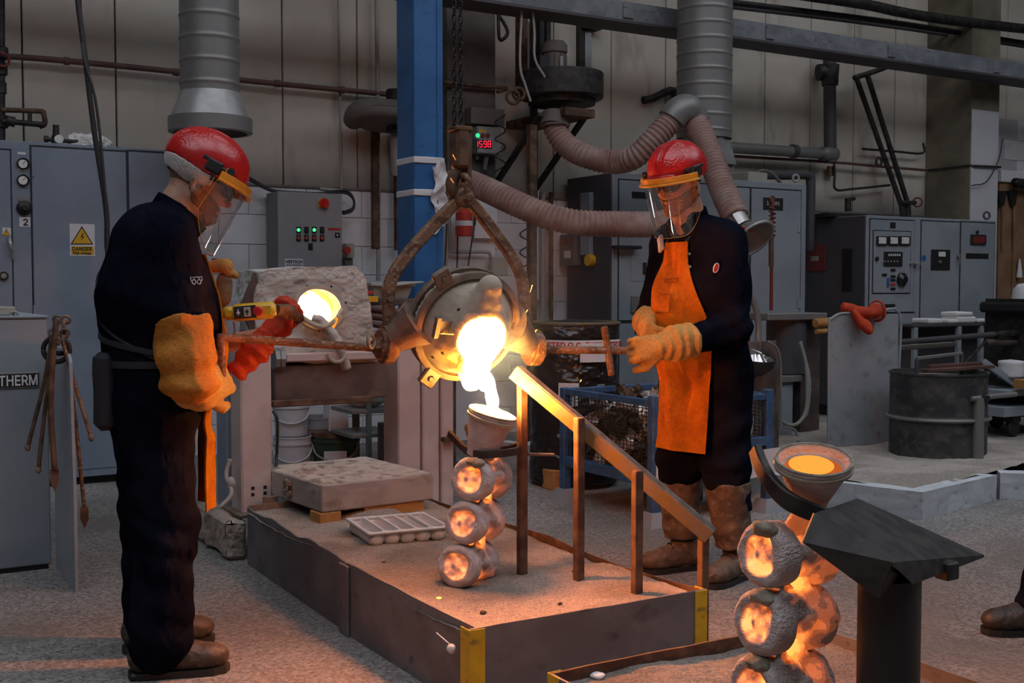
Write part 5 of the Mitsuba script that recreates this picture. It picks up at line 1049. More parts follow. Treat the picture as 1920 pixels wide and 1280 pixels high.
# ---------------------------------------------------------------- buckets and shelf under the furnace
def bucket(label_, px, pyb, r, h, mat_, D=None, lab=None, zb=0.0, lid=None):
    t = thing('bucket', label_, 'bucket'); o = at_d(px, pyb, D) if D else at_z(px, pyb, 0); o = V(o[0], o[1], zb)
    part(t, 'tub', lathe([(0, 0), (r * .9, 0), (r * .92, .01), (r, h * .82), (r * 1.06, h * .82), (r * 1.06, h * .88), (r * 1.02, h * .88), (r * 1.02, h), (r * 1.06, h), (r * 1.06, h + .01), (r * .97, h + .01), (r * .9, .02), (0, .02)], o, Zu, 36), mat_, 40)
    f_ = unit(-o * (1, 1, 0)); s_ = np.cross(Zu, f_)
    part(t, 'handle', tube(spline([o + s_ * r * 1.08 + Zu * h * .84, o + s_ * r * .8 + f_ * r * .75 + Zu * h * .52, o + f_ * r * 1.10 + Zu * h * .40, o - s_ * r * .8 + f_ * r * .75 + Zu * h * .52, o - s_ * r * 1.08 + Zu * h * .84], 6), .006, 8), 'mat_bucket_white' if lid is None else 'mat_cable_grey', True)
    if lab: part(t, 'paper_label', lathe([(r * .97, h * .15), (r * 1.005, h * .70)], o, Zu, 60) if False else move(box((0, 0, 0), (r * 1.0, .003, h * .5), .001), o + f_ * r * 1.0 + Zu * h * .38, np.stack([s_, -f_, Zu], 1)), 'mat_paper')
    if lid: part(t, 'lid', lathe([(0, h + .014), (r * .95, h + .014), (r * 1.07, h + .012), (r * 1.07, h - .015), (r * 1.0, h - .015)][::-1], o, Zu, 36), lid, 40)
    return o
o = bucket('white plastic bucket that stands under another behind the concrete slab', 549, 890, .122, .25, 'mat_bucket_white')
bucket('white plastic bucket stacked on top of the other white bucket', 547, 890, .114, .22, 'mat_bucket_white', o @ Fh, None, .262)
bucket('dark green bucket with a paper label and brown lid', 629, 868, .145, .27, 'mat_bucket_green', 7.5, True, 0, 'mat_rust_dark')
bucket('grey bucket standing behind the white bucket stack', 600, 850, .125, .36, 'mat_cab_grey', 7.6)
o = at_d(634, 870, 7.5); one('white_carton', 'narrow white carton behind the green bucket', 'carton', boxc(o[0] - .055, o[0] + .075, o[1], o[1] + .12, 0, at_d(634, 753, 7.5)[2]), 'mat_paper')
fr = thing('shelf_frame', 'pale grey metal shelf frame between the furnace pillars', 'shelf'); ys = 6.6
for px in (693, 742): p = at_y(px, 800, ys); part(fr, 'upright', boxc(p[0] - .016, p[0] + .016, ys, ys + .03, 0, at_y(px, 695, ys)[2]), 'mat_galv_dark')
for py in (712, 770, 815): part(fr, 'shelf', boxc(at_y(660 if py > 712 else 690, py, ys)[0], at_y(745, py, ys)[0], ys + .0, ys + .35, at_y(700, py + 5, ys)[2], at_y(700, py - 3, ys)[2]), 'mat_galv_dark')
q = at_y(692, 752, ys + .12); one('dust_bag', 'soft dusty cloth bag on the shelf behind the furnace', 'bag', rough(ellm((q[0], q[1] + .05, at_y(700, 767, ys)[2] + .06), (.13, .12, .065), 4), .02, 14, 3), 'mat_dust_cloth', True)
one('brown_case', 'brown case standing on the floor under the shelf frame', 'case', boxc(at_y(698, 850, ys)[0], at_y(722, 850, ys)[0], ys - .25, ys - .08, 0, at_y(705, 796, ys - .2)[2]), 'mat_brown_steel')
# ---------------------------------------------------------------- grey cabinets in the middle and right
yM = 7.6
mc_ = thing('grey_cabinet', 'long grey electrical cabinet with a dark side behind the right man', 'cabinet')
x0, x1, zt = at_y(1148, 500, yM)[0], at_y(1512, 400, yM)[0], 2.155
part(mc_, 'body', boxc(x0, x1, yM, 8.25, .1, zt, .006), 'mat_cab_grey'); part(mc_, 'plinth', boxc(x0 + .02, x1 - .02, yM + .03, 8.2, 0, .1), 'mat_black')
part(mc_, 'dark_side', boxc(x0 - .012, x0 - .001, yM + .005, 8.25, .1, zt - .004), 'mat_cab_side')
for nm, a, b, t_, u_ in (('door', 1160, 1243, 340, 600), ('door', 1160, 1243, 606, 800), ('door', 1250, 1362, 345, 800), ('door', 1370, 1402, 352, 800), ('door', 1406, 1498, 356, 800)):
    dk = part(mc_, nm, slab(a, t_, b, u_, yM, .012, .003), 'mat_cab_grey'); part(dk, 'gap', slab(a - 2, t_ - 3, b + 2, u_ + 3, yM, .003, .0005), 'mat_cab_gap')
    if a == 1160 and t_ == 340:
        part(dk, 'name_strip', slab(1183, 360, 1212, 372, yM, .006, lift=.011), 'mat_black'); part(dk, 'label', slab(1189, 481, 1200, 486, yM, .003, lift=.011), 'mat_paper'); part(dk, 'hatch', slab(1181, 480, 1211, 527, yM, .006, lift=.011), 'mat_cab_grey')
        part(dk, 'pull', slab(1203, 492, 1208, 514, yM, .02, lift=.014), 'mat_black'); part(dk, 'pull_plate', slab(1205, 490, 1209, 515, yM, .004, lift=.014), 'mat_galv'); part(dk, 'latch_box', slab(1181, 555, 1194, 586, yM, .02, lift=.011), 'mat_galv_dark'); part(dk, 'latch_bar', slab(1193, 572, 1215, 578, yM, .008, lift=.011), 'mat_rust_dark')
        part(dk, 'shelf_bar', slab(1144, 461, 1190, 467, yM, .09, lift=.011), 'mat_black_iron')
    if a == 1160 and t_ == 606: part(dk, 'label', slab(1186, 609, 1199, 617, yM, .003, lift=.011), 'mat_paper'); part(dk, 'lock', pdisc(1192, 622, yM, 3.4, .012, 14, .011), 'mat_black')
    if a == 1406: part(dk, 'hinge', slab(1493, 420, 1498, 436, yM, .02), 'mat_cab_grey'); part(dk, 'hinge', slab(1493, 560, 1498, 578, yM, .02), 'mat_cab_grey')
pk = part(mc_, 'black_plate', slab(1429, 371, 1466, 394, yM, .006, lift=.011), 'mat_black'); face_text('1 ON', 1448, 381, yM, 7, 'mat_cable_grey', pk, 'lettering', True, .018, 24)
def sideslab(a, b, c_, d, x, th=.05):
    y0_, y1_ = at_x(a, (b + d) / 2, x)[1], at_x(c_, (b + d) / 2, x)[1]; z0_, z1_ = at_x((a + c_) / 2, d, x)[2], at_x((a + c_) / 2, b, x)[2]
    return boxc(x - th, x, min(y0_, y1_), max(y0_, y1_), z0_, z1_, .004)
xs_ = x0 - .012
iso = thing('isolator_box', 'dark isolator box with a red label on the side of the grey cabinet', 'switch box'); part(iso, 'box', sideslab(1062, 440, 1090, 498, xs_, .07), 'mat_dusty'); part(iso, 'red_label', sideslab(1063, 448, 1086, 458, xs_, .074), 'mat_red_dark'); part(iso, 'white_label', sideslab(1070, 470, 1083, 484, xs_, .073), 'mat_paper'); part(iso, 'switch', cyl(at_x(1112, 488, xs_), at_x(1112, 488, xs_) - V(.06, 0, 0), .05, n=18, bev=.005), 'mat_yellow_plastic', 40)
part(iso, 'trunking', sideslab(1095, 362, 1113, 478, xs_, .04), 'mat_cab_grey')
jb = thing('cabinet_junk', 'dusty box and pipe fittings lying on top of the grey cabinet', 'box'); o = at_y(1425, 338, yM + .2); o[2] = zt
part(jb, 'box', boxc(at_y(1396, 330, yM + .2)[0], at_y(1432, 330, yM + .2)[0], yM + .15, yM + .4, zt, zt + .10), 'mat_cream_plastic')
part(jb, 'hose', tube(spline([o + V(-.1, -.02, .08), o + V(0, -.04, .12), o + V(.12, -.04, .09), o + V(.22, -.03, .02)], 6), .015, 8), 'mat_dusty', True)
part(jb, 'fitting', torus(at_y(1492, 334, yM + .1), (.2, 1, 0), .03, .012), 'mat_cable_grey', True)
bp_ = thing('bent_pipe', 'thick grey pipe that bends down beside the grey cabinet top', 'pipe'); part(bp_, 'pipe', tube(spline([at_y(1430, 327, 8.0), at_y(1480, 328, 8.0), at_y(1508, 327, 8.0), at_y(1518, 332, 8.0), at_y(1520, 345, 8.0), at_y(1518, 470, 8.0)], 6), .045, 14), 'mat_cab_side', True)
yC = 7.44; xc0 = at_y(1625, 403, yC)[0]; xc1 = at_y(1868, 412, yC)[0]; zc = at_y(1625, 403, yC)[2]
cs = thing('control_console', 'grey control console with three meters, dials and a large knob at the right', 'control panel')
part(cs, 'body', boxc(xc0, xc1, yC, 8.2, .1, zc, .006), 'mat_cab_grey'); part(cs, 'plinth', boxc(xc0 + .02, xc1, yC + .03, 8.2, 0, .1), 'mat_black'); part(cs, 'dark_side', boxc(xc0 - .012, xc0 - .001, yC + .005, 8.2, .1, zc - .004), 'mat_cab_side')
part(cs, 'vent_slot', sideslab(1580, 466, 1598, 545, xc0 - .012, .014), 'mat_hot_black'); rp = part(cs, 'red_plate', sideslab(1514, 459, 1549, 508, xc0 - .012, .012), 'mat_red_dark'); part(rp, 'white_mark', sideslab(1520, 480, 1535, 489, xc0 - .024, .002), 'mat_cable_grey')
for a, b, t_, u_ in ((1630, 1712, 413, 585), (1726, 1796, 416, 600), (1800, 1862, 418, 600), (1630, 1712, 588, 780)):
    dk = part(cs, 'door', slab(a, t_, b, u_, yC, .012, .003), 'mat_cab_grey'); part(dk, 'gap', slab(a - 1.5, t_ - 2.5, b + 1.5, u_ + 2, yC, .003, .0005), 'mat_cab_gap')
L = .012
ins = part(cs, 'instrument_panel', slab(1635, 434, 1704, 549, yC, .010, .003, L), 'mat_cab_grey'); part(ins, 'gap', slab(1633.5, 432, 1705.5, 551, yC, .003, .0005, L), 'mat_cab_gap'); L2 = .022
for a in (1639, 1661, 1682): k = part(cs, 'meter', slab(a, 443, a + 19, 460, yC, .02, .003, L2), 'mat_black'); part(k, 'face', slab(a + 2, 445, a + 16, 457, yC, .002, .0005, L2 + .019), 'mat_meter_face'); part(k, 'needle', beamb(at_y(a + 8, 455, yC - .045), at_y(a + 11, 448, yC - .045), .003, .001, .0003, (0, 1, 0)), 'mat_black')
k = part(cs, 'counter_panel', slab(1653, 472, 1687, 499, yC, .014, .003, L2), 'mat_black')
for i in range(6): part(k, 'digit', slab(1660 + 4 * i, 476, 1662.5 + 4 * i, 480, yC, .002, .0005, L2 + .014), 'mat_meter_face')
for i in range(5): part(k, 'switch', pdisc(1658 + 6 * i, 490, yC, 1.6, .01, 8, L2 + .014), 'mat_cable_grey')
part(cs, 'knob', lathe([(0, -.06), (.03, -.06), (.04, -.045), (.062, -.03), (.066, 0), (0, 0)], at_y(1689, 524, yC - L2), (0, 1, 0), 30), 'mat_black_gloss', 40); part(cs, 'dial_ring', lathe([(0, -.006), (.075, -.006), (.075, 0), (0, 0)], at_y(1689, 523, yC - L2), (0, 1, 0), 30), 'mat_galv', 40)
for px, py, m_ in ((1670, 506, 'mat_black'), (1670, 518, 'mat_black'), (1670, 525, 'mat_black'), (1670, 533, 'mat_red_paint'), (1670, 541, 'mat_black'), (1654, 515, 'mat_black')): part(cs, 'switch', slab(px - 4, py - 2.2, px + 4, py + 2.2, yC, .012, .002, L2), m_)
part(cs, 'lever', slab(1659, 521, 1662, 537, yC, .02, .002, L2), 'mat_blue_steel'); part(cs, 'pilot_lamp', pdisc(1643, 485, yC, 4, .02, 12, L2), 'mat_black')
for px in (1705, 1713, 1718): part(cs, 'catch', pdisc(px, 494, yC, 3.2, .04, 10, L), 'mat_galv')
part(cs, 'nameplate', slab(1646, 570, 1676, 577, yC, .004, .001, L), 'mat_black'); part(cs, 'shield_badge', slab(1667, 417, 1677, 428, yC, .004, .001, L), 'mat_black')
part(cs, 'blue_sticker', pdisc(1732, 484, yC, 6, .003, 20, L), 'mat_blue_steel'); k = part(cs, 'gauge_panel', slab(1743, 468, 1778, 506, yC, .012, .003, L), 'mat_black'); part(k, 'face', slab(1756, 472, 1769, 481, yC, .002, .0005, L + .012), 'mat_meter_face'); part(k, 'knob', pdisc(1761, 491, yC, 3, .02, 12, L + .012), 'mat_galv_dark')
k = part(cs, 'door_handle', cat([pdisc(1796, 480, yC, 4, .03, 12, L), beamb(at_y(1799, 480, yC - .05), at_y(1801, 497, yC - .05), .012, .02)]), 'mat_galv_dark')
k = part(cs, 'digital_display', slab(1817, 440, 1845, 459, yC, .016, .003, L), 'mat_black'); part(k, 'window', slab(1820, 443, 1842, 456, yC, .002, .0005, L + .016), 'mat_red_dark'); face_text('770', 1831, 468, yC, 6, 'mat_cable_grey', cs, 'lettering', True, .014)
part(cs, 'nameplate', slab(1809, 475, 1851, 485, yC, .004, .001, L), 'mat_black'); part(cs, 'lifting_eye', torus(at_y(1850, 404, yC + .1), (.2, 1, 0), .036, .010, 20, 8), 'mat_cab_side', True)
part(cs, 'small_lamp', pdisc(1831, 435, yC, 3, .02, 12, L), 'mat_black')
one('machine_guard', 'dark equipment standing on the roof of the console side', 'machine', cat([boxc(at_y(1540, 398, 7.9)[0], at_y(1615, 398, 7.9)[0], 7.8, 8.1, zc, zc + .04), cyl(at_y(1590, 396, 7.9), at_y(1590, 372, 7.9), .03), cyl(at_y(1586, 375, 7.9), at_y(1602, 372, 7.9), .018)]), 'mat_black_iron', 40)
# red hammer like tool head and red spring rod
one('red_mallet', 'small red mallet headed tool hanging beside the console side', 'tool', cat([cyl(at_x(1517, 412, xc0 - .03), at_x(1517, 440, xc0 - .03), .012), cyl(at_x(1518, 441, xc0 - .03) - V(.05, 0, 0), at_x(1518, 441, xc0 - .03) + V(.02, 0, 0), .030, .026)]), 'mat_red_paint', 40)
yr = 6.35; sr = thing('spring_rod', 'tall rusty red rod with a coil spring in front of the grey cabinet', 'rod')
part(sr, 'rod', tube([at_y(1448, 372, yr), at_y(1447, 430, yr), at_y(1446, 582, yr)], [.010, .012, .013], 10), 'mat_red_dark', True); part(sr, 'sleeve', cyl(at_y(1446, 440, yr), at_y(1446, 500, yr), .019, n=14), 'mat_red_pipe', 40)
part(sr, 'spring', tube([at_y(1448, 385, yr) + V(.023 * math.cos(t), .023 * math.sin(t), -.0051 * t) for t in np.linspace(0, 44, 220)], .005, 6), 'mat_rust', True); part(sr, 'eye', torus(at_y(1448, 372, yr), (0, 1, 0), .018, .007), 'mat_rust', True)
yb_ = 6.2; bm_ = thing('press_bench', 'grey steel bench on a column between the right man and the grey shield panel', 'bench')
part(bm_, 'top', boxc(at_y(1441, 592, yb_)[0], at_y(1552, 592, yb_)[0], yb_, yb_ + .5, at_y(1495, 600, yb_)[2], at_y(1495, 587, yb_)[2], .006), 'mat_galv_dark'); q = at_y(1471, 600, yb_)
part(bm_, 'column', lathe([(.145, 0), (.15, .02), (.15, at_y(1475, 600, yb_)[2] - at_y(1475, 704, yb_)[2]), (0, at_y(1475, 600, yb_)[2] - at_y(1475, 704, yb_)[2])], (at_y(1478, 650, yb_ + .16)[0], yb_ + .18, at_y(1475, 704, yb_)[2]), Zu, 30), 'mat_cab_side', 40)
part(bm_, 'collar', boxc(at_y(1462, 712, yb_)[0], at_y(1508, 712, yb_)[0], yb_ + .02, yb_ + .35, at_y(1480, 717, yb_)[2], at_y(1480, 705, yb_)[2]), 'mat_galv_dark'); part(bm_, 'base', boxc(at_y(1465, 760, yb_)[0], at_y(1496, 760, yb_)[0], yb_ + .05, yb_ + .35, 0, at_y(1480, 717, yb_)[2]), 'mat_cab_grey')
part(bm_, 'leg', boxc(at_y(1520, 700, yb_)[0], at_y(1556, 700, yb_)[0], yb_ + .1, yb_ + .4, 0, at_y(1530, 600, yb_)[2]), 'mat_brown_steel')
for i, (a, b) in enumerate([(1528, 606), (1530, 622)]): one('timber_roll', ('upper', 'lower')[i] + ' of two pale wooden rolls beside the grey shield panel', 'roll', cyl(at_y(a, b, yb_ - .02), at_y(1560, b - 3, yb_ - .02), .034 if i == 0 else .02, n=16, bev=.004), 'mat_wood_offcut', 40)
for i, pts in enumerate([[(1500, 640), (1512, 690), (1513, 760), (1500, 790), (1480, 797), (1458, 785)], [(1503, 650), (1518, 710), (1514, 770), (1504, 785)], [(1470, 800), (1490, 806), (1497, 830), (1490, 850)]]): one('grey_hose', ('large', 'inner', 'floor')[i] + ' loop of grey hose below the press bench', 'hose', ppipe(pts, yb_ - .03, .014 if i == 0 else .010), 'mat_cable_grey', True)
# crucible ladle with foil, tube, spoon
yl = 5.35; fl = thing('foil_ladle', 'dark hand ladle lined with crinkled silver foil behind the right man', 'ladle'); o = at_y(1405, 672, yl)
part(fl, 'bowl', lathe([(0, -.11), (.06, -.105), (.13, -.05), (.158, .02), (.163, .02), (.15, -.04), (.1, -.085), (0, -.09)], o, unit(Zu + Rt * .12 - Fh * .18), 36), 'mat_black_iron', 40)
part(fl, 'foil', rough(lathe([(.15, .012), (.12, -.01), (.07, .045), (0, .06)], o, unit(Zu + Rt * .12 - Fh * .18), 60), .022, 34, 3), 'mat_foil', False)
part(fl, 'tube', tube(spline([at_y(1385, 500, yl + .05), at_y(1402, 545, yl + .05), at_y(1416, 575, yl + .05), at_y(1422, 610, yl + .05), at_y(1421, 655, yl + .05)], 6), .021, 12), 'mat_galv_dark', True)
part(fl, 'guard', tube(spline([at_y(1440, 640, yl - .02), at_y(1455, 650, yl - .02), at_y(1463, 675, yl - .02), at_y(1464, 740, yl - .02), at_y(1464, 800, yl - .02)], 6), .008, 8), 'mat_galv_dark', True)
part(fl, 'stand', boxc(at_y(1390, 720, yl)[0], at_y(1462, 720, yl)[0], yl + .03, yl + .05, 0, at_y(1420, 640, yl)[2]), 'mat_brown_steel')
# ---------------------------------------------------------------- blue stillage with scrap
gA, gB, gC = at_z(1052, 938, 0), at_z(1225, 985, 0), at_z(1458, 962, 0)
X0, X1, Y0, Y1 = gB[0], gC[0], gB[1], gA[1]; ztop = at_y(1225, 742, Y0)[2]; zlow = at_y(1225, 903, Y0)[2]
sg = thing('mesh_stillage', 'blue steel mesh cage full of metal scrap behind the handrail', 'cage')
for x, y in ((X0, Y0), (X0, Y1), (X1, Y0), (X1, Y1)):
    k = part(sg, 'post', boxc(x - .025, x + .025, y - .025, y + .025, .03, ztop + (.0 if y == Y0 else -.02), .004), 'mat_blue_cage')
    part(k, 'foot', hullm(np.vstack([[(x + a, y + b_, 0) for a in (-.07, .07) for b_ in (-.07, .07)], [(x + a, y + b_, .07) for a in (-.04, .04) for b_ in (-.04, .04)]])), 'mat_cab_grey')
for z, h in ((ztop - .04, .035), (zlow, .06)):
    for a, b_ in (((X0, Y0), (X1, Y0)), ((X0, Y0), (X0, Y1)), ((X0, Y1), (X1, Y1)), ((X1, Y0), (X1, Y1))): part(sg, 'rail', beamb((*a, z), (*b_, z), .035, h), 'mat_blue_cage')
part(sg, 'rail', beamb((X0, Y0 - .012, at_y(1300, 838, Y0)[2]), (X1, Y0 - .012, at_y(1300, 838, Y0)[2]), .02, .05), 'mat_blue_cage')
def meshwires(a, b_, z0_, z1_, n1, n2):
    a, b_ = V(*a), V(*b_); ms = [box(((a + b_) / 2).tolist() + [z], (np.linalg.norm(b_ - a), .003, .003), .0003, rotz(math.atan2(*(b_ - a)[::-1]))) for z in np.linspace(z0_, z1_, n2)]
    for t in np.linspace(0, 1, n1): p = a + (b_ - a) * t; ms.append(box((p[0], p[1], (z0_ + z1_) / 2), (.003, .003, z1_ - z0_), .0003))
    return cat(ms)
for a, b_ in (((X0, Y0), (X1, Y0)), ((X0, Y0), (X0, Y1)), ((X0, Y1), (X1, Y1)), ((X1, Y0), (X1, Y1))): part(sg, 'wire_mesh', meshwires(a, b_, zlow, ztop - .05, 26, 20), 'mat_black_iron', kind='stuff')
part(sg, 'floor', boxc(X0, X1, Y0, Y1, zlow - .02, zlow), 'mat_brown_steel')
part(sg, 'label', boxc(X0 + .03, X0 + .15, Y0 - .032, Y0 - .028, zlow - .03, zlow + .025), 'mat_paper')
part(sg, 'paint_patch', boxc(X0 - .004, X0 + .026, Y0 - .028, Y0 - .0245, at_y(1232, 905, Y0)[2], at_y(1232, 855, Y0)[2], .0005), 'mat_paper')
rs = np.random.default_rng(5); bits = []; dk_ = []
for i in range(300):
    z = zlow + (ztop - zlow) * .82 * rs.random() ** .8; c_ = V(rs.uniform(X0 + .07, X1 - .07), rs.uniform(Y0 + .07, Y1 - .07), z + .04); s = rs.uniform(.025, .075)
    m = ellm((0, 0, 0), (s, s * rs.uniform(.3, .8), s * rs.uniform(.15, .6)), 1); m = TM(m.vertices + rs.normal(0, s * .22, m.vertices.shape), m.faces); Rr = trimesh.transformations.random_rotation_matrix(rs.random(3))[:3, :3]
    (bits if rs.random() < .5 else dk_).append(move(m, c_, Rr))
for ms, mt, lab in ((bits, 'mat_scrap', 'bright crumpled metal scrap inside the blue cage'), (dk_, 'mat_scrap_dark', 'dull brown metal scrap inside the blue cage')):
    k = key('metal_scrap'); add(k, cat(ms), mt, False); labels[k] = {'label': lab, 'category': 'scrap', 'kind': 'stuff'}
xm = (at_y(1395, 800, Y0 - .05)[0]); sp3 = thing('hand_spoon', 'pale long spoon ladle hanging on the blue cage behind the right man', 'spoon'); part(sp3, 'bowl', ellm(at_y(1402, 800, Y0 - .05), (.035, .018, .055), 3), 'mat_galv', True); part(sp3, 'handle', tube([at_y(1400, 785, Y0 - .05), at_y(1398, 742, Y0 - .05)], .006, 8), 'mat_galv', True)
one('cage_board', 'white board leaning low on the right side of the blue cage', 'board', hullm(np.vstack([at_y(a, b, y) for a, b in ((1392, 848), (1462, 838), (1456, 886), (1393, 900)) for y in (Y0 - .04, Y0 - .05)])), 'mat_paper')
one('brown_back_sheet', 'brown sheet standing behind the blue cage on the right', 'sheet', boxc(at_y(1388, 720, Y1 + .1)[0], at_y(1462, 720, Y1 + .1)[0], Y1 + .1, Y1 + .12, 0, at_y(1420, 660, Y1 + .1)[2]), 'mat_brown_steel')
# wrapped drum
wd = thing('wrapped_drum', 'large drum wrapped in black plastic with a red lettered tape', 'drum'); g_ = at_d(1076, 915, 7.15); r = .275; zt_ = at_d(1076, 606, 6.9)[2]; g_[2] = 0
mm = lathe([(r * .97, .02)] + [(r * (1 + .02 * math.sin(z * 14)), z) for z in np.linspace(.03, zt_ - .02, 40)] + [(r * .9, zt_), (0, zt_ + .005)], g_, Zu, 90)
part(wd, 'wrap', rough(mm, .012, 9, 4), 'mat_plastic_wrap', True); part(wd, 'hoop', torus(g_ + Zu * (zt_ - .005), Zu, r + .004, .012, 60, 8), 'mat_yellow_worn', True); part(wd, 'lid', lathe([(r, zt_), (0, zt_ + .02)], g_, Zu, 40), 'mat_black', True)
part(wd, 'base', lathe([(0, 0), (r * .9, 0), (r * .9, .03), (0, .03)], g_, Zu, 40), 'mat_brown_steel')
vd = unit(-g_ * (1, 1, 0)); a0 = math.atan2(vd[1], vd[0])
def arc(z0_, z1_, ta, tb, rr): 
    t = np.linspace(a0 + ta, a0 + tb, 24); p = np.array([[rr * math.cos(x), rr * math.sin(x), z] for z in (z0_, z1_) for x in t]) + g_; i = np.arange(23); m = TM(p, np.vstack([np.c_[i, i + 1, i + 25], np.c_[i, i + 25, i + 24]])); return m
zT = at_d(1076, 648, 6.86)[2]; tk = part(wd, 'tape', arc(zT - .032, zT + .032, -.85, 1.35, r + .014), 'mat_paper', True)
tx_ = meshkit.text_mesh('TESTED Q.C. INSPECTED TESTED', .034, .0015, True); tv = np.asarray(tx_.vertices); th2 = a0 - .80 + tv[:, 0] / (r + .016); ww = (r + .0155) + tv[:, 2]
part(tk, 'lettering', TM(np.stack([g_[0] + ww * np.cos(th2), g_[1] + ww * np.sin(th2), zT - .015 + tv[:, 1]], 1), tx_.faces), 'mat_red_paint')
part(wd, 'delivery_note', arc(zT - .10, zT + .015, .12, .70, r + .020), 'mat_white', True); part(wd, 'delivery_note', arc(at_d(1050, 762, 6.86)[2], at_d(1050, 718, 6.86)[2], -.33, .10, r + .018), 'mat_paper', True)
o = at_z(1040, 917, 0); one('wood_crate', 'small orange wooden box under the shelf left of the blue cage', 'box', boxc(o[0] - .04, o[0] + .04, o[1] - .05, o[1] + .08, .0, .12), 'mat_wood_offcut')
# ---------------------------------------------------------------- right: platform, shield panel, drum
zk = at_z(1728, 975, 0); K0 = zk; hk_ = .148; K1 = at_z(1868, 938, 0); K2 = at_z(1573, 904, hk_); K2[2] = 0
kp = thing('kerb_platform', 'low pale concrete kerb platform spread with sand under the grey drum', 'platform')
def kerb(a, b, h, w=.12, sd_=1):
    d = unit((b - a) * (1, 1, 0)); n = np.cross(Zu, d) * sd_; m = hullm(np.vstack([p + n * q for p in (a * (1, 1, 0), b * (1, 1, 0), a * (1, 1, 0) + Zu * h, b * (1, 1, 0) + Zu * h) for q in (0, w)])); m = TM(*trimesh.remesh.subdivide_to_size(m.vertices, m.faces, .09)); return rough(m, .006, 10, 2)
part(kp, 'kerb', kerb(K0, K0 + unit((K2 - K0) * (1, 1, 0)) * 3.0, hk_, .10, -1), 'mat_kerb', 50); part(kp, 'kerb', kerb(K0, K1, hk_, .10, 1), 'mat_kerb', 50)
e1 = unit((K1 - K0) * (1, 1, 0)); e2 = unit((K2 - K0) * (1, 1, 0))
pts = np.array([K0 + e1 * a + e2 * b_ for a in np.linspace(.06, 2.6, 60) for b_ in np.linspace(.06, 2.9, 60)]); hz = hk_ - .012 + (meshkit.fbm(pts * 1.8, 3, 5) - .4) * .05 + (meshkit.fbm(pts * 12, 3, 5) - .5) * .015
i, j = np.meshgrid(np.arange(59), np.arange(59), indexing='ij'); a = (i * 60 + j).ravel(); f = np.vstack([np.c_[a, a + 60, a + 61], np.c_[a, a + 61, a + 1]]); f = f[pts[f][..., 1].max(1) < 6.9]
m = TM(np.c_[pts[:, :2], hz], f); m = m if m.face_normals[:, 2].mean() > 0 else TM(m.vertices, m.faces[:, ::-1])
k = key('spread_sand'); add(k, m, 'mat_sand_pale', True); labels[k] = {'label': 'sand spread over the kerb platform at the right', 'category': 'sand', 'kind': 'stuff'}
c_ = K1 + e1 * .04 + V(0, 0, 0); kb2 = thing('kerb_block', 'notched concrete kerb block at the right edge beyond the platform corner', 'kerb'); dd = unit(Rt * .97 - Fh * .25)
part(kb2, 'block', kerb(c_, c_ + dd * 1.3, hk_ * 1.05, .12, 1), 'mat_kerb', 50)
gp_ = thing('shield_panel', 'grey sheet metal screen with a rounded corner standing on the sandy platform', 'screen'); yP = 5.55
P = [at_y(a, b, yP) for a, b in ((1553, 845), (1555, 610), (1560, 597), (1572, 589), (1590, 587), (1686, 587), (1683, 845))]; P[0][2] = P[-1][2] = .12
pol = Polygon([(p[0], p[2]) for p in P]); part(gp_, 'sheet', prism(pol.buffer(-.006), .006, (0, yP + .006, 0), FRONT), 'mat_grey_paint')
part(gp_, 'frame', tube(spline([P[0], P[0] * .5 + P[1] * .5, P[1], P[2], P[3], P[4], P[4] * .5 + P[5] * .5, P[5], P[5] * .5 + P[6] * .5, P[6]], 4), .010, 10), 'mat_grey_paint', True); part(gp_, 'foot', boxc(P[0][0] + .05, P[0][0] + .12, yP - .0, yP + .35, .12, .15), 'mat_grey_paint')
rgv = thing('leather_glove', 'red leather gauntlet glove lying over the top edge of the grey screen', 'glove'); A_ = at_y(1640, 583, yP - .03); B_ = at_y(1596, 582, yP); C_ = at_y(1590, 577, yP + .06)
part(rgv, 'upper_glove', rough(tube(spline([at_y(1644, 583, yP - .02), at_y(1630, 586, yP - .01), at_y(1608, 584, yP), at_y(1590, 578, yP + .04), at_y(1576, 576, yP + .07)], 6), np.array([.052, .050, .046, .044, .042, .040, .038, .036] + [.036] * 9 + [.034] * 6 + [.028, .016]) * 1.4, 18, rx=.8), .006, 24), 'mat_red_leather', True)
part(rgv, 'lower_glove', rough(tube(spline([at_y(1600, 580, yP - .02), at_y(1606, 592, yP - .035), at_y(1616, 605, yP - .045), at_y(1626, 613, yP - .05)], 7), np.linspace(.045, .088, 22), 18, rx=.45), .005, 24), 'mat_red_leather', True)
part(rgv, 'lining', cyl(at_y(1641, 583, yP - .022), at_y(1646, 583, yP - .022), .060, .062, n=20), 'mat_dust_cloth', True); part(rgv, 'cuff', torus(at_y(1645, 583, yP - .022), unit(at_y(1646, 583, yP) - at_y(1636, 584, yP)), .069, .008, 24, 8), 'mat_red_leather', True)
dg = at_z(1757, 858, .13); rD = 92 * (dg @ Fh) / FPX * .98; zD = at_d(1757, 708, dg @ Fh - rD)[2]; dg = dg + unit(dg * (1, 1, 0)) * rD * 0.9 * (1, 1, 0); dg[2] = .12
dm = thing('steel_drum', 'dark open steel drum with ribbed hoops standing on the sandy platform', 'drum'); hD = zD - .12
part(dm, 'shell', lathe([(0, .0), (rD, 0), (rD, hD * .42), (rD + .014, hD * .44), (rD + .014, hD * .47), (rD, hD * .49), (rD, hD * .97), (rD + .008, hD * .975), (rD + .008, hD), (rD - .006, hD), (rD - .006, hD - .1), (0, hD - .1)], dg, Zu, 56), 'mat_drum', 40)
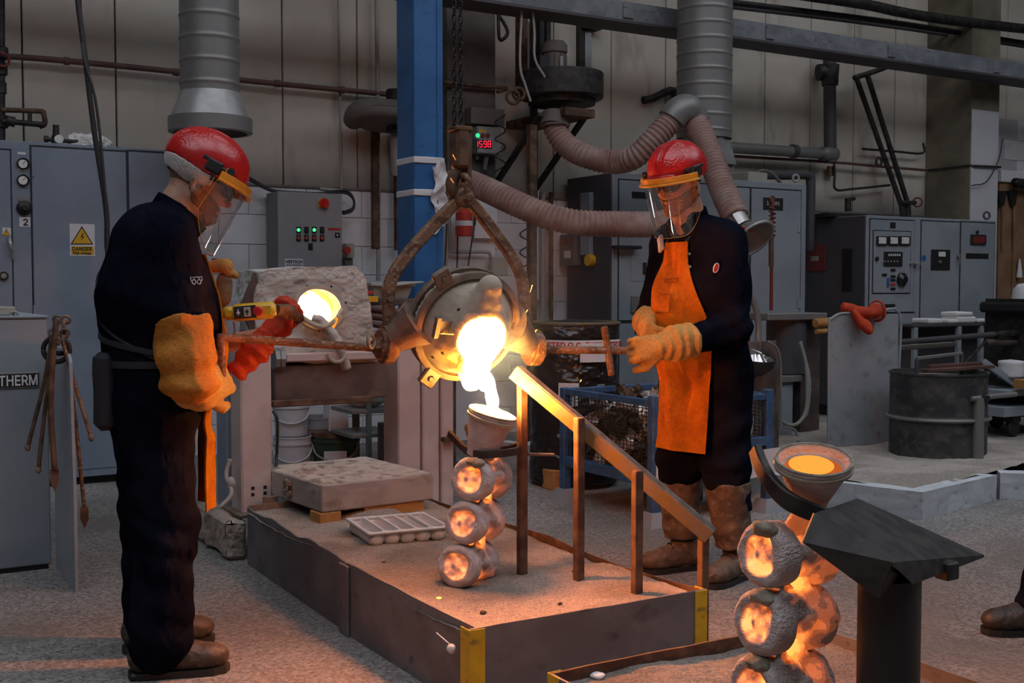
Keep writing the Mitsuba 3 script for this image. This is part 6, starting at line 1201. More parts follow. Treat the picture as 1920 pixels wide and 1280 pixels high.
part(dm, 'hoop', torus(dg + Zu * hD * .455, Zu, rD + .016, .012, 60, 8), 'mat_galv_dark', True); part(dm, 'contents', lathe([(rD - .01, hD - .035), (rD * .5, hD - .028), (0, hD - .03)], dg, Zu, 40), 'mat_sand', True)
yh = dg[1] - .02; hd_ = thing('bar_frame', 'grey square bar frame standing in the open drum', 'frame'); a, b_ = at_y(1719, 672, yh), at_y(1803, 662, yh)
part(hd_, 'bar', beamb(a, b_, .022, .022), 'mat_galv_dark'); part(hd_, 'upright', boxc(a[0] - .012, a[0] + .012, a[1] - .012, a[1] + .012, dg[2] + hD - .04, a[2]), 'mat_cab_side'); part(hd_, 'upright', boxc(b_[0] - .012, b_[0] + .012, b_[1] - .012, b_[1] + .012, dg[2] + hD - .04, b_[2]), 'mat_cab_side')
zr_ = dg[2] + hD + .012; a, b_ = at_z(1738, 700, zr_), at_z(1862, 691, zr_); ra = thing('rusty_bar', 'rusty red iron bars laid across the top of the steel drum', 'bar')
a = at_y(1735, 698, dg[1] - .1); b_ = at_y(1860, 693, dg[1] - .05); a[2] = b_[2] = zr_ + .005
part(ra, 'bar', beamb(a, b_, .05, .022), 'mat_red_pipe'); part(ra, 'bar', beamb(a * .88 + b_ * .12 + V(0, .04, .022), a * .1 + b_ * .9 + V(0, .04, .022), .03, .024), 'mat_red_pipe')
tp = thing('pipe_tee', 'grey pipe post with a horizontal arm in front of the steel drum', 'pipe'); g_ = at_z(1833, 862, .12); zt_ = at_y(1833, 746, g_[1])[2]
part(tp, 'post', cyl(g_ * (1, 1, 0) + V(0, 0, .05), (g_[0], g_[1], zt_), .036, n=18), 'mat_galv_dark', 40); part(tp, 'arm', tube([at_y(1822, 748, g_[1]), at_y(1862, 743, g_[1]), at_y(1904, 739, g_[1])], .017, 12), 'mat_galv_dark', True); part(tp, 'socket', cyl(at_y(1841, 746, g_[1]), at_y(1841, 746, g_[1]) - V(0, .045, 0), .022, n=14), 'mat_black')
# cluttered bench and machine at the right edge
yW = 7.0; wb_ = thing('work_table', 'grey work table with white pads in front of the control console', 'table')
zw = at_y(1780, 607, yW)[2]; part(wb_, 'top', boxc(at_y(1712, 605, yW)[0], at_y(1990, 605, yW)[0], yW, yW + .3, zw - .025, zw), 'mat_cab_side')
for px in (1718, 1800, 1842): p = at_y(px, 640, yW); part(wb_, 'leg', boxc(p[0] - .025, p[0] + .025, yW, yW + .04, 0, zw - .025), 'mat_cab_grey')
part(wb_, 'back_panel', boxc(at_y(1715, 640, yW)[0], at_y(1990, 640, yW)[0], yW + .25, yW + .27, 0, zw - .03), 'mat_cab_side'); part(wb_, 'drawer', slab(1846, 596, 1912, 606, yW - .02, .02), 'mat_cab_grey')
for i, (a, b, w, h, lab) in enumerate([(1742, 604, 46, 12, 'wide white pad at the left end of the pads on the work table'), (1776, 602, 34, 11, 'small white pad second from the left on the work table'), (1800, 600, 60, 14, 'thick lower white pad of the short pile on the work table'), (1797, 588, 52, 9, 'white pad lying on top of the pile on the work table'), (1828, 600, 28, 11, 'small white pad at the right end of the pads')]):
    p = at_y(a, b, yW + .1); D = p @ Fh; zc_ = zw + (.024, .018, .03, .083, .019)[i]; one('white_pad', lab, 'pad', rough(box((p[0], yW + .12, zc_ + .002), (w * D / FPX * .9, .2, (.05, .038, .062, .045, .04)[i]), .014).subdivide().subdivide(), .006, 14, i), 'mat_glasswool', True)
one('card_strip', 'pale card strip on the drawer front of the work table', 'card', slab(1849, 599, 1876, 605, yW - .04, .004), 'mat_paper'); one('card_strip', 'greenish card strip beside the pale one on the drawer front', 'card', slab(1880, 599, 1908, 605, yW - .04, .004), 'mat_cream_plastic')
ym_ = 6.1; mh = thing('tilting_machine', 'dark machine of bars and brackets at the right edge behind the drum', 'machine')
part(mh, 'long_bar', tube([at_y(1688, 641, ym_), at_y(1870, 626, ym_), at_y(1985, 620, ym_)], .022, 12), 'mat_cab_side', True); part(mh, 'sleeve', tube([at_y(1868, 627, ym_ - .02), at_y(1912, 624, ym_ - .02)], .03, 12), 'mat_black_iron', True)
part(mh, 'lower_bar', beamb(at_y(1686, 652, ym_ + .1), at_y(1788, 645, ym_ + .1), .05, .04), 'mat_dusty'); part(mh, 'arm', beamb(at_y(1800, 690, ym_), at_y(1850, 638, ym_), .02, .02), 'mat_black_iron'); part(mh, 'brace', beamb(at_y(1843, 677, ym_), at_y(1903, 720, ym_ - .1), .04, .05), 'mat_cab_grey')
part(mh, 'cross_tube', tube([at_y(1848, 641, ym_), at_y(1960, 642, ym_)], .024, 12), 'mat_brown_steel', True)
part(mh, 'upright', boxc(at_y(1903, 680, ym_)[0], at_y(1990, 680, ym_)[0], ym_ - .1, ym_ + .3, .15, at_y(1910, 560, ym_)[2]), 'mat_black_iron'); part(mh, 'head', boxc(at_y(1892, 570, ym_)[0], at_y(1990, 570, ym_)[0], ym_ - .2, ym_ + .3, at_y(1910, 586, ym_)[2], at_y(1910, 566, ym_)[2], .02), 'mat_black')
part(mh, 'base_beam', boxc(at_y(1843, 770, ym_)[0], at_y(1990, 770, ym_)[0], ym_ - .2, ym_ + .4, at_y(1880, 775, ym_)[2], at_y(1880, 757, ym_)[2]), 'mat_cab_grey'); part(mh, 'deck', boxc(at_y(1850, 735, ym_)[0], at_y(1990, 735, ym_)[0], ym_ - .2, ym_ + .4, at_y(1880, 738, ym_)[2], at_y(1880, 727, ym_)[2]), 'mat_cab_grey')
w0 = at_y(1895, 803, ym_ - .1); part(mh, 'castor', cyl(V(w0[0], ym_ - .14, .075), V(w0[0], ym_ - .09, .075), .072, n=24, bev=.01), 'mat_black', 40); part(mh, 'castor_fork', boxc(w0[0] - .05, w0[0] + .05, ym_ - .16, ym_ - .07, .12, at_y(1880, 775, ym_)[2]), 'mat_black_iron'); part(mh, 'castor', cyl(V(w0[0] + .8, ym_ - .14, .075), V(w0[0] + .8, ym_ - .09, .075), .072, n=24, bev=.01), 'mat_black', 40); part(mh, 'castor', cyl(V(w0[0] + .4, ym_ + .3, .075), V(w0[0] + .4, ym_ + .36, .075), .072, n=24, bev=.01), 'mat_black', 40)
one('orange_block', 'small orange brown block on the machine deck at the right edge', 'block', slab(1900, 708, 1990, 724, ym_ - .2, .15), 'mat_wood_offcut')
one('white_gaiter', 'pale ribbed sleeve on the machine at the right edge', 'sleeve', lathe([(.0, 0)] + [(.10 + .012 * math.sin(t * 3.1), t * .02) for t in range(1, 9)] + [(0, .17)], at_y(1895, 712, ym_ - .05), Zu, 26), 'mat_white', True)
one('grey_helmet', 'pale rounded cover at the right edge above the dark machine head', 'cover', lathe([(0, .16), (.06, .15), (.10, .10), (.11, .0)][::-1], at_y(1922, 566, ym_), Zu, 26), 'mat_white', True)
# pipes on the cream wall at the right
def wallpipe(name, lab, cat_, pts, y, r, mt, n=4): return one(name, lab, cat_, tube(spline([at_y(a, b, y) for a, b in pts], n), r, 12), mt, True)
hp = thing('grey_pipe', 'thick grey pipe running along the wall from the second duct to a dark down pipe', 'pipe'); part(hp, 'run', tube([at_y(1362, 276, 8.1), at_y(1545, 288, 8.1)], .052, 18), 'mat_galv_dark', True); part(hp, 'coupling', cyl(at_y(1484, 283, 8.1), at_y(1492, 284, 8.1), .065, n=20), 'mat_cab_side', 40)
part(hp, 'down_pipe', tube([at_y(1555, 100, 8.1), at_y(1557, 305, 8.1)], .060, 18), 'mat_cab_side', True); part(hp, 'elbow', tube([at_y(1540, 288, 8.08), at_y(1566, 289, 8.08)], .066, 16), 'mat_galv_dark', True); part(hp, 'head', cat([cyl(at_y(1556, 160, 8.1), at_y(1556, 122, 8.1), .078, .09, n=18), cyl(at_y(1534, 136, 8.15), at_y(1560, 134, 8.1), .08, n=16), cyl(at_y(1558, 122, 8.1), at_y(1560, 92, 8.1), .05, n=12)]), 'mat_black_iron', 40)
wallpipe('thin_pipe', 'thin rusty pipe that runs along the wall below the thick grey pipe', 'pipe', [(1362, 292), (1560, 304), (1640, 311), (1735, 319)], 8.2, .014, 'mat_red_pipe')
one('thin_pipe', 'dark cable run crossing the dark side of the right pilaster', 'pipe', tube([at_y(1735, 319, 8.19), at_x(1742, 319, px0 - .02), at_x(1815, 310, px0 - .02), at_y(1830, 311, pyf - .02), at_y(1876, 313, pyf - .02)], .012, 8), 'mat_cable', True)
wallpipe('thin_pipe', 'short dark pipe stub across the panels right of the frame strut', 'pipe', [(1617, 279), (1680, 284), (1730, 287), (1731, 268)], 8.2, .012, 'mat_cable'); wallpipe('thin_pipe', 'bent thin pipe low on the wall with a small tap', 'pipe', [(1564, 305), (1565, 330), (1567, 355), (1600, 354), (1668, 347)], 8.2, .012, 'mat_cable')
one('junction_box', 'small orange junction box under the dark down pipe', 'box', slab(1550, 312, 1562, 330, 8.26, .04), 'mat_wood'); one('round_stop', 'small dark round fitting on the cream wall beside the frame strut', 'fitting', torus(at_y(1648, 303, 8.22), (0, 1, 0), .04, .014), 'mat_cab_side', True)
st_ = thing('strut_frame', 'leaning dark pipe frame on the cream wall below the beam', 'frame'); yS = 8.05
for pts in ([(1606, 147), (1690, 385)], [(1626, 140), (1702, 382)], [(1602, 146), (1640, 134), (1684, 117)]): part(st_, 'pipe', tube([at_y(a, b, yS) for a, b in pts], .026, 12), 'mat_black_iron', True)
part(st_, 'foot', cat([cyl(at_y(1690, 378, yS), at_y(1694, 412, yS), .03, n=10), cyl(at_y(1702, 378, yS), at_y(1703, 412, yS), .03, n=10)]), 'mat_black_iron'); part(st_, 'valve', cyl(at_y(1690, 380, yS - .03), at_y(1716, 380, yS - .03), .022, n=10), 'mat_black_iron', 40); part(st_, 'hand_wheel', torus(at_y(1720, 379, yS - .03), (1, .6, 0), .045, .008, 20, 8), 'mat_red_dark', True)
wallpipe('overhead_pipe', 'thick dark pipe high along the wall above the beam', 'pipe', [(1500, -10), (1620, 8), (1700, 25), (1800, 40), (1990, 62)], 7.75, .05, 'mat_black_iron'); wallpipe('overhead_pipe', 'thin pipe running just above the grey beam', 'pipe', [(1365, 4), (1500, 20), (1700, 46), (1990, 92)], 7.9, .028, 'mat_black_iron')
wallpipe('overhead_pipe', 'second thin pipe close above the grey beam at the right', 'pipe', [(1365, 12), (1600, 40), (1800, 68), (1990, 98)], 8.05, .022, 'mat_cab_side')
one('hook_pipe', 'dark bent pipe end that sticks out of the wall left of the second duct', 'pipe', ppipe([(1206, 188), (1225, 184), (1255, 170), (1266, 176), (1268, 200)], 8.27, .034, 12), 'mat_black_iron', True)
dw = thing('brown_door', 'brown wooden door with tools hanging on it at the far right', 'door'); xd = at_y(1873, 450, 8.0); part(dw, 'leaf', boxc(xd[0], xd[0] + 1.0, 8.0, 8.05, 0, at_y(1890, 342, 8.0)[2]), 'mat_wood')
part(dw, 'stile', slab(1897, 345, 1903, 580, 8.0, .02), 'mat_wood'); part(dw, 'header', boxc(xd[0] - .02, xd[0] + 1.0, 7.97, 8.2, at_y(1890, 342, 8.0)[2], at_y(1890, 320, 8.0)[2]), 'mat_white')
for i, px in enumerate((1879, 1900)): t = thing('hanging_tool', ('left', 'right')[i] + ' of two black headed tools hanging on the brown door', 'tool'); part(t, 'head', hullm(np.vstack([at_y(px + a, b, 7.96) + V(0, d, 0) for a, b in ((-8, 358), (9, 358), (6, 374), (-4, 374), (-2, 386), (4, 386)) for d in (0, .03)])), 'mat_black'); part(t, 'handle', cyl(at_y(px + 1, 386, 7.97), at_y(px + 1, 470, 7.97), .010, n=8), 'mat_wood')
one('white_brush', 'white handled tool hanging on the brown door at the right edge', 'tool', cyl(at_y(1912, 485, 7.96), at_y(1911, 520, 7.96), .008, .035, n=12), 'mat_white', 40)
one('dark_lamp', 'dark tubular lamp above the brown door at the right edge', 'lamp', tube([at_y(1903, 342, 7.9), at_y(1960, 350, 7.9)], .05, 14), 'mat_black_iron', True)
one('drooping_cable', 'thin cable drooping across the white pilaster foot', 'cable', tube(spline([at_y(1880, 260, pyf - .04), at_y(1872, 300, pyf - .04), at_y(1850, 340, pyf - .04), at_y(1822, 348, pyf - .04)], 8), .006, 7), 'mat_cable', True)
# ---------------------------------------------------------------- people
def head_frame(c, yaw, pitch, roll=0.0):
    R = rotz(yaw) @ roty(pitch) @ rotx(roll); return V(*c), R           # columns: forward, left, up
def head_sd(p, hc, hR, s=1.0, beard=0.0):
    q = ((p - hc) @ hR) / s
    l = q.copy(); l[..., 1] = np.abs(l[..., 1])
    d = sd_ell(q, (-.012, 0, .030), (.098, .077, .098)); d = smin(.03, d, sd_ell(q, (.026, 0, -.038), (.066, .060, .080)))
    d = smin(.02, d, sd_cone(l, (.0, .048, -.062), (.068, .012, -.108), .022, .019)); d = smin(.016, d, sd_cone(l, (.080, .0, .022), (.066, .045, .018), .017, .014))
    d = smin(.016, d, sd_ell(l, (.060, .036, -.030), (.026, .022, .022))); d = smax(.012, d, -sd_ell(l, (.098, .031, -.002), (.018, .017, .012)))
    d = smin(.010, d, sd_cone(q, (.088, 0, .010), (.110, 0, -.032), .008, .012), sd_cone(l, (.098, .0, -.036), (.094, .010, -.038), .008, .007))
    lip = np.minimum(sd_cone(l, (.094, 0, -.064), (.082, .022, -.066), .007, .004), sd_cone(l, (.091, 0, -.075), (.080, .020, -.074), .008, .004))
    d = smin(.008, d, lip); d = smin(.012, d, sd_ell(q, (.080, 0, -.100), (.020, .022, .018)))
    ear = smax(.004, sd_ell(l, (-.010, .079, -.028), (.020, .011, .034)), -sd_ell(l, (-.006, .090, -.024), (.010, .008, .020)))
    d = smin(.006, d, ear)
    return d * s
def hand_sd(p, w, d, n, side, curl, s=1.0, r=.0125, thumb=.7, spread=1.0):
    """gloved hand: wrist w, finger direction d, palm normal n, side +1/-1 gives the thumb side"""
    d = unit(d); n = unit(n - d * (n @ d)); t = np.cross(n, d) * side; w = V(*w); R = np.stack([d, t, n], 1)
    v = sd_box(p, w + R @ V(.048, 0, 0) * s, V(.048, .044, .018) * s, .016 * s, R); out = v
    for i, (y, L) in enumerate(((.033, .074), (.011, .084), (-.011, .078), (-.032, .062))):
        a = w + R @ V(.088, y, .0) * s; ang = 0.0; seg = []
        for k, f in enumerate((.42, .33, .25)):
            ang += curl[i] * (.75, 1.0, .8)[k]; b = a + R @ V(math.cos(ang), spread * y * .8 * (k == 0), math.sin(ang)) * L * f * 1.15 * s
            seg.append(sd_cone(p, a, b, (r - .0004 * k) * s, (r - .0008 * (k + 1)) * s)); a = b
        out = smin(.007 * s, out, smin(.005 * s, *seg))
    a = w + R @ V(.022, .034, .006) * s; b = a + R @ V(.034, .030, .022 * thumb) * s; c = b + R @ V(.034, .002, .032 * thumb) * s
    return smin(.012 * s, out, smin(.006 * s, sd_cone(p, a, b, .017 * s, .014 * s), sd_cone(p, b, c, .014 * s, .011 * s)))

class Man:
    def __init__(s, label_, loc, yaw, J, hgt=1.0):
        s.k = thing('person', label_, 'person'); s.loc, s.yaw, s.J = V(*loc), yaw, {k: V(*v) if np.ndim(v) else v for k, v in J.items()}; s.R = rotz(yaw)
    def W(s, m): return move(m, s.loc, s.R)
    def L(s, p): return (np.asarray(p) - s.loc) @ s.R
    def torso(s, p, g=0.0):
        J = s.J; b = J.get('belly', .17)
        d = smin(.06, *[sd_cone(p, J['pelvis'] + V(0, .075 * q, 0), J['chest'] + V(0, .085 * q, 0), J.get('rp', .150) + g, J.get('rc', .150) + g) for q in (-1, 1)])
        d = smin(.08, d, *[sd_cone(p, J['chest'] + V(0, .09 * q, .0), J['upper'] + V(0, .10 * q, 0), J.get('rc', .150) + g, J.get('ru', .115) + g) for q in (-1, 1)])
        d = smin(.08, d, sd_ell(p, J['bellyc'], V(b, b * 1.08, b * 1.15) + g)); d = smin(.07, d, sd_cone(p, J['upper'], J['neck'], .10 + g, .070 + g))
        for q in 'RL': d = smin(.06, d, sd_cone(p, J['upper'], J['sh' + q], .095 + g, .082 + g))
        return d
    def legs(s, p, g=0.0, cut_=None):
        J = s.J; d = None
        for q in 'RL':
            a = smin(.05, sd_cone(p, J['hip' + q], J['kn' + q], .128 + g, .096 + g), sd_cone(p, J['kn' + q], J['an' + q] + V(0, 0, .02), .094 + g, J.get('hem', .092) + g))
            d = a if d is None else smin(.025, d, a)
        return d
    def arms(s, p, g=0.0, which='RL'):
        J = s.J; d = None
        for q in which:
            a = smin(.04, sd_cone(p, J['sh' + q], J['el' + q], .078 + g, .068 + g), sd_cone(p, J['el' + q], J['wr' + q], .066 + g, .050 + g)); d = a if d is None else np.minimum(d, a)
        return d
    def body(s):
        J = s.J; hc, hR = s.head
        def fn(p):
            d = smin(.05, s.torso(p, -.045), s.legs(p, -.045)); d = smin(.03, d, s.arms(p, -.026))
            for q in 'RL':
                d = smin(.03, d, sd_cone(p, J['an' + q] + V(0, 0, .02), J['an' + q] + V(0, 0, -.05), .045, .035)); f = J['ft' + q]; a = J['an' + q]
                d = smin(.03, d, sd_cone(p, a + V(-.01, 0, -.055), a * (1, 1, 0) + f * .15 + V(0, 0, .035), .034, .026)); e = J['wr' + q] * .45 + J['hd' + q] * .55
                d = smin(.02, d, sd_cone(p, J['wr' + q], e, .026, .014))
            d = smin(.04, d, sd_cone(p, J['upper'] + V(0, 0, .02), hc + hR @ V(-.028, 0, -.06), .062, .056)); d = smin(.03, d, sd_cone(p, J['neck'] + V(.02, 0, -.02), hc + hR @ V(.02, 0, -.085), .05, .045))
            return smin(.02, d, head_sd(p, hc, hR))
        f = .0048; cz = lambda a, b, lo, hi: np.unique(np.r_[span(a, lo, .018), span(lo, hi, f), span(hi, b, .018)])
        A = [np.array([J[k] for k in J if np.ndim(J[k]) == 1])]; mn, mx = A[0].min(0) - .2, A[0].max(0) + .22; mx[2] = hc[2] + .2
        m = nets(fn, cz(mn[0], mx[0], hc[0] - .16, hc[0] + .17), cz(mn[1], mx[1], hc[1] - .12, hc[1] + .12), cz(-.02, mx[2], hc[2] - .19, hc[2] + .16))
        part(s.k, 'body', s.W(m), 'mat_skin', True)
    def coverall(s, h=.0105, cutz=.0, sleeves=None, mat_='mat_navy'):
        J = s.J; hc, hR = s.head; sleeves = sleeves or {}
        def fn(p):
            a = None
            d = smin(.06, s.torso(p), s.legs(p))
            for q in 'RL':
                ar = s.arms(p, 0, q); c = sleeves.get(q)
                if c is not None:
                    e, w = J['el' + q], J['wr' + q]; o, dd = (J['sh' + q], e) if c < 0 else (e, w); t = abs(c)
                    pt = o + (dd - o) * t; nn = unit(dd - o); 
                    ar = np.maximum(ar, np.where((np.linalg.norm(p - pt, axis=-1) < .16) | (c > 0), (p - pt) @ nn, -1)) if c > 0 else np.maximum(ar, (p - pt) @ nn)
                d = smin(.045, d, ar)
            d = np.maximum(d, cutz - p[..., 2]); nk = sd_cone(p, J['neck'] + V(.03, 0, -.02), hc + hR @ V(.01, 0, -.06), .050, .054)
            d = smax(.01, d, -nk)
            w = meshkit.fbm(p * (9, 9, 6), 3, 4) - .5; w2 = np.sin(p[..., 2] * 62 + p[..., 0] * 22 + 5 * meshkit.noise(p * 6)) * .0035
            wk = np.zeros(p.shape[:-1])
            for q in 'RL':
                for j, c in (('el', .14), ('kn', .20), ('an', .16), ('wr', .10)): wk = np.maximum(wk, np.exp(-((p - J[j + q])**2).sum(-1) / c**2))
            return d + w * .020 + w2 * (.25 + 1.4 * wk)
        A = np.array([J[k] for k in J if np.ndim(J[k]) == 1]); mn, mx = A.min(0) - .19, A.max(0) + .17; mx[2] = J['neck'][2] + .12
        part(s.k, 'coverall', s.W(nets(fn, *[span(mn[i] if i < 2 else max(0, cutz - .02), mx[i], h) for i in range(3)])), mat_, True)
    def polar(s, phi, z, off=.012, hang=None):
        """radius of the clothed trunk round its axis at angle phi and height z"""
        ax_ = s.J['pelvis'] * (1, 1, 0); f = lambda ph, zz: np.stack([ax_[0] + r * np.cos(ph), ax_[1] + r * np.sin(ph), zz], -1)
        phi, z = np.broadcast_arrays(np.asarray(phi, float), np.asarray(z, float)); r = np.full(phi.shape, .6)
        for _ in range(40): r = r - .9 * (smin(.06, s.torso(f(phi, z)), s.legs(f(phi, z))) - off)
        return r, f(phi, z), ax_
    def apron(s, z0, z1, half, mat_='mat_apron', name='apron', hang=.86, th=.006, sway=(0, 0)):
        nz, npn = 70, 44; zz = np.linspace(z0, z1, nz); T = np.linspace(-1, 1, npn); PH = np.array([[half(z)[0] * (1 - t) / 2 + half(z)[1] * (1 + t) / 2 for t in T] for z in zz]); Z = np.repeat(zz[:, None], npn, 1)
        r, P, ax_ = s.polar(PH, Z); rh = s.polar(PH, np.full_like(Z, hang))[0]; k = np.clip((hang - Z) / .12, 0, 1); r = np.where(Z < hang, np.maximum(r * (1 - k) + rh * k * .97, r), r)
        r = r + .012 * np.sin(PH * 5 + Z * 3) * np.clip((1.0 - Z) / .3, 0, 1) + (meshkit.fbm(np.stack([PH * 3, Z * 5, 0 * Z], -1), 3, 6) - .5) * .022
        P = np.stack([ax_[0] + r * np.cos(PH) + sway[0] * np.clip(hang - Z, 0, 1), ax_[1] + r * np.sin(PH) + sway[1] * np.clip(hang - Z, 0, 1), Z], -1); Q = P.copy(); Q[..., 0] -= th * np.cos(PH); Q[..., 1] -= th * np.sin(PH)
        n = nz * npn; i, j = np.meshgrid(np.arange(nz - 1), np.arange(npn - 1), indexing='ij'); a = (i * npn + j).ravel(); f1 = np.vstack([np.c_[a, a + 1, a + npn + 1], np.c_[a, a + npn + 1, a + npn]])
        bd = np.r_[np.arange(npn), np.arange(1, nz) * npn + npn - 1, (nz - 1) * npn + np.arange(npn - 2, -1, -1), np.arange(nz - 2, 0, -1) * npn]; b2 = np.roll(bd, -1)
        m = TM(np.vstack([P.reshape(-1, 3), Q.reshape(-1, 3)]), np.vstack([f1, f1[:, ::-1] + n, np.c_[bd, bd + n, b2 + n], np.c_[bd, b2 + n, b2]]))
        s.P = P; return part(s.k, name, s.W(m), mat_, 50)
    def belt(s, z, mat_, name='belt', r_=.012, off=.003, tilt=0.0, rx=2.2):
        ph = np.linspace(0, 2 * np.pi, 60); zz = z + tilt * np.cos(ph); r, P, a = s.polar(ph, zz, off); p = np.stack([a[0] + r * np.cos(ph), a[1] + r * np.sin(ph), zz], -1)
        return part(s.k, name, s.W(flatbar(p, r_ * rx, .006, (0, 0, 1))), mat_, 50)
    def march(s, px, py, fn, off=.004):
        d = unit(ray(px, py)); p = CAM + d * (np.linalg.norm((s.loc - CAM) * (1, 1, 0)) - 1.2)
        for _ in range(160): p = p + d * .8 * float(fn(s.L(p)[None])[0] - off)
        return p, d
    def helmet(s, white=True, seed=0):
        hc, hR = s.head; c0 = V(-.004, 0, .056); rr = V(.140, .112, .114)
        def shell(q): 
            rid = .0035 * np.exp(-(q[..., 1] / .010)**2) + .003 * np.exp(-((np.abs(q[..., 1]) - .038) / .008)**2); rid = rid * np.clip((q[..., 2] - .06) / .05, 0, 1)
            d = sd_ell(q, c0, rr) - rid; return np.maximum(d, -(d + .006))
        line = lambda q: np.where(q[..., 0] < .0, np.minimum(.012 - q[..., 0] * .16, .030 + .0 * q[..., 0]), .012 + q[..., 0] * .20)
        g = [span(-.17, .18, .0042), span(-.14, .14, .0042), span(-.05, .19, .0042)]
        def red(q):
            d = np.maximum(shell(q), line(q) - q[..., 2]); br = sd_ell(q, (.118, 0, .038), (.036, .075, .007)); return smin(.012, d, np.maximum(br, -(sd_ell(q, c0, rr) + .004)))
        k = part(s.k, 'helmet', move(move(nets(red, *g), hc, hR), s.loc, s.R), 'mat_helmet', True)
        P = lambda m: move(move(m, hc, hR), s.loc, s.R)
        if white: part(k, 'white_nape', P(nets(lambda q: np.maximum(np.maximum(shell(q), q[..., 2] - line(q) - .002), np.maximum(-.032 + .35 * np.clip(-.05 - q[..., 0], 0, 1) + .5 * np.clip(q[..., 0] + .01, 0, 1) - q[..., 2], q[..., 0] - .03)), *g)), 'mat_white_band', True)
        part(k, 'crown_vent', P(ellm((-.03, 0, .162), (.006, .004, .005), 2)), 'mat_black')
        for sd_ in (-1, 1):
            y = .104 * sd_; part(k, 'visor_clip', P(cat([box((.010, y * 1.05, .045), (.052, .016, .040), .006), box((.045, y * 1.06, .048), (.05, .012, .012), .003), cyl((.064, y * .96, .051), (.064, y * 1.18, .051), .013, n=16), box((-.018, y * 1.03, .060), (.03, .012, .014), .003), box((.020, y * 1.04, .015), (.010, .010, .03), .002)])), 'mat_black')
        th = np.radians(np.linspace(-86, 86, 41)); bw = V(.035, 0, 0); A_, B_ = .128, .128
        def arc(u, da=0.0): return np.stack([.028 + (A_ + da) * np.cos(th), (B_ + da * .6) * np.sin(th), 0 * th + u], 1)
        part(k, 'visor_frame', P(flatbar(arc(.026, .004), .030, .008, (0, 0, 1))), 'mat_amber', 40); part(k, 'frame_lip', P(flatbar(arc(.013, .012), .008, .014, (0, 0, 1))), 'mat_amber', 40)
        for sd_ in (-1, 1): part(k, 'frame_strut', P(hullm(np.array([[.060 + a, (.116 + b) * sd_, u] for a in (-.012, .012) for b in (0, .005) for u in (.02, .060)]))), 'mat_amber')
        nu = 16; U = np.linspace(.012, -.205, nu); rows = []
        for u in U: t = (-u + .012) / .217; rows.append(arc(u, -.004 + .004 * t) * (1, 1 - .10 * t, 1) + V(-.014 * t, 0, 0))
        rows = np.array(rows); side = np.abs(th) / np.radians(86); rows[..., 2] += (np.clip(side - .45, 0, 1)**2 * .34)[None] * ((-U + .012) / .217)[:, None]
        i, j = np.meshgrid(np.arange(nu - 1), np.arange(40), indexing='ij'); a = (i * 41 + j).ravel(); vs = part(k, 'visor', P(TM(rows.reshape(-1, 3), np.vstack([np.c_[a, a + 1, a + 42], np.c_[a, a + 42, a + 41]]))), 'mat_visor', True)
        sr_ = np.random.default_rng(3); ft = []
        for _ in range(130):
            i_, j_ = sr_.integers(4, nu - 1), sr_.integers(8, 34); o_ = rows[i_, j_] * (1.004, 1.004, 1); a_ = sr_.uniform(0, 3.1); L_ = sr_.uniform(.001, .007); tg = unit(rows[i_, j_ + 1] - rows[i_, j_]) * math.cos(a_) + V(0, 0, 1) * math.sin(a_)
            ft.append(tube([o_ - tg * L_, o_ + tg * L_], .00045, 3))
        part(k, 'visor_scratches', P(cat(ft)), 'mat_white', False, kind='stuff')
        part(k, 'visor_edge', P(tube(np.vstack([rows[:, 0], rows[-1], rows[::-1, -1]]), .0011, 5)), 'mat_amber', True); return k
    def glasses(s):
        hc, hR = s.head; P = lambda m: move(move(m, hc, hR), s.loc, s.R); k = key(s.k + '__glasses'); g = [span(.03, .14, .003), span(-.085, .085, .003), span(-.04, .04, .003)]
        def lens(q): l = q.copy(); l[..., 1] = np.abs(l[..., 1]); d = np.abs(np.hypot(q[..., 0] - .028, q[..., 1] * .95) - .084) - .0022; return np.maximum(d, sd_ell(l, (.09, .037, -.004), (.09, .034, .022)))
        add(k, P(nets(lens, *g)), 'mat_lens', True)
        for sd_ in (-1, 1): part(k, 'temple', P(flatbar(spline([(.095, .062 * sd_, .010), (.05, .080 * sd_, .010), (.0, .086 * sd_, .006), (-.035, .086 * sd_, -.006)], 5), .009, .004, (0, 0, 1))), 'mat_black')
        part(k, 'bridge', P(cyl((.116, -.012, .008), (.116, .012, .008), .003)), 'mat_black')
    def beard(s, amt=.007, ears=True):
        hc, hR = s.head; P = lambda m: move(move(m, hc, hR), s.loc, s.R)
        def fn(q):
            d = head_sd(q, V(0, 0, 0), np.eye(3)); n = meshkit.fbm(q * 140, 2, 3) * .006; l = np.abs(q[..., 1])
            cheek = q[..., 2] + .044 + .20 * np.clip(q[..., 0] - .03, 0, 1) - .5 * np.clip(l - .045, 0, .05); mouth = sd_ell(q, (.094, 0, -.069), (.025, .021, .009)); under = -q[..., 0] - .012
            return np.maximum(np.maximum(np.maximum(d - amt - n + .003, cheek), -mouth), under)
        part(s.k, 'beard', P(nets(fn, span(-.03, .14, .0034), span(-.09, .09, .0034), span(-.15, -.02, .0034))), 'mat_hair', True)
    def eyes(s):
        hc, hR = s.head; P = lambda m: move(move(m, hc, hR), s.loc, s.R)
        for sd_ in (-1, 1): k = part(s.k, 'eye', P(ellm((.084, .031 * sd_, -.002), (.011, .011, .011), 2)), 'mat_white', True); part(k, 'iris', P(ellm((.0935, .031 * sd_, -.003), (.003, .005, .005), 1)), 'mat_hair')
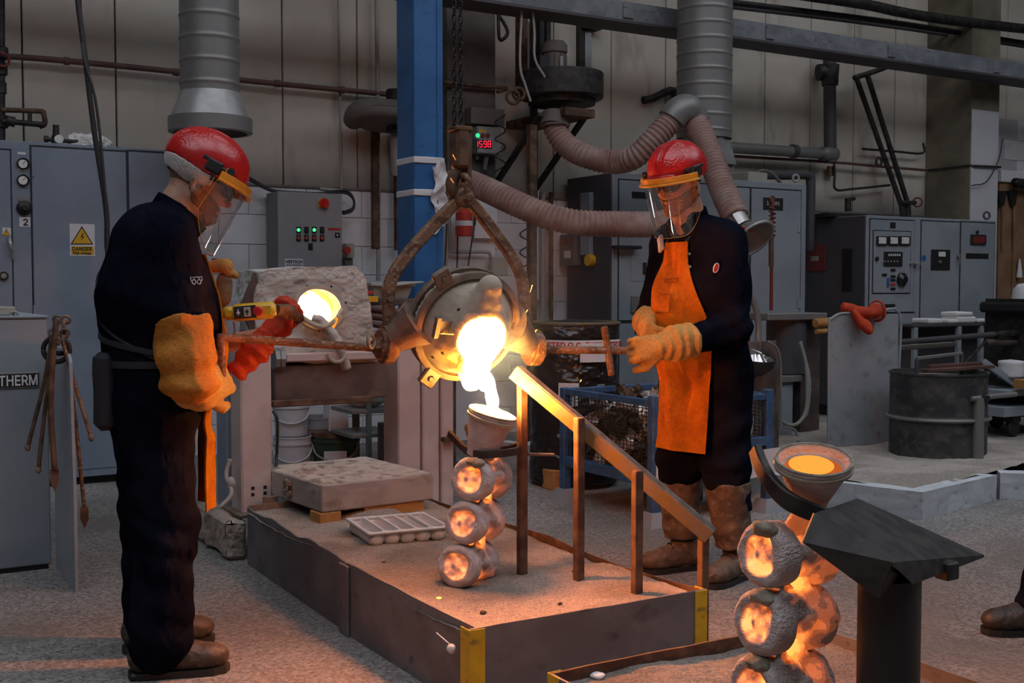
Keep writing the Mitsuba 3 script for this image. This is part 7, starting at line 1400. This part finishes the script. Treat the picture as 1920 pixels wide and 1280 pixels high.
    def boot(s, q, mat_='mat_brown_leather', top=.17):
        a, f = s.J['an' + q], unit(s.J['ft' + q]); sd_ = np.cross(Zu, f); R = np.stack([f, sd_, Zu], 1); o = a * (1, 1, 0)
        def fn(p):
            x = (p - o) @ R; d = sd_cone(x, (-.05, 0, .065), (.06, 0, .065), .048, .047); d = smin(.04, d, sd_ell(x, (.135, 0, .052), (.075, .052, .044))); d = smin(.04, d, sd_cone(x, (-.03, 0, .08), (-.01, 0, top), .052, .060))
            d = smin(.02, d, sd_cone(x, (-.05, 0, .06), (.10, 0, .055), .042, .042)); d = np.maximum(d, .016 - x[..., 2]); d = np.maximum(d, x[..., 2] - top)
            return d + (meshkit.fbm(p * 22, 3, 5) - .5) * .008 + np.sin(x[..., 2] * 160 + x[..., 0] * 60) * .0015 * np.exp(-((x[..., 0] - .04)**2 + (x[..., 2] - .11)**2) / .003)
        k = part(s.k, 'boot', s.W(nets(fn, *[span(o[i] - .24, o[i] + .24, .0075) for i in (0, 1)], span(0, top + .02, .0075))), mat_, True)
        out = [(.207, 0), (.196, .030), (.16, .046), (.10, .048), (.02, .040), (-.06, .042), (-.090, .026), (-.096, 0)]; pl = Polygon([(x, y) for x, y in out] + [(x, -y) for x, y in out[::-1]]).buffer(.004)
        part(k, 'sole', s.W(move(move(prism(pl, .022), (0, 0, 0.001), None), o, R)), 'mat_black', 40); part(k, 'heel', s.W(move(box((-.055, 0, .012), (.075, .082, .022), .006), o, R)), 'mat_black')
        for i in range(4): part(k, 'lace', s.W(move(tube(spline([(.085 - .022 * i, -.03, .088 + .016 * i), (.088 - .022 * i, 0, .105 + .017 * i), (.085 - .022 * i, .03, .088 + .016 * i)], 4), .003, 6), o, R)), 'mat_black', True)
        return k
    def glove(s, q, d, n, side, curl, mat_, cuff=None, cuff_mat=None, name='glove', sc=1.08, thumb=.7, wrist=None, cuffname='cuff'):
        w = wrist if wrist is not None else s.J['wr' + q]; d, n = V(*d), V(*n); pts = np.array([w - unit(d) * .06, w + unit(d) * .20]); mn, mx = pts.min(0) - .11, pts.max(0) + .11
        fn = lambda p: smin(.02, hand_sd(p, w, d, n, side, curl, sc, .0128, thumb), sd_cone(p, w - unit(d) * .05, w + unit(d) * .04, .040, .038)) + (meshkit.fbm(p * 34, 3, 2) - .5) * .006
        k = part(s.k, name, s.W(nets(fn, *[span(mn[i], mx[i], .0052) for i in range(3)])), mat_, True)
        if cuff:
            P = [V(*c[0]) for c in cuff]; rr = [c[1] for c in cuff]
            def cf(p):
                v = smin(.03, *[sd_cone(p, P[i], P[i + 1], rr[i], rr[i + 1]) for i in range(len(P) - 1)])
                dd = unit(P[1] - P[0]); v = np.maximum(v, -(p - P[0]) @ dd)
                ax_ = unit(P[-1] - P[0]); t = (p - P[0]) @ ax_
                return v + (meshkit.fbm(p * 13, 3, 8) - .5) * .020 + np.sin(t * 150 + 6 * meshkit.noise(p * 9)) * .0048
            A = np.array(P); mn, mx = A.min(0) - max(rr) - .02, A.max(0) + max(rr) + .02
            part(k, cuffname, s.W(nets(cf, *[span(mn[i], mx[i], .0075) for i in range(3)])), cuff_mat or mat_, True)
        return k
    def collar(s, r=.075, drop=(0, 0, 0)):
        hc, hR = s.head; c = s.J['neck'] + V(.015, 0, .02) + V(*drop); ax_ = unit(hc + hR @ V(-.02, 0, -.07) - s.J['upper']); Rm = frame(ax_); t = np.linspace(-2.55, 2.55, 40)
        f_ = unit(V(1, 0, 0) - ax_ * ax_[0]); l_ = np.cross(ax_, f_); p = c + np.stack([-(np.cos(t))[:, None] * f_ * r * 1.02 + np.sin(t)[:, None] * l_ * r])[0] - ax_ * .0 + (np.abs(t) / 2.55)[:, None]**3 * V(.012, 0, -.030)
        part(s.k, 'collar', s.W(flatbar(p, .058, .010, ax_ * 1.0)), 'mat_navy', 50)

# ---- the left man
loc1 = at_z(295, 1238, 0); yaw1 = math.radians(-9); R1 = rotz(yaw1); tmp = lambda p: (np.asarray(p) - loc1) @ R1
hbL = tmp(hb)
J1 = dict(pelvis=(.0, 0, .90), chest=(.005, 0, 1.20), upper=(.005, 0, 1.355), neck=(.065, 0, 1.44), bellyc=(.05, 0, 1.03), belly=.178, rp=.150, rc=.156, ru=.132,
          hipR=(-.005, -.095, .84), hipL=(-.01, .10, .84), knR=(.02, -.125, .46), knL=(.0, .12, .46), anR=(.0, -.155, .09), anL=(-.005, .135, .09), hem=.098, ftR=(1, -.12, 0), ftL=(1, .12, 0),
          shR=(.03, -.175, 1.35), shL=(.04, .175, 1.35), elR=(.085, -.265, .945), elL=(.15, .26, 1.00), wrR=hbL + V(-.080, -.050, -.025), wrL=tmp(at_d(505, 626, 3.86)), hdR=hbL, hdL=tmp(at_d(532, 602, 3.86)))
p1 = Man('man in dark navy coveralls and red helmet with lowered visor, side on at the left', loc1, yaw1, J1)
p1.head = head_frame((.158, 0, 1.572), 0.0, math.radians(26))
p1.body(); p1.coverall(sleeves={'R': -.60, 'L': .35}); p1.collar(.078); p1.helmet(True); p1.beard(.0025); part(p1.k, 'cropped_hair', move(move(nets(lambda q: np.maximum(np.maximum(np.maximum(head_sd(q, V(0, 0, 0), np.eye(3)) - .0028, q[..., 0] + .022), q[..., 2] - .06), -.075 - q[..., 2]), span(-.13, .0, .004), span(-.10, .10, .004), span(-.09, .07, .004)), *p1.head), loc1, R1), 'mat_hair', True); p1.glasses(); p1.eyes(); p1.boot('R', 'mat_boot_dark'); p1.boot('L', 'mat_boot_dark')
p1.apron(.50, 1.33, lambda z: (-.62, .62) if z < 1.02 else (-.62 + .30 * (z - 1.02) / .31, .62 - .3 * (z - 1.02) / .31))
p1.belt(.985, 'mat_navy_trim', 'apron_tie', .010, .002, .0); p1.belt(1.02, 'mat_navy_trim', 'apron_tie', .008, .003, -.05)
ph = np.linspace(math.pi * .55, math.pi * 1.5, 30); zz = np.linspace(1.36, 1.0, 30); rr_, P_, a_ = p1.polar(ph, zz, -.002); part(p1.k, 'apron_strap', p1.W(tube(np.stack([a_[0] + rr_ * np.cos(ph), a_[1] + rr_ * np.sin(ph), zz], -1), .006, 8)), 'mat_navy_trim', True)
bk_ = V(-.205, -.05, .0); part(p1.k, 'hip_pouch', p1.W(rough(box((-.155, -.10, .90), (.06, .13, .24), .02).subdivide().subdivide(), .006, 16)), 'mat_navy_trim', True)
e_, w_ = V(*J1['elR']), J1['wrR']; ush = V(*J1['shR']) + (e_ - V(*J1['shR'])) * .56
p1.glove('R', hbL + V(.01, .02, .01) - w_, (0, 1, -.1), 1, (1.6, 1.65, 1.65, 1.65), 'mat_suede', [(w_ - (w_ - e_) * .75, .074), (w_ - (w_ - e_) * .30, .068), (w_ + (w_ - e_) * .25, .056)], 'mat_suede', sc=1.35)
def slv(p):
    v = smin(.05, sd_cone(p, ush, e_ + V(.0, 0, .0), .090, .074), sd_cone(p, e_, e_ + (w_ - e_) * .12, .076, .072)); v = np.maximum(v, -(p - ush) @ unit(e_ - V(*J1['shR'])))
    f = np.sin(((p - e_) @ unit(e_ - ush + (w_ - e_) * 1.2)) * 46 + 7 * meshkit.noise(p * 6)) * .013 * np.exp(-((p - e_ - V(.04, 0, .03))**2).sum(-1) / .035)
    return v + (meshkit.fbm(p * 9, 3, 12) - .5) * .030 + f
mn, mx = np.minimum(ush, np.minimum(e_, w_)) - .13, np.maximum(ush, np.maximum(e_, w_)) + .13
part(p1.k, 'leather_sleeve', p1.W(nets(slv, *[span(mn[i], mx[i], .0075) for i in range(3)])), 'mat_gauntlet', True)
wl = J1['wrL']; el = V(*J1['elL']); hdl = J1['hdL']
c0_, c1_ = tmp(at_d(438, 705, 3.80)), tmp(at_d(480, 655, 3.82))
p1.glove('L', hdl - wl, (.2, -.6, .8), -1, (.75, .8, .9, 1.0), 'mat_red_leather', [(c0_, .034), (c1_, .046), (wl, .042)], 'mat_red_leather', name='glove', thumb=1.0)
f_sl = lambda p: smin(.045, smin(.06, p1.torso(p), p1.legs(p)), p1.arms(p, 0, 'R'))
for dx, dy, kind in ((0, 0, 'crest'),):
    P0_, d0 = p1.march(368, 527, f_sl, .010)
    def loc_(px, py): d = ray(px, py); d = d / (d @ Fh); return CAM + d * ((P0_ - CAM) @ Fh - .008)
    ms = [tube(np.array([loc_(a, b) for a, b in ((357, 520), (379, 519), (379, 524), (374, 533), (369, 529), (364, 534), (358, 525), (357, 520))]), .0013, 6)]
    for cx, cy in ((363.5, 528), (373.5, 528)): ms.append(tube(np.array([loc_(cx + 3.6 * math.cos(a), cy + 4.2 * math.sin(a)) for a in np.linspace(0, 6.29, 18)]), .0012, 6))
    ms += [tube(np.array([loc_(362, 527), loc_(364, 521), loc_(366, 527)]), .001, 5), tube(np.array([loc_(370, 521), loc_(374, 521), loc_(374, 526)]), .001, 5)]
    part(p1.k, 'sleeve_badge', cat(ms), 'mat_paper', True, label='small white crest on the sleeve', kind=None)
# ---- the right man
loc2 = at_z(1313, 1078, 0); yaw2 = math.atan2(-.109, -.994); R2 = rotz(yaw2); tm2 = lambda p: (np.asarray(p) - loc2) @ R2
he2 = tm2(at_d(1188, 657, tr_ @ Fh + .30)); he2 = tm2(he)
J2 = dict(pelvis=(.0, 0, .93), chest=(.01, 0, 1.22), upper=(.02, 0, 1.395), neck=(.07, 0, 1.485), bellyc=(.03, 0, 1.06), belly=.150, rp=.128, rc=.130, ru=.108,
          hipR=(-.01, -.09, .86), hipL=(-.03, .09, .86), knR=(.02, -.10, .49), knL=(-.02, .12, .49), anR=(-.01, -.115, .09), anL=(-.06, .14, .09), hem=.078, ftR=(1, -.25, 0), ftL=(1, .22, 0),
          shR=(.03, -.155, 1.40), shL=(.03, .150, 1.40), elR=(.07, -.235, 1.09), elL=(.07, .235, 1.05), wrR=(.19, -.13, 1.07), wrL=he2 + V(-.15, .04, .012), hdR=(.27, -.05, 1.03), hdL=he2 + V(-.03, 0, 0))
p2 = Man('bearded man in orange leather apron and red helmet holding the right ladle bar', loc2, yaw2, J2)
p2.head = head_frame((.145, .0, 1.655), math.radians(6), math.radians(14))
p2.body(); p2.coverall(sleeves={'L': .62, 'R': .55}, cutz=.30); p2.collar(.078); p2.helmet(False); p2.glasses(); p2.eyes(); p2.beard(.0055); p2.boot('R', top=.14); p2.boot('L', top=.14)
def hf2(z):
    if z > 1.05: t = (z - 1.05) / .36; return (-.80 + .40 * t, .95 - .55 * min(1, t * 1.3))
    return (-.80, .95)
p2.apron(.545, 1.41, hf2, sway=(.06, -.02)); P = p2.P
for i0, i1, j0, j1 in ((46, 52, 8, 20), (56, 57, 10, 26)):
    seam = P[i0:i1 + 1, j0:j1 + 1]; part(p2.k + '__apron', 'pocket_seam', p2.W(tube(np.vstack([seam[-1], seam[::-1, -1], seam[0, ::-1]]) + V(.004, 0, 0), .0022, 5)), 'mat_gauntlet', True)
a_, b_ = P[-1, 2], P[-1, -3]; hc, hR = p2.head
ns0, ns1 = V(*J2['upper']) + V(.03, 0, .03), hc + hR @ V(-.006, 0, -.128)
part(p2.k, 'undershirt', p2.W(nets(lambda p: np.maximum(sd_cone(p, ns0, ns1, .072, .058), (p - ns1) @ unit(ns1 - ns0) - .002), *[span(min(ns0[i], ns1[i]) - .1, max(ns0[i], ns1[i]) + .1, .007) for i in range(3)])), 'mat_navy_trim', True)
part(p2.k, 'neck_strap', p2.W(tube(spline([a_, a_ * .6 + V(.02, -.06, 1.50) * .4, V(-.06, -.085, 1.49), V(-.09, 0, 1.50), V(-.06, .085, 1.49), b_ * .6 + V(.02, .06, 1.50) * .4, b_], 6), .007, 8)), 'mat_navy_trim', True)
part(p2.k, 'white_tag', p2.W(rough(box(a_ + V(-.004, -.035, -.005), (.016, .05, .065), .005, rotz(-.5) @ rotx(.35)).subdivide().subdivide(), .003, 30)), 'mat_paper', True)
for q in 'RL':
    a_, k_ = V(*J2['an' + q]), V(*J2['kn' + q]); g0, g1 = a_ + V(.01, 0, .05), a_ + (k_ - a_) * .82
    def gf(p): v = sd_cone(p, g0, g1, .074, .096); v = np.maximum(v, g0[2] - p[..., 2]); v = np.maximum(v, p[..., 2] - g1[2]); return v + (meshkit.fbm(p * 10, 3, 3) - .5) * .018 + np.sin(p[..., 2] * 70 + 6 * meshkit.noise(p * 8)) * .004 * np.clip((.30 - p[..., 2]) / .15, 0, 1)
    mn, mx = np.minimum(g0, g1) - .12, np.maximum(g0, g1) + .12; part(p2.k, 'gaiter', p2.W(nets(gf, *[span(mn[i], mx[i], .009) for i in range(3)])), 'mat_brown_leather', True)
w_, e_ = J2['wrL'], V(*J2['elL']); f_ = J2['hdL'] - w_
p2.glove('L', f_, (-.25, -.85, -.2), -1, (1.65, 1.7, 1.7, 1.7), 'mat_suede', [(w_ - (w_ - e_) * .42, .070), (w_ - (w_ - e_) * .2, .062), (w_, .048)], 'mat_suede', sc=1.12)
w_, e_ = V(*J2['wrR']), V(*J2['elR'])
p2.glove('R', V(*J2['hdR']) - w_, (-.6, .5, -.3), 1, (.9, .95, 1.0, 1.05), 'mat_suede', [(w_ - (w_ - e_) * .55, .064), (w_ - (w_ - e_) * .2, .058), (w_, .046)], 'mat_suede')
f2_ = lambda p: smin(.045, smin(.06, p2.torso(p), p2.legs(p)), p2.arms(p, 0, 'L'))
P0_, d0 = p2.march(1343, 502, f2_, .012)
def loc_(px, py, o=.006): d = ray(px, py); d = d / (d @ Fh); return CAM + d * ((P0_ - CAM) @ Fh - o)
for nm, w_x, mt, o in (('sleeve_badge', 1.0, 'mat_paper', .004), ('sleeve_badge', .72, 'mat_red_paint', .0055)):
    pts = np.array([loc_(1343 + 5.2 * w_x * math.cos(a) + 2 * math.sin(-a), 502 + 9.5 * (w_x if w_x == 1 else .82) * math.sin(a), o) for a in np.linspace(0, 2 * math.pi, 22, endpoint=False)]); part(p2.k, nm, hullm(np.vstack([pts, pts + unit(Fh) * .012])), mt)
for px, py in ((1293, 476), (1294, 500)):
    P0_, d0 = p2.march(px, py, f2_, .010); part(p2.k, 'press_stud', ellm(P0_, (.006, .006, .006), 2), 'mat_galv', True)
# ---- the third man, only his boot is in view
g3 = at_z(1838, 1190, 0); yaw3 = math.atan2(-Rt[1] * .96 - Fh[1] * .1, -Rt[0] * .96 - Fh[0] * .1); R3 = rotz(yaw3); loc3 = g3 - R3 @ V(.50, -.11, 0)
J3 = dict(pelvis=(-.06, 0, .92), chest=(-.06, 0, 1.20), upper=(-.06, 0, 1.365), neck=(-.04, 0, 1.455), bellyc=(-.03, 0, 1.04), belly=.155, rp=.135, rc=.142, ru=.115,
          hipR=(-.05, -.09, .86), hipL=(-.06, .09, .86), knR=(.14, -.10, .49), knL=(-.12, .11, .47), anR=(.28, -.11, .09), anL=(-.33, .12, .09), hem=.078, ftR=(1, -.05, 0), ftL=(1, .1, 0),
          shR=(-.06, -.175, 1.375), shL=(-.06, .175, 1.375), elR=(-.10, -.25, 1.08), elL=(-.10, .25, 1.08), wrR=(-.02, -.27, .84), wrL=(-.02, .27, .84), hdR=(.0, -.27, .76), hdL=(.0, .27, .76))
p3 = Man('third person stepping in from the right edge, only a scuffed dark boot in view', loc3, yaw3, J3); p3.head = head_frame((.0, 0, 1.60), 0, math.radians(5))
p3.body(); p3.coverall(h=.014); p3.collar(.078); p3.boot('R', 'mat_boot_dark'); p3.boot('L', 'mat_boot_dark')
for q, sd_ in (('R', 1), ('L', -1)): p3.glove(q, (.1, 0, -1), (.1, -sd_, 0), sd_, (.35, .4, .4, .45), 'mat_suede')
part(p3.k, 'hair', move(move(nets(lambda q: np.maximum(np.maximum(head_sd(q, V(0, 0, 0), np.eye(3)) - .008, .02 - q[..., 2] - np.where(q[..., 0] < 0, .09, -.03)), q[..., 0] - .075), span(-.14, .12, .006), span(-.11, .11, .006), span(-.09, .16, .006)), *p3.head), loc3, R3), 'mat_hair', True)
# ---- the pendant, its cable, the tucked gloves
DP = 3.70
pd = thing('pendant_control', 'yellow hand held crane pendant with a red stop button in front of the left man', 'controller')
pa, pb2 = at_d(421, 588, DP), at_d(519, 580, DP); ax_ = unit(pb2 - pa); sd_ = unit(np.cross(ax_, Fh)); sd_ = sd_ if sd_[2] > 0 else -sd_; nn = np.cross(ax_, sd_); nn = nn if nn @ Fh < 0 else -nn
RP = np.stack([ax_, sd_, np.cross(ax_, sd_)], 1); Lp = np.linalg.norm(pb2 - pa); mid = (pa + pb2) / 2; fz = 1 if RP[:, 2] @ Fh < 0 else -1
part(pd, 'body', cat([box(mid + ax_ * .012, (Lp * .86, .056, .052), .014, RP), box(mid - ax_ * Lp * .40, (Lp * .26, .044, .044), .012, RP)]), 'mat_yellow_plastic', 40)
part(pd, 'button_panel', box(mid - ax_ * .012 + RP[:, 2] * fz * .0265, (.072, .040, .004), .001, RP), 'mat_black'); part(pd, 'arrow_button', box(mid - ax_ * .004 + RP[:, 2] * fz * .030, (.022, .030, .007), .002, RP), 'mat_cream_plastic'); part(pd, 'arrow_button', box(mid - ax_ * .032 + RP[:, 2] * fz * .030, (.022, .030, .007), .002, RP), 'mat_black')
for dx, m_, sg_ in ((-.004, 'mat_black', 1), (-.032, 'mat_paper', -1)):
    o = mid + ax_ * dx + RP[:, 2] * fz * .034; part(pd, 'arrow_mark', hullm(np.array([o + ax_ * a + sd_ * b * sg_ + RP[:, 2] * fz * d for a, b in ((-.007, -.002), (.007, -.002), (0, .009)) for d in (0, .0008)] )), m_); part(pd, 'arrow_mark', box(o - sd_ * .006 * sg_, (.004, .008, .001), .0003, RP), m_)
o = mid + ax_ * .034 + RP[:, 2] * fz * .026; part(pd, 'stop_button', lathe([(0, 0), (.008, 0), (.009, .012), (.015, .014), (.016, .022), (.012, .026), (0, .027)], o, RP[:, 2] * fz, 24), 'mat_red_plastic', 40)
cbp = [pb2, at_d(534, 582, DP + .03), at_d(548, 588, DP + .08), at_d(560, 596, DP + .14)]
part(pd, 'cable_sleeve', rough(tube(spline(cbp, 8), np.interp(np.linspace(0, 1, 25), [0, .5, 1], [.016, .024, .020]), 14), .010, 70), 'mat_rust_dark', False)
part(pd, 'hook_wire', tube(spline([at_d(438, 603, DP), at_d(440, 622, DP), at_d(434, 628, DP)], 5), .003, 6), 'mat_galv', True)
DG = 3.80
gl = thing('leather_glove', 'pair of spare suede gloves tucked at the chest of the left man\'s apron', 'glove')
def gfn(p): return smin(.012, sd_cone(p, at_d(395, 500, DG), at_d(422, 498, DG - .01), .020, .024), sd_cone(p, at_d(422, 498, DG - .01), at_d(428, 512, DG - .01), .020, .014), sd_cone(p, at_d(425, 505, DG + .03), at_d(441, 516, DG + .02), .014, .013)) + (meshkit.fbm(p * 30, 3, 1) - .5) * .006
o = at_d(418, 505, DG); part(gl, 'upper_glove', nets(gfn, *[span(o[i] - .10, o[i] + .10, .005) for i in range(3)]), 'mat_suede', True)
def gfn2(p): return smin(.02, sd_cone(p, at_d(424, 528, DG), at_d(422, 560, DG), .022, .020), sd_cone(p, at_d(418, 522, DG), at_d(416, 565, DG), .018, .018)) + (meshkit.fbm(p * 24, 3, 1) - .5) * .006
o = at_d(420, 545, DG); part(gl, 'lower_glove', nets(gfn2, *[span(o[i] - .10, o[i] + .10, .005) for i in range(3)]), 'mat_suede_dark', True)
part(gl, 'buckle', cyl(at_d(403, 494, DG + .03), at_d(403, 484, DG + .03), .010, n=12), 'mat_galv_dark', 40)
# ---------------------------------------------------------------- smoke round the pour
lo, hi = V(1.62, 2.98, .62), V(2.42, 3.66, 1.62); nx, ny, nz_ = 40, 34, 50
gz_, gy_, gx_ = np.meshgrid(np.linspace(lo[2], hi[2], nz_), np.linspace(lo[1], hi[1], ny), np.linspace(lo[0], hi[0], nx), indexing='ij')
P_ = np.stack([gx_, gy_, gz_], -1); c_ = MC + V(.10, .04, .10); q_ = (P_ - c_) / V(.17, .17, .24)
q_[..., 0] -= np.clip(gz_ - MC[2], 0, 1) * .25 / .17
den = np.exp(-(q_**2).sum(-1)) * np.clip(meshkit.fbm(P_ * (7, 7, 5), 4, 3) * 3.2 - 1.0, 0, 1.6)
den += .35 * np.exp(-(((P_ - end) / V(.09, .09, .10))**2).sum(-1))
edge_ = np.minimum.reduce([np.clip((P_[..., k] - lo[k]) / .08, 0, 1) for k in range(3)] + [np.clip((hi[k] - P_[..., k]) / .08, 0, 1) for k in range(3)])
den = (den * edge_).astype(np.float32)
one('smoke', 'thin orange lit smoke drifting right of the ladle mouth', 'smoke', boxc(lo[0], hi[0], lo[1], hi[1], lo[2], hi[2], .001), {'type': 'null'}, False,
    interior={'type': 'heterogeneous', 'albedo': {'type': 'constvolume', 'value': {'type': 'rgb', 'value': [.90, .80, .70]}}, 'scale': .75, 'sigma_t': {'type': 'gridvolume', 'grid': mi.VolumeGrid(den[..., None]), 'to_world': T4().translate(lo.tolist()).scale((hi - lo).tolist()), 'wrap_mode': 'clamp'}, 'phase': {'type': 'isotropic'}})
